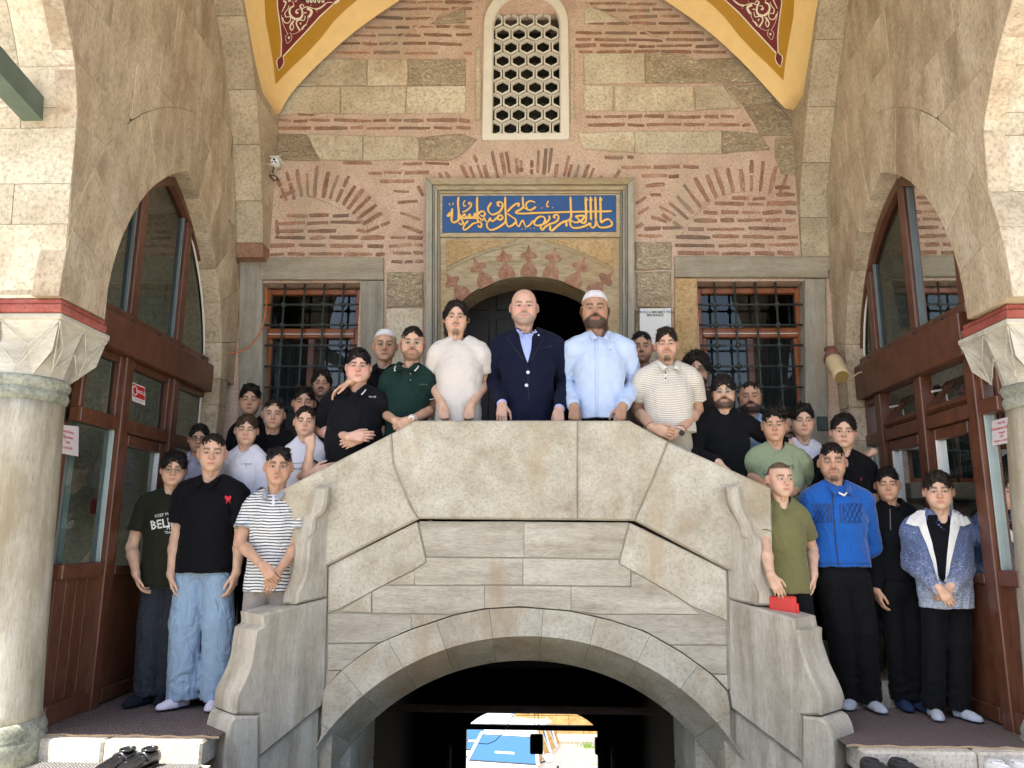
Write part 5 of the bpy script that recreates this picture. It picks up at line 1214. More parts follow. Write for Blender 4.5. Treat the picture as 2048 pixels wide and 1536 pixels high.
B=MB(); q=atY(1663,700,6.35); B.tube([q+Vector((0,.1,.03)),q,a-d*.02],[.025,.04,.074],12); B.obj('bracket',plain('brown_metal',(.20,.08,.06),.6),t,smooth=True)
B=MB(); B.tube([atY(x,y,6.2) for x,y in ((1672,752),(1685,764),(1700,758),(1716,746),(1724,744))],.006,6); B.obj('cable',BEI,t,smooth=True)
B=MB(); q=atY(1645,848,6.4); B.box(q+Vector((-.05,-.03,-.06)),q+Vector((.04,0,.06)),.008); o=B.obj('junction_box',IRON,None); tagp(o,'dark junction box low on the right pilaster','junction box')
t=thing('wall_plaque','white acrylic plaque with black lettering beside the right grilled window','sign',atY(1310,650,6.57))
qs=[FR.px(*p) for p in ((1278,699),(1341,699),(1340,619),(1278,620))]; B=MB(); prism(B,FR,qs,.035,.045,.002); B.obj('plate',WHITE,t)
text3('SOKOLLU MEHMET PAŞA',.030,FR.p(*FR.px(1309,627.5),.048),(1,0,0),(0,0,1),0,BLACK,t,bold=.012); text3('MEDRESESİ',.030,FR.p(*FR.px(1309,633.5),.048),(1,0,0),(0,0,1),0,BLACK,t,bold=.012)
B=MB()
for x,y in ((1282,623),(1337,622)): c=FR.p(*FR.px(x,y),.046); B.tube([c,c+Vector((0,-.006,0))],.011,10)
B.obj('stud',RIMM,t)
# shoes on the ground
def shoe(name_root,pos,rot,L,mat,sole,par,op=True,k=1.0):
    ca,sa=math.cos(rot),math.sin(rot); P=Vector(pos); R_=[]; n=14
    prof=[(0,.030,.05),(.04,.038,.062),(.15,.042,.066),(.35,.040,.060),(.55,.046,.052),(.75,.050,.042),(.9,.040,.032),(.98,.02,.022),(1,.006,.016)]
    for u,w_,h in prof:
        y=u*L; r=[]
        for i in range(n):
            a=2*math.pi*i/n; x=w_*k*math.cos(a)*(1 if abs(math.cos(a))<.9 else .97); z=.012+max(0,h*(.5+.62*math.sin(a))) if math.sin(a)>-.5 else .010
            x+=.006*math.sin(u*3)*k; r.append(P+Vector((x*ca-y*sa,x*sa+y*ca,z)))
        R_.append(r)
    o=loft('upper',R_,mat,par,smooth=True)
    B=MB(); V=[]
    for z in (0,.014):
        for i in range(18):
            a=2*math.pi*i/18; y=L*.5+L*.53*math.sin(a); u=y/L; w_=(.036 if u<.5 else .05)*(abs(math.cos(a))**.6)*1.12*k; x=w_*(1 if math.cos(a)>0 else -1); V.append(P+Vector((x*ca-y*sa,x*sa+y*ca,z)))
    B.add(V,[list(range(18))[::-1],list(range(18,36))]+[[i,(i+1)%18,18+(i+1)%18,18+i] for i in range(18)]); B.obj('sole',sole,par)
    if op:
        B=MB(); V=[];n2=12
        for i in range(n2):
            a=2*math.pi*i/n2; y=L*.20+L*.15*math.sin(a); x=.030*k*math.cos(a); V.append(P+Vector((x*ca-y*sa,x*sa+y*ca,.074*k)))
        B.add(V,[list(range(n2))]); B.obj('opening',BLACK,par)
        B=MB(); B.tube([Vector(v)+Vector((0,0,.002)) for v in V+[V[0]]],.006*k,6); B.obj('collar',mat,par,smooth=True)
        B=MB(); 
        for u in (.42,): B.tube([P+Vector((x*ca-u*L*sa,x*sa+u*L*ca,.012+.066*k*math.sqrt(max(0,1-(x/(.048*k))**2))*(.93))) for x in np.linspace(-.042*k,.042*k,9)],.007,6)
        B.obj('strap',mat,par,smooth=True)
LEA=plain('black_leather',(.012,.012,.014),.22,spec=.7,coat=.6,bs=.1); 
t=thing('black_loafers','pair of shiny black loafers on the grey doormat, lower left','shoes',(-2.15,4.15,-.14))
c=atY(288,1505,4.3); shoe('l',(c.x-.058,4.315,-.105),math.radians(180-12),.27,LEA,BLACK,t,k=1.15); shoe('r',(c.x+.052,4.33,-.105),math.radians(180-12),.27,LEA,BLACK,t,k=1.15)
t=thing('black_shoes','pair of worn black lace-up shoes on the ground at the lower right','shoes',(1.95,4.2,-.14))
c=atY(1765,1520,4.25); shoe('l',(c.x-.06,4.34,-.10),math.radians(200),.27,plain('worn_black',(.03,.03,.03),.6),BLACK,t); shoe('r',(c.x+.08,4.34,-.10),math.radians(205),.27,plain('worn_black',(.03,.03,.03),.6),BLACK,t)
t=thing('white_sneakers','pair of white sneakers on the ground by the right column','shoes',(2.6,4.2,-.14))
c=atY(2018,1520,4.25); shoe('l',(c.x-.05,4.34,-.10),math.radians(185),.27,WHITE,WHITE,t); shoe('r',(c.x+.07,4.34,-.10),math.radians(178),.27,WHITE,WHITE,t)
# red plastic crate behind the right wing
t=thing('red_crate','red plastic box under the hand of the boy in the olive t-shirt','box',(1.62,4.95,0)); REDPL=plain('red_plastic',(.55,.035,.03),.4)
q0=atY(1543,1192,4.86); q1=atY(1592,1225,4.86); B=MB(); B.box((q0.x-.02,4.83,.0),(q1.x,4.895,q0.z-.0),.006); B.obj('body',REDPL,t); B=MB(); B.box((q1.x-.010,4.825,.0),(q1.x+.010,4.90,q0.z-.04),.004); B.obj('rim',REDPL,t)
# ================================================================ people: fields -> surfaces
import openvdb
f32=np.float32
class Fld:
    def __init__(s,lo,hi,res):
        s.res=res; s.lo=np.array(lo,float)-2*res; hi=np.array(hi,float)+2*res
        s.n=np.maximum(4,np.ceil((hi-s.lo)/res).astype(int)+1); s.A=np.full(s.n,.06,f32)
        s.ax=[(s.lo[i]+res*np.arange(s.n[i])).astype(f32) for i in range(3)]
    def blk(s,lo,hi):
        a=np.clip(np.floor((np.array(lo)-s.lo)/s.res).astype(int),0,s.n); b=np.clip(np.ceil((np.array(hi)-s.lo)/s.res).astype(int)+1,0,s.n)
        if (b<=a).any(): return None
        sl=tuple(slice(a[i],b[i]) for i in range(3)); return sl,s.ax[0][sl[0]][:,None,None],s.ax[1][sl[1]][None,:,None],s.ax[2][sl[2]][None,None,:]
    def comb(s,sl,d,k,op):
        a=s.A[sl]
        if op=='u':
            if k>0: h=np.clip(.5+.5*(a-d)/k,0,1); s.A[sl]=a+(d-a)*h-k*h*(1-h)
            else: s.A[sl]=np.minimum(a,d)
        else:
            d=-d
            if k>0: h=np.clip(.5+.5*(d-a)/k,0,1); s.A[sl]=a+(d-a)*h+k*h*(1-h)
            else: s.A[sl]=np.maximum(a,d)
    def cap(s,a,b,ra,rb=None,k=.01,op='u',fy=1.0,cut=None,cut0=None):
        rb=ra if rb is None else rb; a=np.array(a,float); b=np.array(b,float); m=max(ra,rb)+k+.012
        q=s.blk(np.minimum(a,b)-m,np.maximum(a,b)+m)
        if q is None: return
        sl,x,y,z=q; fy=f32(fy); ba=b-a; w=np.array([1,fy,1]); L=float(((ba*w)**2).sum())+1e-9
        px,py,pz=x-f32(a[0]),(y-f32(a[1]))*fy,z-f32(a[2]); bw=ba*w
        t=np.clip((px*f32(bw[0])+py*f32(bw[1])+pz*f32(bw[2]))/f32(L),0,1)
        d=np.sqrt((px-t*f32(bw[0]))**2+(py-t*f32(bw[1]))**2+(pz-t*f32(bw[2]))**2)-(f32(ra)+t*f32(rb-ra))
        if fy>1: d=d/f32(1+(fy-1)*.5)
        if cut is not None:
            n=ba/np.sqrt((ba**2).sum()); d=np.maximum(d,(x-f32(b[0]))*f32(n[0])+(y-f32(b[1]))*f32(n[1])+(z-f32(b[2]))*f32(n[2]))
        s.comb(sl,d,k,op)
    def ell(s,c,r,k=.01,op='u',R=None):
        c=np.array(c,float); r=np.array(r,float); m=r.max()+k+.012 if R is not None else r+k+.012
        q=s.blk(c-m,c+m)
        if q is None: return
        sl,x,y,z=q; x,y,z=x-f32(c[0]),y-f32(c[1]),z-f32(c[2])
        if R is not None: x,y,z=[x*f32(R[0][i])+y*f32(R[1][i])+z*f32(R[2][i]) for i in range(3)]
        a=np.sqrt((x/f32(r[0]))**2+(y/f32(r[1]))**2+(z/f32(r[2]))**2); b=np.sqrt((x/f32(r[0]**2))**2+(y/f32(r[1]**2))**2+(z/f32(r[2]**2))**2)
        s.comb(sl,a*(a-1)/np.maximum(b,1e-6),k,op)
    def half(s,p,n,k=0):   # keep the side opposite to n
        n=np.array(n,float); n/=np.sqrt((n**2).sum()); x,y,z=s.ax[0][:,None,None],s.ax[1][None,:,None],s.ax[2][None,None,:]
        d=(x-f32(p[0]))*f32(n[0])+(y-f32(p[1]))*f32(n[1])+(z-f32(p[2]))*f32(n[2]); s.A=np.maximum(s.A,d) if k==0 else s.A
        if k: 
            h=np.clip(.5+.5*(d-s.A)/k,0,1); s.A=s.A+(d-s.A)*h+k*h*(1-h)
    def folds(s,amp,wl,seed,aniso=(1,1,1),zf=None):
        r=np.random.default_rng(seed); x,y,z=s.ax[0][:,None,None],s.ax[1][None,:,None],s.ax[2][None,None,:]; o=0
        for i in range(4):
            v=r.normal(size=3)*np.array(aniso); v/=np.sqrt((v**2).sum()); kk=2*np.pi/(wl*r.uniform(.7,1.5)); w2=r.normal(size=3); w2/=np.sqrt((w2**2).sum())
            ph=(x*f32(w2[0])+y*f32(w2[1])+z*f32(w2[2]))*f32(kk*.45)+f32(r.uniform(0,6))
            o=o+np.sin((x*f32(v[0])+y*f32(v[1])+z*f32(v[2]))*f32(kk)+1.6*np.sin(ph)+f32(r.uniform(0,6)))
        o=o/4
        o=np.sign(o)*np.abs(o)**.8*amp
        if zf is not None: o=o*zf(z)
        s.A=(s.A+o).astype(f32)
    def mesh(s):
        g=openvdb.FloatGrid(.06); g.copyFromArray(np.ascontiguousarray(s.A.astype(f32))); P,Q=g.convertToQuads(0.0)
        P=P.astype(float)*s.res+s.lo
        if len(Q)==0: return P,Q
        a,b,c,d=[P[Q[:,i]] for i in range(4)]; vol=(np.cross(b-a,c-a)*a).sum()+(np.cross(c-a,d-a)*a).sum()
        if vol<0: Q=Q[:,::-1]
        return P,np.ascontiguousarray(Q)
def rotm(yaw,pitch,roll):
    y,p,r=map(math.radians,(yaw,pitch,roll)); cy,sy,cp,sp,cr,sr=math.cos(y),math.sin(y),math.cos(p),math.sin(p),math.cos(r),math.sin(r)
    return np.array([[cy,-sy,0],[sy,cy,0],[0,0,1]])@np.array([[1,0,0],[0,cp,-sp],[0,sp,cp]])@np.array([[cr,0,sr],[0,1,0],[-sr,0,cr]])
def sst(e0,e1,x): t=np.clip((x-e0)/(e1-e0),0,1); return t*t*(3-2*t)
SKINS=[np.array(c) for c in ((.60,.38,.27),(.57,.345,.235),(.50,.295,.195),(.44,.25,.16),(.62,.38,.29))]
HAIRC={'black':(.010,.008,.008),'dark':(.020,.013,.010),'brown':(.045,.028,.018),'grey':(.22,.19,.17)}
SKM=vcol('skin',rough=.52,sss=.12,bs=.12,fine=260,spec=.35)
def hairmat(name,c):
    m,nt,p=newmat(name); cc=coords(nt,(1,1,.3),False); n=noise(nt,cc,140,3,.7); col=ramp(nt,n,[(.3,tuple(x*.5 for x in c)),(.7,tuple(x*1.7 for x in c))])
    nt.links.new(col,p.inputs['Base Color']); p.inputs['Roughness'].default_value=.55; p.inputs['Specular IOR Level'].default_value=.22
    nt.links.new(bump(nt,p,n,.5,.003),p.inputs['Normal']); return m
HM={k_:hairmat('hair_'+k_,v) for k_,v in HAIRC.items()}
EYEM=vcol('eye',rough=.15,spec=.6)
LENS=glassmat('spectacle_lens',(.9,.95,.93),.55)
def beardmask(q,st):
    x,y,z=np.abs(q[:,0]),q[:,1],q[:,2]
    jaw=sst(-.040,-.060,z+.55*(x-.034))*sst(.03,.0,y)
    side=sst(.046,.056,x)*sst(.035,-.005,y)*sst(.025,.005,z)*sst(.06,.03,y+.03)*(y<.012)*sst(-.055,-.035,y)
    front=(y<-.02)
    mus=np.exp(-((z+.051)/.0075)**2)*sst(.034,.026,x)*front
    mu0=mus; mus=np.maximum(mus,sst(.022,.027,x)*sst(.038,.030,x)*sst(-.048,-.054,z)*sst(-.092,-.07,z)*front)
    chin=sst(.030,.018,x)*sst(-.082,-.090,z)*front
    soul=np.exp(-((z+.083)/.006)**2)*sst(.012,.006,x)*front
    lips=np.exp(-(x/.026)**4-((z+.0665)/.0105)**4)*front
    neck=sst(-.135,-.118,z)
    d={'full':np.maximum(np.maximum(jaw,side),mus),'short':np.maximum(np.maximum(jaw,side)*.68,mu0*.85),'mous':mu0*.85,'thin':np.maximum(mu0*.75,np.maximum(chin*.7,soul*.6)),'goatee':np.maximum(np.maximum(mus,chin),soul),
       'stubble':np.maximum(np.maximum(jaw,side*.7),mus)*.42,'faint':mu0*.35,'none':jaw*0,'chinbeard':np.maximum(np.maximum(mus*.7,chin*.85),np.maximum(jaw,side)*.25)}[st]
    return np.clip(d*(1-lips)*neck,0,1)
def head(P_,par,name_par):
    """P_: origin O (between the ears), hs scale, R rotation, plus shape numbers; returns body shell (V,F,C) for skin and makes hair, eyes, glasses"""
    O,hs,R=P_['O'],P_['hs'],P_['R']; g=P_.get; rr=np.random.default_rng(P_['seed'])
    fw,jw,ch,nl,nw=g('fw',1)*rr.uniform(.96,1.04),g('jw',1)*rr.uniform(.93,1.07),g('ch',0)+rr.uniform(-.004,.003),g('nl',1)*rr.uniform(.95,1.06),g('nw',1)*rr.uniform(.92,1.15); fat=g('fat',0)
    F_=Fld((-.110,-.135,-.30),(.110,.125,.125),.0033)
    E,Cp=F_.ell,F_.cap
    E((0,.018,.040),(.073,.094,.073),k=0); E((0,-.012,.045),(.0655,.078,.062),k=.03)
    E((0,-.030,-.015),(.060*fw,.061,.082),k=.03)
    E((0,-.026,-.062),((.049+.012*fat)*jw,.058,.046),k=.03)
    for sx in (-1,1):
        Cp((sx*.050*jw*(1+.1*fat),.008,-.048),(sx*.021*jw,-.062,-.094+ch*.5),.017+.006*fat,.014,k=.03)
        E((sx*.041*fw,-.055,-.022),(.021,.021,.019),k=.026)
        E((sx*.039,-.052,-.055),(.020+.012*fat,.022,.024),k=.03)
        E((sx*.058,.002,-.012),(.014,.045,.045),k=.03)
    E((0,-.076,-.096+ch),(.019*jw,.014,.0145),k=.022)
    Cp((-.036,-.0785,.020),(.036,-.0785,.020),.0125,k=.018)
    Cp((0,-.080,.022),(0,-.083,.010),.011,k=.014)
    for sx in (-1,1): E((sx*.0315,-.0985,.0005),(.0180,.0165,.0115),k=.012,op='s')
    for sx in (-1,1): E((sx*.031,-.0775,-.0005),(.0150,.0145,.0125),k=.007)
    # nose
    Cp((0,-.087,.012),(0,-.1105,-.026*nl),.0072,.0100*nw,k=.007)
    E((0,-.1155,-.031*nl),(.0105*nw,.0098,.0085),k=.008)
    for sx in (-1,1): E((sx*.0125*nw,-.0965,-.0355*nl),(.0078,.0095,.0068),k=.007); E((sx*.0062*nw,-.1035,-.0415*nl),(.0036,.0048,.0026),k=.002,op='s')
    # mouth
    E((0,-.078,-.066),(.032,.017,.020),k=.018)
    Cp((-.020,-.0865,-.0625),(.020,-.0865,-.0625),.0050,k=.006); Cp((-.007,-.0925,-.0618),(.007,-.0925,-.0618),.0048,k=.006)
    Cp((-.015,-.0895,-.0715),(.015,-.0895,-.0715),.0062,k=.006)
    sm_=g('smile',0)*.004
    Cp((0,-.0985,-.0665),(-.023,-.084,-.0665+sm_),.0016,k=.003,op='s'); Cp((0,-.0985,-.0665),(.023,-.084,-.0665+sm_),.0016,k=.003,op='s')
    E((0,-.094,-.0815),(.014,.006,.005),k=.008,op='s')
    # eye slit
    sq=g('squint',.5); ez=.0062-.0034*sq
    for sx in (-1,1): E((sx*.031,-.0925,-.0010),(.0138,.0125,ez),k=.0015,op='s')
    # ears
    for sx in (-1,1):
        Re=rotm(sx*-30,0,0)@rotm(0,12,0)
        E((sx*.0850,.014,-.002),(.0078,.0195,.031),k=.005,R=Re); E((sx*.0945,.003,.003),(.0060,.0105,.0170),k=.004,op='s',R=Re); E((sx*.0765,.003,-.026),(.006,.009,.009),k=.005)
    # neck and the top of the chest
    nk=.050*g('neck',1)+.008*fat
    Cp((0,.014,-.045),(0,.028,-.20),nk,nk+.006,k=.022)
    for sx in (-1,1): Cp((sx*.048,.012,-.065),(sx*.016,-.030,-.205),.013,.012,k=.018)
    Cp((0,-.030,-.128),(0,-.034,-.138),.011,k=.014)
    Cp((-.045,.035,-.235),(.045,.035,-.235),.045,k=.04)
    q0=None
    bs_=g('beard','none')
    if bs_ in ('full','short','goatee','mous'):
        x,y,z=np.meshgrid(F_.ax[0],F_.ax[1],F_.ax[2],indexing='ij'); m=beardmask(np.stack([x.ravel(),y.ravel(),z.ravel()],1),bs_).reshape(x.shape); th={'full':.008,'short':.0035,'goatee':.003,'mous':.0035}[bs_]
        F_.A=(F_.A-m*th*(1+.12*rr.normal(size=x.shape))).astype(f32)
    V,Q=F_.mesh(); q=V.copy()
    x,y,z=q[:,0],q[:,1],q[:,2]; ax_=np.abs(x); fr=sst(-.02,-.05,y)
    sk=P_['skin']; C=np.tile(sk,(len(V),1)).astype(float); n_=np.sin(x*310+1)*np.sin(z*270)*np.sin(y*290)
    C*=(1+.035*n_)[:,None]; rn=rr.uniform(.72,1.12,len(V))
    red=np.array([1.10,.80,.78])
    def blend(m,c): 
        nonlocal C; C=C*(1-m[:,None])+np.asarray(c)*m[:,None]
    m=np.clip(np.exp(-((ax_-.040)/.018)**2-((z+.030)/.018)**2)*fr*(.45+.6*g('flush',0)),0,1); C=C*(1-m[:,None]*(1-red))
    m=np.exp(-(ax_/.016)**2-((z+.032)/.014)**2)*fr*(.6+.4*g('flush',0)); C=C*(1-m[:,None]*(1-red))
    m=sst(.070,.078,ax_)*.5; C=C*(1-m[:,None]*(1-red))
    m=np.exp(-((ax_-.031)/.017)**2-((z+.001)/.012)**2)*fr; C=C*(1-m[:,None]*np.array([.26,.34,.34]))  # eye sockets: skin pigment plus brow shade darkened into the vertex colour
    lipm=np.exp(-(ax_/.0235)**6-((z+.0668)/.0095)**4)*fr*(y<-.075); lc=sk*np.array([.92,.58,.58]); blend(lipm*.85,lc)
    blend(np.exp(-((z+.0665-sm_*(ax_/.023)**2)/.0022)**2)*sst(.026,.022,ax_)*fr*.75,sk*np.array([.30,.14,.13]))
    blend(np.exp(-((ax_-.0062)/.0035)**2-((z+.043*nl)/.0028)**2)*fr*.6,sk*.22)
    # lash line / eye opening
    blend(np.exp(-((z-.0005-ez*.75+((ax_-.031)/.015)**2*.004)/.0022)**2)*sst(.0165,.0135,np.abs(ax_-.031))*fr*.92,(.02,.014,.012))
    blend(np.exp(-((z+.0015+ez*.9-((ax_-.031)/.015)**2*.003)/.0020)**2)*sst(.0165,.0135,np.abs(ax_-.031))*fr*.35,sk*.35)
    hc=np.array(HAIRC[g('brow','black' if P_['haircol']!='grey' else 'brown')])*1.2
    bt=g('browt',1.0); bz=.0195+rr.uniform(-.0015,.0020)+.0045*np.sin((ax_-.010)/.042*math.pi*.85)-.2*np.clip(ax_-.045,0,1)
    bm=np.exp(-((z-bz)/(.0070*bt*(1.15-.45*sst(.03,.055,ax_))))**4)*sst(.009,.014,ax_)*sst(.056,.048,ax_)*fr; blend(np.clip(bm*(.80+.2*np.sin(x*1500+z*900)),0,1)*.93,hc)
    bmk=beardmask(q,bs_); bc=np.array(HAIRC[g('bcol','black')]) if bs_!='stubble' else np.array(HAIRC[g('bcol','black')])*1.5+.01
    blend(np.clip(bmk*rn,0,1)*.95,bc)
    if g('style')=='buzz' or g('style')=='bald' or g('scalp',0):
        # cropped scalp shows as darkened skin
        hl=sst(.058,.072,z+.35*np.clip(-y-.03,-.1,.1)*0+.0-.25*np.clip(y,-.2,.02)*-1*0) 
        cap_=np.maximum(sst(.066,.078,z)*(y<.1),sst(-.015,.005,y)*sst(-.055,-.03,z))*sst(.073,.068,ax_*(z<.03)) if g('style')!='bald' else sst(.0,.03,y)*sst(-.03,0,z)*sst(.07,.03,z)*.35
        blend(cap_*g('scalp',.55),np.array(HAIRC[P_['haircol']])*1.3)
    Vw=(V*hs)@R.T+O
    # ---- hair
    st_=g('style','short')
    T=lambda p:(np.asarray(p,float)*hs)@R.T+O
    if st_ not in ('bald','buzzcut'):
        tt,ts,tb=g('tt',.020),g('ts',.009),g('tb',.012)
        H=Fld((-.13,-.15,-.22 if st_=='long' else -.12),(.13,.15,.20),.0045)
        H.ell((0,.018,.040),(.073+ts,.094+tb,.073+tt),k=0); H.ell((0,-.010,.047),(.0665+ts,.079+ts*.6,.062+tt),k=.02)
        if st_=='long':
            for sx in (-1,1): H.cap((sx*.070,.01,.03),(sx*.064,.035,-.11),.026,.018,k=.02)
            H.cap((-.03,.08,0),(-.03,.075,-.12),.04,.03,k=.02); H.cap((.03,.08,0),(.03,.075,-.12),.04,.03,k=.02)
        hl=g('hl',.060)+.017   # hairline height
        H.ell((0,-.125,hl-.105),(.0635,.085,.105),k=.006,op='s'); hr=np.random.default_rng(P_['seed']+50)
        xs_=hr.uniform(-.045,.045,5)
        for q_ in xs_: H.cap((q_,-.125,hl-.008),(q_,-.080,hl-.006+hr.uniform(.0,.007)),.006,k=.004,op='s')
        if st_=='short' and not g('cap') and tt>.017:
            sg_=1 if hr.random()<.5 else -1; lk=g('fringe',0)
            for q_ in range(7):
                x_=hr.uniform(-.055,.055); H.cap((x_,-.020,.098+tt*.55),(x_+sg_*hr.uniform(.005,.025),-.078-hr.uniform(0,.010),.080+tt*.40-lk*hr.uniform(.008,.03)),.014,.009,k=.010)          # face
        if st_!='long' and st_!='bigcurl':
            for sx in (-1,1):
                H.ell((sx*.080,-.035,-.045),(.026,.050,.058),k=.008,op='s'); H.ell((sx*.088,.012,-.022),(.020,.030,.034),k=.006,op='s')
            H.cap((-.12,.06,-.095),(.12,.06,-.095),.045,k=.01,op='s'); H.cap((-.12,-.02,-.125),(.12,-.02,-.125),.08,k=.01,op='s')
        else:
            for sx in (-1,1): H.ell((sx*.05,-.075,-.045),(.030,.055,.062),k=.008,op='s')
            if st_=='bigcurl': H.cap((-.12,.06,-.13),(.12,.06,-.13),.06,k=.01,op='s')
            else: H.half((0,0,-.125),(0,0,-1))
        for (a,b,ra,rb) in g('locks',[]): H.cap(a,b,ra,rb,k=.008)
        if g('cap'): H.half((0,0,.055),(0,.22,1))
        H.folds(g('hn',.003),g('hw',.022),P_['seed'],(1,1,.35)); H.folds(g('hn',.003)*.6,.011,P_['seed']+1,(1,1,.4))
        if st_=='buzz': pass
        Vh,Qh=H.mesh()
        if len(Qh):
            # tufts
            a,b,c=[Vh[Qh[:,i]] for i in range(3)]; fn=np.cross(b-a,c-a); fn/=np.maximum(np.linalg.norm(fn,axis=1),1e-9)[:,None]; fc=Vh[Qh].mean(1)
            ok=np.where(((fc[:,2]<.03) if g('cap') else (fc[:,2]>-9))&((np.linalg.norm(fc-np.array([0,.01,.03]),axis=1)>.07)|(fc[:,2]>.04)))[0]
            nt_=g('tufts',600); pick=rr.choice(ok,min(nt_,len(ok)),replace=False); L=g('tl',.030)
            p=fc[pick]; n=fn[pick]; crown=np.array([g('part',.0),.045,.12]); d=p-crown; d[:,2]-=.02; sw_=np.array(g('sweep',(.2,-.2,.2)))+np.array([0,0,.25]); frm=sst(.02,-.05,p[:,1])*sst(.04,.08,p[:,2]); d=d/np.linalg.norm(d,axis=1)[:,None]+sw_*frm[:,None]*3+rr.normal(size=d.shape)*g('mess',.16)
            d-= (d*n).sum(1)[:,None]*n; d/=np.maximum(np.linalg.norm(d,axis=1),1e-6)[:,None]; w_=np.cross(d,n); LL=L*rr.uniform(.5,1.2,len(p))[:,None]; wd=g('tw',.0022)*rr.uniform(.6,1.3,len(p))[:,None]; lift=g('lift',.0022)*rr.uniform(.3,1.6,len(p))[:,None]
            pts=[p-n*.002,p+d*LL*.35+n*lift,p+d*LL*.7+n*lift*1.1,p+d*LL+n*lift*.5]; VV=[];
            for i,(pp,ww) in enumerate(zip(pts,(1,1.1,.7,.05))): VV+=[pp+w_*wd*ww,pp-w_*wd*ww]
            VV=np.stack(VV,1).reshape(-1,3); base=np.arange(len(p))[:,None]*8+len(Vh); QQ=np.concatenate([base+np.array([[0,1,3,2]])+2*i for i in range(3)]) 
            Vh=np.concatenate([Vh,VV]); Qh=np.concatenate([Qh,QQ])
            mk('hair',T(Vh),Qh,HM[P_['haircol']],par,smooth=True)
    # ---- eyes
    for sx in (-1,1):
        c=np.array([sx*.031,-.0785,-.001]); n1,n2=12,9; VV=[];CC=[]
        gz=np.array([g('gaze',0),-1,.05]); gz/=np.linalg.norm(gz)
        for i in range(n2+1):
            th=math.pi*i/n2*.75
            for j in range(n1):
                ph=2*math.pi*j/n1; up_=np.array([0,0,1.]); e1=np.cross(gz,up_); e1/=np.linalg.norm(e1); e2=np.cross(e1,gz)
                dr=gz*math.cos(th)+(e1*math.cos(ph)+e2*math.sin(ph))*math.sin(th); VV.append(c+dr*.0122); a=math.degrees(th); CC.append((.008,.006,.006) if a<14 else (.05,.028,.015) if a<34 else (.50,.46,.43))
        Q_=[[i*n1+j,i*n1+(j+1)%n1,(i+1)*n1+(j+1)%n1,(i+1)*n1+j] for i in range(n2) for j in range(n1)]
        mk('eye',T(VV),np.array(Q_),EYEM,par,smooth=True,col=np.array(CC))
    # ---- glasses
    if g('glasses'):
        col,rx,rz,sh=P_['glasses']; B=MB(); BL=MB()
        for sx in (-1,1):
            ring=[T((sx*.0315+rx*math.copysign(abs(math.cos(a))**sh,math.cos(a)),-.106+.25*abs(sx*.0315+rx*math.cos(a)-0)**1.0*.12,-.003+rz*math.copysign(abs(math.sin(a))**sh,math.sin(a)))) for a in np.linspace(0,2*math.pi,25)[:-1]]
            B.tube([*ring,ring[0],ring[1]],.0013*hs,6,cap=False); mk('lens',np.array(ring),np.array([list(range(24))]) ,LENS,par)
            B.tube([T((sx*(.0315+rx),-.101,.004)),T((sx*.078,-.06,.006)),T((sx*.080,.005,.004)),T((sx*.078,.02,-.008))],.0015*hs,6)
        B.tube([T((-.0315+rx,-.106,.001)),T((0,-.110,.004)),T((.0315-rx,-.106,.001))],.0015*hs,6)
        B.obj('glasses_frame',col,par,smooth=True)
    if g('cap'):
        H=Fld((-.12,-.13,.02),(.12,.15,.16),.0045); H.ell((0,.016,.040),(.083,.105,.098),k=0); H.half((0,0,.050),(0,-.22,-1)); H.half((0,0,.132),(0,0,1),.02)
        H.folds(.0015,.03,P_['seed']); Vh,Qh=H.mesh(); mk('skullcap',T(Vh),Qh,CAPC,par,smooth=True)
        B=MB(); B.tube([T((.0835*math.cos(a),.016+.1055*math.sin(a),.053-.22*(.016+.1055*math.sin(a)))) for a in np.linspace(0,2*math.pi,33)],.0025,6,cap=False); B.obj('cap_band',CAPC,par,smooth=True)
    return Vw,Q,C
CAPC=plain('white_knit_cap',(.72,.70,.72),.85,var=.1,scale=60,bs=.5,fine=140)
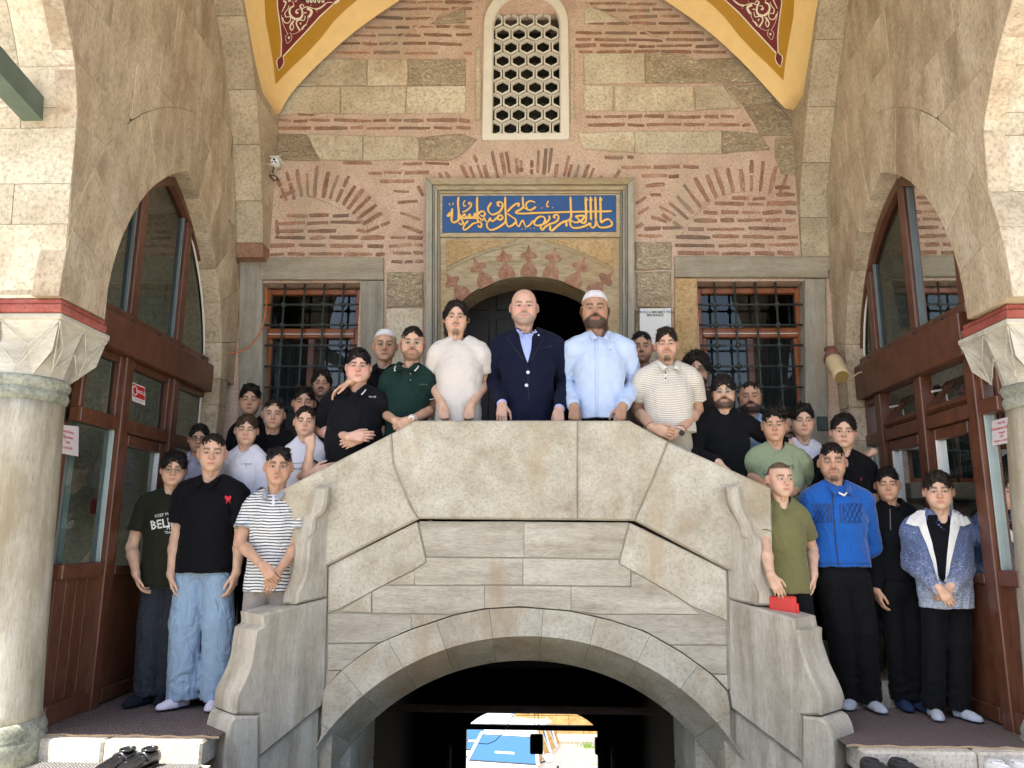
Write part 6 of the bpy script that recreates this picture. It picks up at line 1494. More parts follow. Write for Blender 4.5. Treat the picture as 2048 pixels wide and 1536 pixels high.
def clothmat(name,col,stripe=None,rough=.85,fold=.3,mel=None,fz=16,sheen=.15):
    m,nt,p=newmat(name); c=coords(nt,(1,1,1),False); n=noise(nt,c,7,4,.6,.6); fine=noise(nt,c,220,2,.5)
    base=col
    if stripe:
        c2,per,duty,off=stripe; tc=nt.nodes.new('ShaderNodeTexCoord'); sp=nt.nodes.new('ShaderNodeSeparateXYZ'); nt.links.new(tc.outputs['Object'],sp.inputs[0])
        z=M2(nt,'ADD',sp.outputs['Z'],M2(nt,'MULTIPLY',noise(nt,c,5,2),.035)); f=M2(nt,'FRACT',M2(nt,'DIVIDE',M2(nt,'ADD',z,off),per)); f=M2(nt,'LESS_THAN',f,duty); base=mixc(nt,f,col,c2)
    if mel:
        nm=noise(nt,coords(nt,(1,1,2.6),False),62,4,.9,.8); zf=1
        gz=nt.nodes.new('ShaderNodeTexCoord'); sp=nt.nodes.new('ShaderNodeSeparateXYZ'); nt.links.new(gz.outputs['Object'],sp.inputs[0])
        mr=nt.nodes.new('ShaderNodeMapRange'); mr.inputs[1].default_value=mel[2]; mr.inputs[2].default_value=mel[3]; mr.inputs[3].default_value=-.10; mr.inputs[4].default_value=.12; nt.links.new(sp.outputs['Z'],mr.inputs[0])
        base=mixc(nt,ramp(nt,M2(nt,'SUBTRACT',nm,mr.outputs[0]),[(mel[1]-.06,(0,0,0)),(mel[1]+.06,(1,1,1))]),col,mel[0])
    o=mixc(nt,1.0,base,ramp(nt,n,[(.3,(.955,)*3),(.7,(1.03,)*3)]),'MULTIPLY'); nt.links.new(o,p.inputs['Base Color']); p.inputs['Roughness'].default_value=rough; p.inputs['Specular IOR Level'].default_value=.12
    p.inputs['Sheen Weight'].default_value=sheen if max(col)>.1 else .02
    w1=noise(nt,coords(nt,(1,1,.55),False,(.3,.2,0)),fz,2,.5,1.6); b1=bump(nt,p,w1,fold,.03); nt.links.new(bump(nt,p,fine,.15,.001,b1),p.inputs['Normal']); return m
def raypatch(bvh,poly,off,mat,name,par,step=6,maxd=99):
    P=[]
    for i in range(len(poly)):
        a,b=Vector(poly[i]),Vector(poly[(i+1)%len(poly)]); k_=max(1,int((b-a).length/step)); P+=[a.lerp(b,j/k_) for j in range(k_)]
    pts=list(P); x0,x1=min(p.x for p in P),max(p.x for p in P); y0,y1=min(p.y for p in P),max(p.y for p in P)
    for gx in np.arange(x0+step/2,x1,step):
        for gy in np.arange(y0+step/2,y1,step): pts.append(Vector((gx,gy)))
    r=delaunay_2d_cdt(pts,[],[list(range(len(P)))],1,1e-4); V=[];last=None
    for v in r[0]: V.append(onb(bvh,v.x,v.y,off))
    F_=[f for f in r[2] if all(V[i] is not None for i in f)]
    if not F_: return None
    V=[v if v is not None else Vector((0,0,0)) for v in V]
    us=sorted({i for f in F_ for i in f}); mp={a:b for b,a in enumerate(us)}
    B=MB(); B.add([V[i] for i in us],[[mp[i] for i in f] for f in F_]); return mk(name,B.V,B.F,mat,par,smooth=True)
def onb(bvh,x,y,off):
    d=ray(x,y).normalized(); h=bvh.ray_cast(CAM,d)
    if h[0] is None: return None
    n=h[1] if h[1].dot(d)<0 else -h[1]; return h[0]-d*off*.6+n*off*.4
def raytext(bvh,body,x,y,hpx,mat,par,ang=0,arc=0,bold=0,name='print',shear=0,off=.004,sx=1):
    c=bpy.data.curves.new('t','FONT'); c.body=body; c.size=1; c.align_x='CENTER'; c.align_y='CENTER'; c.resolution_u=1; c.offset=bold
    o=bpy.data.objects.new('t',c); S.collection.objects.link(o); dg=bpy.context.evaluated_depsgraph_get(); me=bpy.data.meshes.new_from_object(o.evaluated_get(dg)); bpy.data.objects.remove(o)
    ca,sa=math.cos(ang),math.sin(ang); V=[];s=hpx/.7
    for p in me.vertices:
        u,v=(p.co.x*sx+shear*p.co.y)*s,p.co.y*s+arc*(p.co.x*s)**2; V.append(onb(bvh,x+u*ca+v*sa,y+u*sa-v*ca,off))
    F_=[list(p.vertices) for p in me.polygons if all(V[i] is not None for i in p.vertices)]; bpy.data.meshes.remove(me)
    V=[v if v is not None else Vector((0,0,0)) for v in V]
    if F_:
        us=sorted({i for f in F_ for i in f}); mp={a:b for b,a in enumerate(us)}; mk(name,[V[i] for i in us],[[mp[i] for i in f] for f in F_],mat,par)
def raystroke(bvh,pts,w,mat,par,name='seam',off=.003):
    V=[]
    Q=[]
    for i in range(len(pts)-1):
        a,b=Vector(pts[i]),Vector(pts[i+1]); k_=max(1,int((b-a).length/5)); Q+=[a.lerp(b,j/k_) for j in range(k_)]
    Q.append(Vector(pts[-1]))
    F_=[];prev=False
    for i,q in enumerate(Q):
        d=(Q[min(i+1,len(Q)-1)]-Q[max(i-1,0)]).normalized(); n=Vector((-d.y,d.x))*w/2
        a,b=onb(bvh,q.x+n.x,q.y+n.y,off),onb(bvh,q.x-n.x,q.y-n.y,off); ok=a is not None and b is not None
        V+=[a if ok else Vector((0,0,0)),b if ok else Vector((0,0,0))]
        if ok and prev and (V[2*i]-V[2*i-2]).length<.06: F_.append([2*i-2,2*i-1,2*i+1,2*i])
        prev=ok
    us=sorted({i for f in F_ for i in f}); mp={a:b for b,a in enumerate(us)}
    if F_: return mk(name,[V[i] for i in us],[[mp[i] for i in f] for f in F_],mat,par,smooth=True)
def hand(F,W,d,n,right,s,pose):
    d=d/np.linalg.norm(d); n=n-d*(n@d); n/=np.linalg.norm(n); w=np.cross(d,n) if right else np.cross(n,d)
    cu={'relax':(18,28,18),'flat':(6,8,4),'fist':(72,92,55),'clasp':(32,48,28),'rest':(12,30,15),'grip':(50,60,30)}[pose]
    P=lambda a,b,c:W+(d*a+w*b+n*c)*s
    for i,(o,kn,ls,r) in enumerate(((.028,.086,(.042,.025,.020),.0090),(.0095,.090,(.046,.028,.021),.0094),(-.009,.086,(.043,.026,.020),.0088),(-.0265,.078,(.033,.020,.018),.0078))):
        K=P(kn,o,0); F.cap(P(.012,o*.55,0),K,.0145*s,.0118*s,k=.010)
        a=0; p=K; sp=(1.5-i)*.055
        for j,(L,c) in enumerate(zip(ls,cu)):
            a+=math.radians(c*(1+.12*(i-1.5)*(1 if pose!='flat' else .3))); dd=(d*math.cos(a)+n*math.sin(a))+w*sp*(math.cos(a) if pose!='fist' else 0); dd/=np.linalg.norm(dd)
            q=p+dd*L*s; F.cap(p,q,r*s*(1-.06*j),r*s*(.94-.07*j),k=.0025); p=q
    F.cap(P(.0,.018,.004),P(.055,.030,.006),.0165*s,.012*s,k=.012)
    b=P(.030,.032,.008); cl={'relax':.25,'flat':.35,'fist':-.05,'clasp':.15,'rest':.45,'grip':.2}[pose]
    d1=d*.80+w*cl*1.3+n*.30; d1/=np.linalg.norm(d1); q=b+d1*.040*s; F.cap(b,q,.0125*s,.0108*s,k=.006)
    d2=d*.95+w*(cl*.5)+n*.30; d2/=np.linalg.norm(d2); r_=q+d2*.030*s; F.cap(q,r_,.0104*s,.0092*s,k=.003); d3=d+w*cl*.2+n*.15; d3/=np.linalg.norm(d3); F.cap(r_,r_+d3*.020*s,.0090*s,.0076*s,k=.002)
def solve(px,py,c,L,lo,hi,near=True):
    d=np.array(ray(px,py)); o=np.array(CAM)-c; a=d@d; b=2*o@d; cc=o@o-L*L; D=b*b-4*a*cc
    t=(-b+(-1 if near else 1)*math.sqrt(D))/(2*a) if D>0 else -b/(2*a)
    y=min(hi,max(lo,CAM.y+d[1]*t)); return np.array(atY(px,py,y))
npers=[0]
def person(label,head_px,Y,skin,top,legs=None,arms=(None,None),sh=None,fz=None,garm='tee',mat=None,girth=1.0,hem=None,fine=True,coll=None,neckv=0,look=None,group=None,hat=0,yawb=0,extras=None,tuck=0,sleeve=.60,zdrop=0,shirt_in=None,**hd):
    npers[0]+=1; seed=100+npers[0]
    hx_,ht,hc_=head_px; a=atY(hx_,ht,Y); b=atY(hx_,hc_,Y); zt,zc=a.z,b.z
    if fz is None: fz=stepz(a.x,Y)
    hs=(zt-zc-(hd.get('tt',.020) if hd.get('style')!='bald' else 0)*.8-(.018 if hd.get('cap') else 0))/.226; hs=max(.84,min(1.12,hs))
    O=np.array([ (a.x+b.x)/2, Y, zc+.115*hs]); H=zt-fz; s=H/1.76; sb=max(.86,min(1.05,s))
    yaw=-math.degrees(math.atan2(O[0],Y))*.9+hd.pop('yaw',0); pit=math.degrees(math.atan2(O[2]-1.08,Y))*.45+hd.pop('pitch',0); R=rotm(yaw,pit,hd.pop('roll',0))
    root=thing('person',label,'person',(O[0],Y,fz),group)
    X=O[0] if sh is None else float(atY((sh[0]+sh[1])/2,sh[2],Y).x)*.75+O[0]*.25
    sw=.20*sb if sh is None else abs(atY(sh[1],sh[2],Y).x-atY(sh[0],sh[2],Y).x)/2
    sw=max(.16,min(.265,sw)); yc=Y+.025; zs=zc-.122*hs-zdrop; hipz=fz+.53*H; g=girth
    G=hd.get
    # ---------- head shell
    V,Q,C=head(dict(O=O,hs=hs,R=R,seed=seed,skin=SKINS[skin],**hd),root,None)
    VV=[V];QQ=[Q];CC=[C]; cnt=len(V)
    def addsh(F):
        nonlocal cnt
        v,q=F.mesh()
        if len(q)==0: return
        sk=SKINS[skin]; c=np.tile(sk,(len(v),1)).astype(float); c*=(1+.05*np.sin(v[:,0:1]*90+v[:,2:3]*70)); VV.append(v);QQ.append(q+cnt);CC.append(c);cnt+=len(v)
    # ---------- joints
    SJ=[np.array([X-(sw-.058),yc,zs-.016]),np.array([X+(sw-.058),yc,zs-.016])]
    if yawb:
        ry=math.radians(yawb)
        for i in (0,1): d_=SJ[i]-np.array([X,yc,zs]); SJ[i]=np.array([X+d_[0]*math.cos(ry),yc+d_[0]*math.sin(ry),zs])
    J=[]
    for i in (0,1):
        A=arms[i]; Lu,Lf=.285*sb,.245*sb
        if A is None:
            sx=-1 if i==0 else 1; E=SJ[i]+np.array([sx*.035,.02,-Lu]); W=E+np.array([sx*-.01,-.05,-Lf]); J.append((SJ[i],E,W,np.array([0,-.25,-1.]),np.array([-sx*1.,0,0]),'relax',False)); continue
        E=solve(*A['e'],SJ[i],Lu,Y-.16+A.get('ey',0),Y+.14+A.get('ey',0),A.get('en',False)) if 'ez' not in A else np.array(atY(*A['e'],Y+A['ez']))
        W=solve(*A['w'],E,Lf,Y-.42,Y+.10,True) if 'wz' not in A else np.array(atY(*A['w'],Y+A['wz']))
        T_=np.array(atY(*A['t'],W[1]+A.get('tz',0))); dv=T_-W; nn={'body':np.array([0,1.,0]),'in':np.array([1. if i==0 else -1.,.15,0]),'down':np.array([0,.2,-1.]),'cam':np.array([0,-1.,0]),'up':np.array([0,0.,1.])}[A.get('n','body')]
        J.append((SJ[i],E,W,dv,nn,A.get('p','relax'),True))
    # ---------- arms
    for i,(Sj,E,W,dv,nn,po_,vis) in enumerate(J):
        if not vis and not fine: continue
        dvn=dv/np.linalg.norm(dv); tip=W+dvn*.2*sb; pts=np.array([Sj,E,W,tip]); lo,hi=pts.min(0)-.07,pts.max(0)+.07
        res=.0045 if vis else .009
        F=Fld(lo,hi,res); af=1+.25*(g-1)*2
        F.cap(Sj,E,.049*sb*af,.040*sb*af,k=.01); m=E+(W-E)*.28; F.cap(E,m,.038*sb*af,.041*sb*af,k=.02); F.cap(m,W,.040*sb*af,.0255*sb,k=.02); F.cap(W-dvn*.01,W+dvn*.02,.026*sb,.022*sb,k=.012)
        hand(F,W,dv,nn,i==0,sb*.98,po_); addsh(F)
    # ---------- trunk and legs under the clothes
    F=Fld((X-.3,yc-.22,fz+.02),(X+.3,yc+.22,zs+.10),.013)
    def torso(F,ex,z_low,gy=1.0,low=None):
        F.ell((X,yc,zs-.13),(sw*(.62+.10*(g-1))+ex,(.108*g+ex)*gy,.17+ex*.3),k=0)
        for i in (0,1): F.cap((X,yc,zs-.01),SJ[i]+[(.012 if i==0 else -.012),0,-.014],.060+ex*.9,.043+ex*.7,k=.05)
        for sx in (-1,1): F.cap((X+sx*.030,yc+.008,zs+.082),(X+sx*(sw-.085),yc,zs+.014),.036+ex*.8,.042+ex*.8,k=.04)
        r1=sw*.60*(1+.35*(g-1))+ex; r2=(.150*sb*(1+.5*(g-1))+ex) if low is None else low; F.cap((X,yc,zs-.20),(X,yc+.0-.03*(g-1),z_low),r1,r2,k=.05,fy=1.38/g)
        if g>1.05: F.ell((X,yc-.03,zs-.30),(.15*g,.135*g,.16),k=.06)
    torso(F,-.022,hipz); 
    feet=legs.get('feet') if legs else None
    if feet: FT=[np.array(atZ(p[0],p[1],fz+.03)) for p in feet]
    else: FT=[np.array([X-.10,Y+.02,fz+.03]),np.array([X+.10,Y+.02,fz+.03])]
    hj=[np.array([X-.088*sb,yc,hipz-.02]),np.array([X+.088*sb,yc,hipz-.02])]; KN=[]; AN=[]
    for i in (0,1):
        an=FT[i]+np.array([0,.04,.06]); kn=(hj[i]+an)/2+np.array([(-1 if i==0 else 1)*legs.get('kx',.0) if legs else 0,-.02,.02]); KN.append(kn); AN.append(an)
        F.cap(hj[i],kn,.070*sb,.050*sb,k=.02); F.cap(kn,an,.048*sb,.034*sb,k=.02)
    addsh(F)
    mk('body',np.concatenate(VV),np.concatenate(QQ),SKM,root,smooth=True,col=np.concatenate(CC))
    # ---------- trousers
    lm=(legs or {}).get('mat',TRS['black']); tr=(legs or {}).get('r',(.094,.078,.068)); lres=.008 if feet or (legs or {}).get('vis') else .015
    if feet or (legs or {}).get('vis') or True:
        F=Fld((min(X-.28,min(k_[0] for k_ in AN)-.12),yc-.3,fz+.01),(max(X+.28,max(k_[0] for k_ in AN)+.12),yc+.22,hipz+.22),lres)
        F.cap((X,yc,hipz+.10),(X,yc,hipz-.03),.140*sb*(1+.5*(g-1)),.158*sb*(1+.4*(g-1)),k=0,fy=1.45)
        for i in (0,1):
            k2=KN[i]; F.cap(hj[i]+[0,0,-.06],k2,tr[0]*sb*.90,tr[1]*sb,k=.022); F.cap(k2,AN[i]+[0,0,-.035],tr[1]*sb,tr[2]*sb,k=.02,cut=1)
            if tr[2]>.05: F.cap(AN[i]+[0,0,-.01],AN[i]+[0,0,-.06],tr[2]*sb*.6,k=0,op='s')
        F.half((0,0,min(hipz+.16,(float(atY(hx_,hem,Y-.08).z)+.025) if hem else 99)),(0,0,1))
        if lres<.01: F.folds(.0045,.14,seed+7,(1,1,.35),lambda z:1+0*z); F.folds(.0028,.06,seed+8,(.5,.5,1.2),lambda z:np.where(z<fz+.22,1.8,.6).astype(f32))
        v,q=F.mesh(); mk('trousers',v,q,lm,root,smooth=True)
        if feet:
            sm2=legs.get('sock')
            for i in (0,1):
                F=Fld(FT[i]-[.16,.22,.06],FT[i]+[.16,.16,.14],.006); ft=FT[i]; yw=math.radians((legs.get('toe') or (-18,18))[i]); dn=np.array([math.sin(yw),-math.cos(yw),0]); L=.12*sb
                hl_=ft+np.array([0,.045,-.0]); F.cap(hl_,AN[i]+[0,0,.04],.036*sb,.036*sb,k=.02); F.cap(hl_,ft+dn*L*.6,.034*sb,.036*sb,k=.02); F.cap(ft+dn*L*.3,ft+dn*L+[0,0,-.008],.036*sb,.026*sb,k=.02); F.ell(ft+dn*L*.85+[0,0,-.01],(.040*sb,.040*sb,.022),k=.02); F.half((0,0,fz+.013 if fz<.05 else fz+.002),(0,0,-1))
                v,q=F.mesh(); mk('sock',v,q,sm2,root,smooth=True)
    # ---------- upper garment
    long_=garm in ('long','shirt','suit','track','hood','qz'); ex={'tee':.018,'polo':.018,'long':.020,'shirt':.024,'suit':.030,'track':.030,'hood':.030,'qz':.026}[garm]
    if hem is None: hz=hipz-.06
    else: hz=float(atY(X*0+hx_,hem,Y-.08).z)
    res=.0065 if fine else .010
    lo=np.array([X-sw-.05,yc-.26,hz-.03]); hi=np.array([X+sw+.05,yc+.24,zs+.17])
    for i in (0,1):
        for p in J[i][1:(3 if long_ else 2)]: lo=np.minimum(lo,p-.09); hi=np.maximum(hi,p+.09)
    hi[2]=zs+.17
    F=Fld(lo,hi,res); loose=G('loose',0)
    torso(F,ex,hz-.06,1.0,low=(.150*sb*(1+.5*(g-1))+ex+loose+max(0,((legs or {}).get('r') or (.094,))[0]-.094)*1.2)*1.0)
    F.half((0,0,hz),(0,0,-1),.004)
    for i,(Sj,E,W,*_) in enumerate(J):
        af=1+.25*(g-1)*2
        if long_:
            F.cap(Sj,E,.056*sb+ex*.6,.046*sb+ex*.55,k=.022); F.cap(E,W+(W-E)*.02,.046*sb+ex*.55,.031*sb+ex*.45,k=.012,cut=1)
            dn=(W-E)/np.linalg.norm(W-E); F.cap(W-dn*.012,W+dn*.03,.030*sb,.030*sb,k=0,op='s')
        else:
            en=Sj+(E-Sj)*sleeve; F.cap(Sj-[0,0,.012],en,.050*sb*af+ex*.6,.060*sb*af+ex*.45+G('slw',0),k=.018,cut=1); dn=(en-Sj)/np.linalg.norm(en-Sj); F.cap(en-dn*.02,en+dn*.05,.052*sb*af,.052*sb*af,k=0,op='s')
    amp={'tee':.0038,'polo':.0035,'long':.0045,'shirt':.0042,'suit':.0035,'track':.004,'hood':.005,'qz':.004}[garm]
    F.folds(amp,.11,seed+3,(1.2,1,.5)); F.folds(amp*.5,.055,seed+4,(.8,.8,1.1))
    nb=(X,Y+.02,zs+.055)
    F.cap((X,Y+.030,zs+.03),(X,Y+.018,zs+.17),.060*hs+G('nw2',0),.064*hs,k=.004,op='s')
    if neckv=='v': F.cap((X,Y-.16,zs-.055),(X,Y-.12,zs+.07),.010,.062,k=.004,op='s')
    elif neckv=='o': F.cap((X,Y-.14,zs-.01),(X,Y-.10,zs+.07),.03,.055,k=.004,op='s')
    elif neckv=='w': F.cap((X,Y-.16,zs-.025),(X,Y-.10,zs+.07),.045,.075,k=.004,op='s')
    else: F.cap((X,Y-.115,zs+.045),(X,Y-.07,zs+.09),.036,.056,k=.004,op='s')
    if garm=='suit': F.cap((X,Y-.16,hz-.05),(X,Y-.16,hz+.13),.09,.01,k=.01,op='s')
    if not long_ and fine and garm=='tee':
        for i in (0,1):
            Sj,E=J[i][0],J[i][1]; en=Sj+(E-Sj)*(sleeve-.012); bandat(root,en-(E-Sj)/np.linalg.norm(E-Sj)*.02,en+(E-Sj),.060*sb*(1+.5*(g-1))+ex*.40,.0035,mat,'sleeve_hem')
    v,q=F.mesh(); gname={'tee':'t_shirt','polo':'polo_shirt','long':'sweater','shirt':'shirt','suit':'suit_jacket','track':'track_jacket','hood':'hooded_jacket','qz':'zip_top'}[garm]
    mk(gname,v,q,mat,root,smooth=True); bv=BVHTree.FromPolygons([tuple(p) for p in v],[list(map(int,f)) for f in q])
    if False:
        F=Fld(np.array([X-.24,yc-.24,hz]),np.array([X+.24,yc+.1,zs+.16]),.007); torso(F,.010 if garm!='hood' else .012,hz-.02,low=.15*sb); F.half((0,0,hz+.03),(0,0,-1)); F.cap((X,Y+.030,zs+.03),(X,Y+.018,zs+.17),.059*hs,.061*hs,k=.004,op='s')
        if garm=='hood': F.cap((X,Y-.115,zs+.035),(X,Y-.07,zs+.09),.034,.056,k=.004,op='s')
        F.folds(.003,.09,seed+5); v,q=F.mesh(); mk('inner_shirt',v,q,shirt_in,root,smooth=True); bi=BVHTree.FromPolygons([tuple(p) for p in v],[list(map(int,f)) for f in q])
    else: bi=bv
    if coll in ('polo','shirt'):
        cm=G('collmat',mat); F=Fld((X-.13,Y-.17,zs-.02),(X+.13,Y+.14,zs+.16),.0045)
        o=.0 if coll=='polo' else .012
        for sx in (-1,1):
            F.cap((X+sx*.030,Y+.088,zs+.100+o),(X+sx*.066,Y+.035,zs+.098+o),.014,k=.008); F.cap((X+sx*.066,Y+.035,zs+.098+o),(X+sx*.062,Y-.035,zs+.078+o*.7),.014,.013,k=.008); F.cap((X+sx*.062,Y-.035,zs+.078+o*.7),(X+sx*.036,Y-.093,zs+.040),.014,.012,k=.008)
            F.cap((X+sx*.064,Y-.055,zs+.055),(X+sx*.052,Y-.105,zs+.022),.011,.007,k=.012)
        F.cap((X-.03,Y+.088,zs+.100+o),(X+.03,Y+.088,zs+.100+o),.014,k=.008)
        F.cap((X,Y+.022,zs+.0),(X,Y+.012,zs+.2),.0575*hs,.0600*hs,k=0,op='s'); F.cap((X,Y-.16,zs-.03),(X,Y-.09,zs+.10),.008,.034,k=.002,op='s')
        v,q=F.mesh(); mk('collar',v,q,cm,root,smooth=True)
    elif coll=='ring' or coll=='stand':
        B=MB(); L=[]
        for k_ in range(33):
            t_=2*math.pi*k_/32; dx_,dy_=math.sin(t_),-math.cos(t_); c_=(X,Y+.0)
            for r_ in np.arange(.035,.17,.003):
                h_=bv.ray_cast(Vector((c_[0]+dx_*r_,c_[1]+dy_*r_,zs+.22)),Vector((0,0,-1)))
                if h_[0] is not None and h_[0].z>zs-.03: L.append(h_[0]+Vector((dx_*.003,dy_*.003,-.002 if coll=='ring' else .006))); break
        L=[(L[i-1]+L[i]*2+L[(i+1)%len(L)])/4 for i in range(len(L)-1)]; L.append(L[0])
        B.tube(L,.0062 if coll=='ring' else .013,8,cap=False); B.obj('collar',G('collmat',mat),root,smooth=True)
    if extras: extras(root,bv,bi,dict(X=X,Y=Y,zs=zs,hz=hz,J=J,hs=hs,sb=sb,O=O,R=R,hipz=hipz,sw=sw))
    return root
BK=(.0045,.0050,.0068)
TRS={'black':clothmat('black_trousers',(.0055,.006,.0075),fold=.5),'jeans':clothmat('pale_denim',(.26,.37,.50),fold=.9,fz=11),'dkjeans':clothmat('charcoal_denim',(.030,.035,.045),fold=.9,fz=12),'taupe':clothmat('taupe_trousers',(.27,.24,.22),fold=.5,fz=8),'navy':clothmat('navy_trousers',(.012,.013,.022)),'sand':clothmat('sand_chinos',(.45,.40,.30)),'lilac':clothmat('lilac',(.4,.4,.5))}
SOCK={'white':clothmat('white_sock',(.62,.60,.72),fold=.3),'grey':clothmat('pale_grey_sock',(.40,.45,.52),fold=.3),'dark':clothmat('dark_sock',(.012,.016,.022)),'blue':clothmat('navy_sock',(.018,.035,.085))}
BLK=clothmat('black_cotton',BK); BLK2=clothmat('black_pique',(.006,.0065,.009),fold=.4); WHT=clothmat('white_cotton',(.66,.66,.74)); CRM=clothmat('marl_cream',(.60,.56,.52),fold=.3,fz=7); GRN=clothmat('bottle_green_pique',(.009,.028,.023),fold=.3); OLV=clothmat('olive_cotton',(.150,.145,.060)); OLD=clothmat('dark_olive_cotton',(.018,.020,.012)); SAGE=clothmat('sage_cotton',(.235,.285,.175)); LBL=clothmat('pale_blue_oxford',(.47,.57,.77),fold=.4,fz=8); NAVYS=clothmat('navy_suiting',(.006,.008,.024),fold=.35,fz=9); BLU=clothmat('royal_blue_fabric',(.006,.090,.38),fold=.4,sheen=.3,rough=.6)
STR1=clothmat('navy_white_stripe',(.70,.70,.68),stripe=((.045,.06,.08),.0192,.38,.003),fold=.6); STR2=clothmat('fine_brown_stripe',(.68,.64,.56),stripe=((.20,.155,.12),.0125,.24,.0),fold=.4)
HOODM=clothmat('blue_melange_fleece',(.085,.12,.25),mel=((.50,.56,.68),.50,.55,1.05),fold=.7); FLEECE=clothmat('white_fleece',(.68,.68,.66),fold=.5); BRN=clothmat('dark_brown_cotton',(.030,.026,.022)); LILS=clothmat('lilac_shirt',(.42,.42,.52)); PRN=plain('print_black',(.02,.02,.02),.7); PRW=plain('print_white',(.72,.72,.70),.7); PRR=plain('print_red',(.62,.03,.05),.7); GREYC=clothmat('grey_collar',(.30,.33,.36)); SILV=plain('silver_metal',(.6,.6,.6),.25,metal=1); GOLDM=plain('gold_rim',(.6,.45,.25),.3,metal=1); DKF=plain('dark_frame',(.02,.018,.018),.3); CLF=plain('clear_frame',(.62,.58,.52),.3); BUT=plain('button',(.25,.22,.2),.4)
SUITSH=clothmat('light_blue_shirt',(.36,.44,.78),fold=.5)
def bandat(root,W,E,r,th,mat,name): # bracelet / watch strap
    W,E=Vector(W),Vector(E); d=(E-W).normalized(); c=W+d*.02; u=d.orthogonal().normalized(); w_=d.cross(u); B=MB(); B.tube([c+(u*math.cos(a)+w_*math.sin(a))*r for a in np.linspace(0,2*math.pi,19)],th,6,cap=False); B.obj(name,mat,root,smooth=True); return c
# ---------------------------------------------------------------- top row
def ex1(root,bv,bi,I): pass
person('man in cream marl t-shirt with long swept black hair, fists on the parapet',(912,603,668),5.30,0,None,sh=(856,986,700),garm='tee',mat=CRM,hem=846,coll='ring',neckv='o',
  arms=(dict(e=(866,764),w=(884,812),t=(890,850),wz=-.13,n='body',p='fist'),dict(e=(972,764),w=(942,812),t=(935,850),wz=-.13,n='body',p='fist')),
  style='long',haircol='black',beard='thin',tt=.022,ts=.012,hl=.072,tl=.045,locks=[((.01,-.07,.10),(-.055,-.085,.06),.016,.012),((.01,-.07,.10),(.06,-.082,.065),.018,.012),((-.055,-.085,.06),(-.075,-.05,.0),.014,.009)],squint=.8,extras=ex1,browt=1.1)
def ex2(root,bv,bi,I):
    raypatch(bv,[(1036,650),(1066,650),(1065,672),(1062,700),(1055,729),(1046,700),(1038,672)],.004,SUITSH,'shirt_front',root,step=4)
    for s_,P in ((-1,[(1035,652),(1027,650),(1016,661),(1022,672),(1014,676),(1048,722),(1054,732),(1056,728),(1045,700)]),(1,[(1066,652),(1074,650),(1085,661),(1079,672),(1087,677),(1062,722),(1055,732),(1055,728),(1062,700)])):
        raypatch(bv,P,.007,NAVYS,'lapel',root); raystroke(bv,[P[2],P[3],P[4],P[5]],1.2,PRN,root,off=.009,name='lapel_edge')
    raystroke(bv,[(1052,664),(1054,690),(1055,728)],1.2,LBL,root,'placket'); 
    for x,y in ((1056,745),(1053,771)):
        c=onb(bv,x,y,.004)
        if c: B=MB(); B.tube([c,c+Vector((0,-.006,0))],.012,12); B.obj('button',SILV,root)
    raystroke(bv,[(1056,735),(1056,768),(1058,800)],1.0,PRN,root,'front_edge'); raystroke(bv,[(1084,697),(1104,692)],1.4,PRN,root,'breast_pocket')
    c=onb(bv,1077,671,.008)
    if c: B=MB(); B.tube([c,c+Vector((0,-.004,0))],.006,6); B.obj('lapel_pin',SILV,root)
    F=Fld((I['X']-.12,I['Y']-.17,I['zs']-.02),(I['X']+.12,I['Y']+.1,I['zs']+.13),.0045); X,Y,zs=I['X'],I['Y'],I['zs']
    for sx in (-1,1): F.cap((X+sx*.058,Y+.02,zs+.095),(X+sx*.058,Y-.04,zs+.074),.008,k=.006); F.cap((X+sx*.058,Y-.04,zs+.074),(X+sx*.040,Y-.078,zs+.060),.008,k=.006)
    for P in ([(1038,650),(1050,663),(1043,676),(1033,660)],[(1066,650),(1055,663),(1063,676),(1071,660)]): raypatch(bv,P,.011,SUITSH,'collar_point',root,step=4); raystroke(bv,[P[1],P[2],P[3]],.8,LILS,root,'collar_seam',off=.013)
    F.cap((X,Y+.022,zs+.0),(X,Y+.012,zs+.2),.054,.056,k=0,op='s'); v,q=F.mesh(); mk('shirt_collar',v,q,SUITSH,root,smooth=True)
    for i in (0,1):
        Sj,E,W=I['J'][i][:3]; B=MB(); d=(W-E)/np.linalg.norm(W-E); B.tube([W-d*.01,W+d*.014],.036,14); B.obj('cuff',SUITSH,root,smooth=True)
    bandat(root,I['J'][0][2]+(I['J'][0][3]/np.linalg.norm(I['J'][0][3]))*.135,I['J'][0][2],.0,.0,SILV,'ring') if 0 else None
person('bald smiling man with grey beard in a navy suit jacket over a light blue shirt',(1048,582,650),5.30,4,None,sh=(986,1130,692),garm='suit',mat=NAVYS,shirt_in=SUITSH,hem=848,neckv='v',legs=dict(mat=TRS['navy']),
  arms=(dict(e=(985,762),w=(1003,806),t=(1003,846),wz=-.12,n='body',p='rest'),dict(e=(1131,766),w=(1119,816),t=(1117,850),wz=-.12,n='body',p='clasp')),
  style='bald',haircol='brown',beard='short',bcol='grey',flush=.5,smile=1.2,squint=.9,brow='brown',browt=.8,fw=1.04,jw=1.08,extras=ex2)
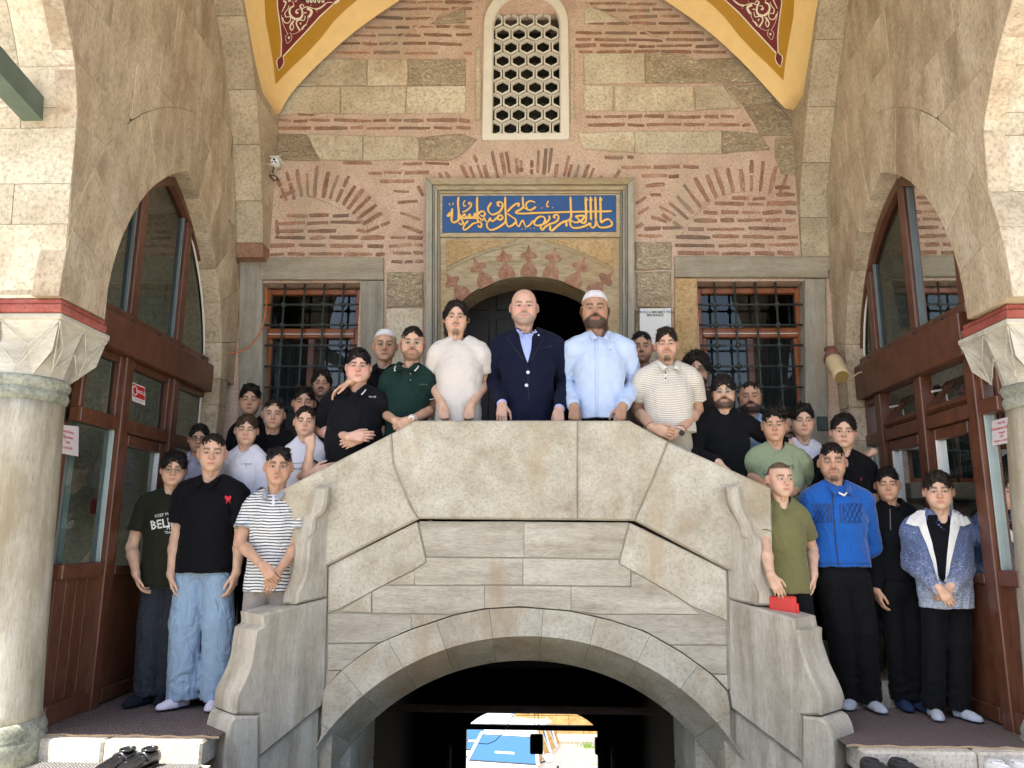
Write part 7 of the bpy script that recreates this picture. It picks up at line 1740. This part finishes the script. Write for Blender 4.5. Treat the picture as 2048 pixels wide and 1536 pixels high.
def ex3(root,bv,bi,I):
    raystroke(bv,[(1190,672),(1190,720),(1191,780),(1192,836)],1.0,plain('seam_blue',(.30,.40,.58),.8),root,'placket'); raystroke(bv,[(1196,672),(1196,836)],.8,plain('seam_blue2',(.34,.44,.62),.8),root,'placket')
    raytext(bv,'Y',1221,701,4,PRN,root)
    for i in (0,1):
        Sj,E,W=I['J'][i][:3]; d=(W-E)/np.linalg.norm(W-E); B=MB(); B.tube([W-d*.055,W-d*.05,W-d*.005,W],[.046,.048,.046,.044],16); B.obj('cuff',LBL,root,smooth=True)
person('bearded man in a white skullcap and pale blue button shirt, hands on the parapet',(1190,580,655),5.30,3,None,sh=(1131,1272,690),garm='shirt',mat=LBL,coll='shirt',hem=836,neckv='v',legs=dict(mat=TRS['black']),
  arms=(dict(e=(1133,765),w=(1147,812),t=(1148,848),wz=-.12,n='body',p='clasp'),dict(e=(1270,768),w=(1246,812),t=(1236,850),wz=-.12,n='body',p='rest')),
  style='short',haircol='black',beard='full',cap=1,ts=.001,tt=-.012,tb=0,tufts=80,squint=.7,smile=.5,browt=1.1,jw=1.05,extras=ex3)
# ---------------------------------------------------------------- left flight
def ex4(root,bv,bi,I):
    raystroke(bv,[(821,738),(821,765)],5,GRN,root,'placket',off=.004)
    for y in (748,760):
        c=onb(bv,821,y,.006)
        if c: B=MB(); B.tube([c,c+Vector((0,-.003,0))],.005,8); B.obj('button',BUT,root)
    raytext(bv,'PREMIUM',847,769,2.6,plain('grey_print2',(.15,.18,.18),.7),root)
    for i,(x0,x1,y) in enumerate(((752,782,800),(856,868,800))): pass
    X,Y,zs=I['X'],I['Y'],I['zs']
    for sx in (-1,1): B=MB(); B.tube([(X+sx*.081,Y-.03,zs+.070),(X+sx*.080,Y-.075,zs+.045),(X+sx*.070,Y-.112,zs+.020)],.005,6); B.obj('collar_tipping',PRW,root)
    for i in (0,1):
        Sj,E,W=[Vector(p) for p in I['J'][i][:3]]; en=Sj+(E-Sj)*.555; bandat(root,en-(E-Sj).normalized()*.02,en+(E-Sj),.072*I['sb'],.004,PRW,'sleeve_tipping')
    c=bandat(root,I['J'][1][2],I['J'][1][1],.031,.006,SILV,'watch_strap'); B=MB(); B.tube([c+Vector((0,-.034,.0)),c+Vector((0,-.042,.0))],.020,16); B.obj('watch',PRW,root)
person('man with glasses in bottle green polo with white collar tips and a watch',(825,655,720),5.32,1,None,sh=(755,870,742),garm='polo',mat=GRN,coll='polo',neckv='v',hem=900,
  arms=(dict(e=(762,822),w=(792,843),t=(822,856),wz=-.20,n='body',p='relax'),dict(e=(868,818),w=(822,840),t=(790,858),wz=-.26,n='body',p='clasp')),
  style='short',haircol='black',beard='short',tt=.016,ts=.003,hl=.066,tufts=500,tl=.016,glasses=(CLF,.0235,.019,.8),squint=.2,extras=ex4)
person('man in white skullcap and gold glasses behind the green polo shirt',(770,661,722),5.72,1,None,sh=(722,815,742),garm='polo',mat=BLK,coll='polo',neckv='v',
  arms=(dict(e=(728,800),w=(702,762),t=(668,782),ez=-.12,wz=-.47,n='down',p='rest'),None),
  style='short',haircol='black',beard='faint',cap=1,ts=.0,tt=-.012,tb=0,tufts=0,glasses=(GOLDM,.0225,.019,.9),squint=.5)
def ex6(root,bv,bi,I):
    raytext(bv,'MOOSE',745,794,3,PRW,root); raystroke(bv,[(715,790),(715,812)],5,BLK2,root,'placket',off=.004)
    X,Y,zs=I['X'],I['Y'],I['zs']; B=MB(); B.tube([(X+.078,Y-.04,zs+.065),(X+.076,Y-.08,zs+.040),(X+.068,Y-.112,zs+.018)],.005,6); B.obj('collar_tipping',PRW,root)
person('heavy-set flushed boy in a black polo with folded forearms beside the sloping parapet',(717,698,766),5.30,4,None,sh=(638,782,800),garm='polo',mat=BLK2,coll='polo',girth=1.28,hem=950,
  arms=(dict(e=(642,862),w=(700,874),t=(742,872),wz=-.24,n='body',p='relax'),dict(e=(772,858),w=(722,878),t=(676,892),wz=-.20,n='body',p='relax')),
  style='short',haircol='black',beard='none',fat=1,flush=1.0,tt=.030,ts=.010,hl=.054,tw=.003,mess=.4,squint=.8,fw=1.06,jw=1.2,extras=ex6,sleeve=.75)
person('long-haired man with moustache in the shade against the left grille',(643,740,793),5.98,2,None,sh=(600,690,830),garm='tee',mat=BLK,fine=False,style='long',haircol='black',beard='mous',tt=.025,ts=.014,hl=.068,squint=.3)
person('man whose eyes just show above the boy touching his chin',(608,775,835),5.80,1,None,sh=(575,650,860),garm='tee',mat=BRN,fine=False,style='short',haircol='black',beard='faint',squint=.6,tt=.018,browt=1.3)
person('tall boy with thick black hair at the back left beside the grille',(500,769,829),5.98,1,None,sh=(455,545,880),garm='tee',mat=BLK,fine=False,style='short',haircol='black',beard='none',tt=.030,hl=.062,squint=.7,locks=[((-.03,-.08,.10),(.05,-.085,.085),.022,.018)])
person('boy with short brown hair in a black v-neck t-shirt on the left steps',(547,800,858),5.66,0,None,sh=(497,606,882),garm='tee',mat=BLK,neckv='v',style='short',haircol='dark',beard='none',tt=.010,ts=.002,hl=.066,tl=.014,squint=.4,nl=1.05)
def ex11(root,bv,bi,I):
    raystroke(bv,[(482,928),(504,928)],.9,PRN,root,'print'); raytext(bv,'A',492,932,3,PRN,root)
person('boy with a brown fringe in a white t-shirt, smiling on the left steps',(493,829,890),5.40,0,None,sh=(440,540,918),garm='tee',mat=WHT,coll='ring',style='short',haircol='brown',beard='none',fringe=1,tt=.022,hl=.048,sweep=(.3,-.5,-.2),smile=1.4,squint=.8,fat=.3,extras=ex11)
def ex12(root,bv,bi,I):
    raytext(bv,'would',597,937,6,PRN,root,shear=.35); raystroke(bv,[(580,927),(612,926)],.8,PRN,root,'print')
    for i in (1,):
        Sj,E,W=[Vector(p) for p in I['J'][i][:3]]; en=Sj+(E-Sj)*.62; bandat(root,en-(E-Sj).normalized()*.02,en+(E-Sj),.060,.0035,DKF,'sleeve_edge')
person('boy in a white t-shirt resting his hand on his chin beside the left parapet',(611,813,873),5.34,0,None,sh=(560,662,905),garm='tee',mat=WHT,coll='ring',hem=1000,
  arms=(dict(e=(568,965),w=(625,945),t=(660,936),wz=-.22,n='body',p='rest'),dict(e=(614,951),w=(620,898),t=(617,868),ez=-.20,wz=-.22,n='body',p='fist')),
  style='short',haircol='dark',beard='none',tt=.016,ts=.004,hl=.072,sweep=(.5,-.2,0),squint=.5,nl=.95,extras=ex12,sleeve=.62)
person('boy with glasses in lilac shirt half hidden behind the heart-emblem polo',(398,848,905),5.68,1,None,sh=(350,442,940),garm='shirt',mat=LILS,coll='shirt',fine=False,style='short',haircol='black',beard='none',tt=.028,mess=.4,glasses=(DKF,.0225,.017,.8),squint=.6)
def ex14(root,bv,bi,I):
    P=[(452,1000),(449,994),(451,991),(455,993),(457,994),(460,991),(463,993),(461,999),(457,1003)]
    raypatch(bv,P,.005,PRR,'heart_emblem',root,step=3); raystroke(bv,[(453,1003),(458,999),(460,1006)],1.8,PRR,root,'emblem_leg'); raystroke(bv,[(455,1001),(452,1007)],1.8,PRR,root,'emblem_leg')
    raystroke(bv,[(424,978),(425,990),(425,1003)],5,BLK2,root,'placket',off=.004)
person('boy in black polo with red heart emblem and wide pale blue jeans',(425,869,943),5.15,0,None,sh=(343,497,985),garm='polo',mat=BLK,coll='polo',neckv='v',fz=.008,hem=1146,loose=.02,
  arms=(dict(e=(352,1078),w=(342,1150),t=(352,1200),n='in',p='relax'),dict(e=(481,1078),w=(473,1145),t=(462,1192),n='in',p='relax')),legs=dict(feet=((360,1408),(428,1408)),mat=TRS['jeans'],r=(.112,.098,.105),sock=SOCK['white'],toe=(-45,12),kx=.01),
  style='short',haircol='dark',beard='none',tt=.014,ts=.001,hl=.066,tl=.015,sweep=(.4,-.4,0),squint=.8,jw=.95,extras=ex14,sleeve=.66)
def ex15(root,bv,bi,I):
    raytext(bv,'BYN',582,1023,3.4,PRN,root); raystroke(bv,[(547,985),(547,1012)],5,WHT,root,'placket',off=.004)
    for i in (0,1):
        Sj,E,W=[Vector(p) for p in I['J'][i][:3]]; en=Sj+(E-Sj)*.60; bandat(root,en-(E-Sj).normalized()*.02,en+(E-Sj),.068*I['sb'],.006,GREYC,'sleeve_band')
person('boy in navy and white striped polo and taupe trousers, wrists crossed',(557,895,970),4.97,2,None,sh=(480,622,1012),garm='polo',mat=STR1,coll='polo',collmat=GREYC,neckv='v',fz=.008,hem=1184,loose=.012,
  arms=(dict(e=(480,1086),w=(526,1132),t=(554,1174),wz=-.25,ez=-.04,n='body',p='clasp'),dict(e=(598,1088),w=(556,1143),t=(528,1196),wz=-.20,ez=-.02,n='body',p='relax')),legs=dict(vis=1,mat=TRS['taupe'],r=(.105,.092,.09)),
  style='short',haircol='black',beard='faint',tt=.020,ts=.004,hl=.068,sweep=(.4,-.2,.2),squint=.0,browt=1.25,extras=ex15,sleeve=.62)
def ex16(root,bv,bi,I):
    raytext(bv,'KEEP MOVING',337,1028,6,PRW,root,ang=-.18); raytext(bv,'BELIEVE',338,1046,17,PRW,root,ang=-.16,bold=.02,sx=.9); raytext(bv,'Run',345,1055,10,PRW,root,shear=.3); raytext(bv,'TEAM',338,1065,5,PRW,root)
person('boy with glasses in dark olive t-shirt printed with white letters',(348,903,972),5.24,0,None,sh=(262,428,1012),garm='tee',mat=OLD,coll='ring',fz=.008,hem=1172,loose=.02,
  arms=(dict(e=(264,1095),w=(272,1148),t=(290,1202),n='in',p='relax',en=True),None),legs=dict(feet=((285,1402),(325,1398)),mat=TRS['dkjeans'],r=(.100,.085,.083),sock=SOCK['dark'],toe=(-30,15)),
  style='short',haircol='black',beard='none',fringe=.8,tt=.032,ts=.016,hl=.052,sweep=(.5,-.4,-.1),tl=.045,glasses=(plain('taupe_frame',(.25,.17,.12),.3),.0245,.021,.8),smile=1.5,squint=.9,fat=.3,extras=ex16,sleeve=.62)
# ---------------------------------------------------------------- right flight
person('shaded young man below the plaque, between skullcap man and cream polo',(1283,665,725),5.70,2,None,sh=(1240,1328,760),garm='tee',mat=clothmat('grey_tee',(.22,.22,.23)),fine=False,fz=.86,style='short',haircol='black',beard='stubble',tt=.012,ts=.001,hl=.068,squint=.5)
def ex18(root,bv,bi,I):
    raystroke(bv,[(1331,744),(1331,763)],7,clothmat('cream_placket',(.66,.63,.56)),root,'placket',off=.004)
    for y in (746,757):
        c=onb(bv,1331,y,.007)
        if c: B=MB(); B.tube([c,c+Vector((0,-.003,0))],.006,8); B.obj('button',PRN,root)
    bandat(root,I['J'][0][2],I['J'][0][1],.031,.0035,PRN,'bracelet'); c=bandat(root,I['J'][1][2],I['J'][1][1],.031,.005,plain('brown_strap',(.12,.05,.03),.6),'bracelet')
    c=bandat(root,I['J'][1][2],I['J'][1][2]+(I['J'][1][2]-I['J'][1][1]),.030,.005,SILV,'watch_strap'); B=MB(); B.tube([c+Vector((.01,-.032,-.01)),c+Vector((.012,-.040,-.012))],.019,14); B.obj('watch',PRN,root)
person('man with goatee in cream polo with fine brown stripes, fingers laced',(1333,656,720),5.30,1,None,sh=(1268,1406,748),garm='polo',mat=STR2,coll='polo',collmat=clothmat('cream_knit',(.66,.63,.56)),neckv='v',hem=862,loose=.01,girth=1.04,legs=dict(mat=TRS['sand']),
  arms=(dict(e=(1275,822),w=(1304,856),t=(1345,868),wz=-.21,n='body',p='relax'),dict(e=(1394,820),w=(1360,862),t=(1318,876),wz=-.17,n='body',p='relax')),
  style='short',haircol='dark',beard='chinbeard',tt=.030,ts=.008,hl=.064,sweep=(-.5,-.1,.3),squint=1.0,smile=.8,browt=1.2,extras=ex18,sleeve=.66)
person('man with big curly black hair and dark glasses by the right grille',(1393,704,772),5.78,1,None,sh=(1345,1440,800),garm='tee',mat=BRN,fine=False,fz=.69,style='bigcurl',haircol='black',beard='full',tt=.045,ts=.028,hl=.056,hn=.007,mess=1.0,tw=.003,glasses=(DKF,.0235,.018,.7),squint=.2)
def ex20(root,bv,bi,I): pass
person('smiling bearded man with pale round glasses in a black sweater',(1447,750,815),5.40,0,None,sh=(1380,1518,860),garm='long',mat=BLK,coll='ring',hem=1000,
  arms=(dict(e=(1386,908),w=(1436,925),t=(1492,965),wz=-.36,n='down',p='rest',ez=-.08),dict(e=(1540,880),w=(1578,886),t=(1612,912),ez=.05,wz=.0,n='down',p='rest')),
  style='short',haircol='black',beard='full',tt=.036,ts=.016,hl=.046,hn=.005,mess=.6,sweep=(.4,-.5,-.2),tl=.04,glasses=(CLF,.0235,.019,.8),smile=1.5,squint=.5,browt=1.1,extras=ex20)
person('cropped bearded man in light blue collared shirt before the right grille',(1500,765,824),5.80,2,None,sh=(1455,1550,862),garm='shirt',mat=clothmat('sky_shirt',(.30,.42,.58)),coll='shirt',fine=False,fz=.52,neckv='v',style='short',haircol='black',beard='full',tt=.008,ts=.0,hl=.068,tufts=200,tl=.012,squint=.8)
def ex22(root,bv,bi,I):
    raytext(bv,'GARMENTS',1556,942,9,PRN,root,ang=-.22,arc=.0012)
person('boy in a sage green t-shirt with black lettering leaning on the right parapet',(1548,815,883),5.34,2,None,sh=(1486,1626,905),garm='tee',mat=SAGE,coll='ring',hem=1010,
  arms=(dict(e=(1493,952),w=(1534,972),t=(1560,1000),wz=-.25,n='down',p='rest'),dict(e=(1614,975),w=(1566,988),t=(1540,992),wz=-.22,n='body',p='relax')),
  style='short',haircol='black',beard='none',fringe=.8,tt=.030,ts=.004,hl=.060,hn=.005,mess=.7,squint=.4,sleeve=.72,extras=ex22)
person('man mostly hidden between the boys in sage green and white',(1578,823,885),5.82,1,None,sh=(1540,1625,905),garm='tee',mat=BLK,fine=False,fz=.345,style='short',haircol='black',beard='full',squint=.5)
person('boy with side-parted black hair in white t-shirt with grey collar',(1605,808,873),5.60,0,None,sh=(1555,1662,905),garm='tee',mat=WHT,coll='ring',collmat=clothmat('grey_rib',(.28,.26,.24)),
  arms=(None,dict(e=(1716,920),w=(1745,905),t=(1712,922),ez=.02,wz=-.12,n='down',p='rest')),
  style='short',haircol='black',beard='none',tt=.028,ts=.010,hl=.060,locks=[((.03,-.075,.11),(-.045,-.092,.07),.022,.016),((-.045,-.092,.07),(-.072,-.060,.03),.016,.010)],sweep=(-.6,-.4,-.2),tl=.04,squint=.7,yaw=6)
person('fair boy with thick black hair in black t-shirt below the floodlight',(1687,828,896),5.40,0,None,sh=(1618,1756,942),garm='tee',mat=BLK,coll='ring',hem=1080,
  style='short',haircol='black',beard='none',tt=.026,ts=.012,hl=.062,sweep=(.5,-.3,.1),tl=.035,squint=.2,roll=4,
  extras=lambda root,bv,bi,I: raystroke(bv,[(1722,955),(1722,962)],1.2,PRR,root,'print'))
person('boy with crew cut in long olive t-shirt, hand on the red box',(1560,926,993),5.03,0,None,sh=(1508,1626,1025),garm='tee',mat=OLV,neckv='w',fz=.008,hem=1188,loose=.015,legs=dict(vis=1,mat=TRS['black'],r=(.095,.082,.08)),
  arms=(dict(e=(1531,1098),w=(1542,1152),t=(1560,1186),n='body',p='rest',en=True),dict(e=(1624,1098),w=(1628,1150),t=(1625,1190),n='in',p='relax')),
  style='short',haircol='dark',beard='none',tt=.002,ts=-.004,tb=.0,hl=.070,tufts=0,hn=.0008,scalp=.85,yaw=22,gaze=.45,squint=.0,extras=None)
def ex27(root,bv,bi,I):
    DN=plain('navy_print',(.010,.035,.13),.6)
    raystroke(bv,[(1664,982),(1668,1040),(1672,1090),(1677,1132)],2.0,PRN,root,'zip',off=.004)
    for x0,x1 in ((1624,1658),(1686,1724)):
        for k_ in range(5):
            u=k_/4; raystroke(bv,[(x0+(x1-x0)*u,1009),(x0+(x1-x0)*min(1,u+.45),1009+36*min(1,(1-u)/.45 if u>.55 else 1))],1.1,DN,root,'chest_print'); raystroke(bv,[(x0+(x1-x0)*u,1009),(x0+(x1-x0)*max(0,u-.45),1009+36*min(1,u/.45 if u<.45 else 1))],1.1,DN,root,'chest_print'); raystroke(bv,[(x0+(x1-x0)*u,1045),(x0+(x1-x0)*min(1,u+.45),1045-36*min(1,(1-u)/.45 if u>.55 else 1))],1.1,DN,root,'chest_print')
        raystroke(bv,[(x0,1008),(x1,1008)],1,DN,root,'chest_print'); raystroke(bv,[(x0,1046),(x1,1044)],1,DN,root,'chest_print')
    for x in (1656,1661,1680,1686): raystroke(bv,[(x,1008),(x+2,1045)],2.6,DN,root,'chest_stripe')
    X,Y,zs=I['X'],I['Y'],I['zs']; B=MB(); B.tube([(X-.055,Y-.02,zs+.075),(X-.045,Y-.075,zs+.05),(X,Y-.11,zs+.015),(X+.045,Y-.075,zs+.05),(X+.055,Y-.02,zs+.075)],.007,6); B.obj('white_collar_edge',PRW,root,smooth=True)
    raystroke(bv,[(1630,1127),(1740,1127)],1.4,DN,root,'hem_seam')
person('young man with short beard in a bright blue zipped track jacket and black trousers',(1665,887,960),5.18,2,None,sh=(1606,1750,1010),garm='track',mat=BLU,coll='polo',neckv='v',fz=.008,hem=1134,
  arms=(dict(e=(1616,1098),w=(1650,1120),t=(1670,1125),ez=.12,wz=.14,n='cam',p='relax'),dict(e=(1744,1095),w=(1705,1120),t=(1690,1125),ez=.12,wz=.14,n='cam',p='relax')),legs=dict(feet=((1706,1408),(1744,1412)),mat=TRS['black'],r=(.108,.092,.078),sock=SOCK['grey'],toe=(-40,8)),
  style='short',haircol='black',beard='chinbeard',tt=.020,ts=.001,hl=.056,tl=.02,squint=.9,browt=1.5,jw=1.08,extras=ex27)
def ex28(root,bv,bi,I):
    raystroke(bv,[(1780,1018),(1781,1060)],1.8,plain('grey_zip',(.10,.11,.11),.5),root,'zip',off=.004)
person('boy in black quarter-zip top between the blue jacket and the hooded jacket',(1775,935,1001),5.32,2,None,sh=(1738,1850,1045),garm='qz',mat=BLK,coll='stand',fz=.008,hem=1160,
  arms=(dict(e=(1750,1118),w=(1752,1178),t=(1764,1222),n='in',p='relax'),None),legs=dict(feet=((1808,1410),(1842,1414)),mat=TRS['black'],r=(.092,.078,.070),sock=SOCK['blue'],toe=(-8,10)),
  style='short',haircol='black',beard='none',fringe=.9,tt=.024,ts=.006,hl=.056,sweep=(-.5,-.3,-.1),tl=.035,squint=.8,extras=ex28)
def ex29(root,bv,bi,I):
    raypatch(bv,[(1856,1030),(1898,1030),(1903,1046),(1900,1090),(1894,1150),(1884,1166),(1876,1160),(1868,1110),(1852,1048)],.004,BLK,'t_shirt_front',root,step=5)
    for P in ([(1850,1030),(1832,1040),(1836,1052),(1852,1085),(1866,1125),(1874,1160),(1878,1163),(1872,1120),(1864,1085),(1853,1048)],[(1903,1030),(1922,1040),(1918,1056),(1910,1085),(1900,1130),(1894,1163),(1890,1163),(1893,1120),(1897,1080),(1901,1048)]): raypatch(bv,P,.010,FLEECE,'fleece_facing',root)
    X,Y,zs=I['X'],I['Y'],I['zs']; F=Fld((X-.26,Y-.2,zs-.06),(X+.26,Y+.22,zs+.16),.006)
    for P in ([(1851,1022),(1836,1023),(1820,1034),(1812,1048),(1826,1052),(1838,1053),(1848,1040)],[(1902,1020),(1916,1022),(1932,1033),(1941,1047),(1926,1053),(1914,1052),(1904,1040)]): raypatch(bv,P,.014,FLEECE,'hood_lining',root,step=4)
    for sx in (-1,1):
        F.cap((X+sx*.04,Y+.13,zs+.08),(X+sx*.105,Y+.03,zs+.075),.042,.036,k=.03); F.cap((X+sx*.105,Y+.03,zs+.070),(X+sx*.105,Y-.01,zs+.050),.034,.022,k=.03); pass
    F.cap((X,Y+.13,zs+.06),(X,Y+.12,zs+.04),.05,k=.03); F.cap((X,Y+.022,zs+.0),(X,Y+.012,zs+.2),.064,.068,k=0,op='s'); F.folds(.003,.04,9); v,q=F.mesh(); mk('hood',v,q,FLEECE,root,smooth=True)
    for s_ in (-1,1):
        B=MB(); B.tube([(X+s_*.142,Y+.02,zs+.080),(X+s_*.140,Y+.0,zs+.066)],.009,6); B.obj('hood_edge',HOODM,root,smooth=True)
person('boy in an open blue melange hooded jacket lined with white fleece, hands crossed',(1877,943,1019),5.05,0,None,sh=(1806,1958,1060),garm='hood',mat=HOODM,shirt_in=BLK,neckv='w',fz=.008,hem=1218,
  arms=(dict(e=(1822,1128),w=(1878,1176),t=(1908,1215),wz=-.25,n='body',p='relax'),dict(e=(1948,1128),w=(1902,1172),t=(1874,1212),wz=-.20,n='body',p='clasp')),legs=dict(feet=((1874,1428),(1926,1430)),mat=TRS['black'],r=(.094,.080,.076),sock=SOCK['grey'],toe=(-22,22)),
  style='short',haircol='dark',beard='none',fringe=.9,tt=.028,ts=.008,hl=.056,hn=.005,mess=.6,tw=.003,squint=.4,smile=.6,fat=.2,extras=ex29)
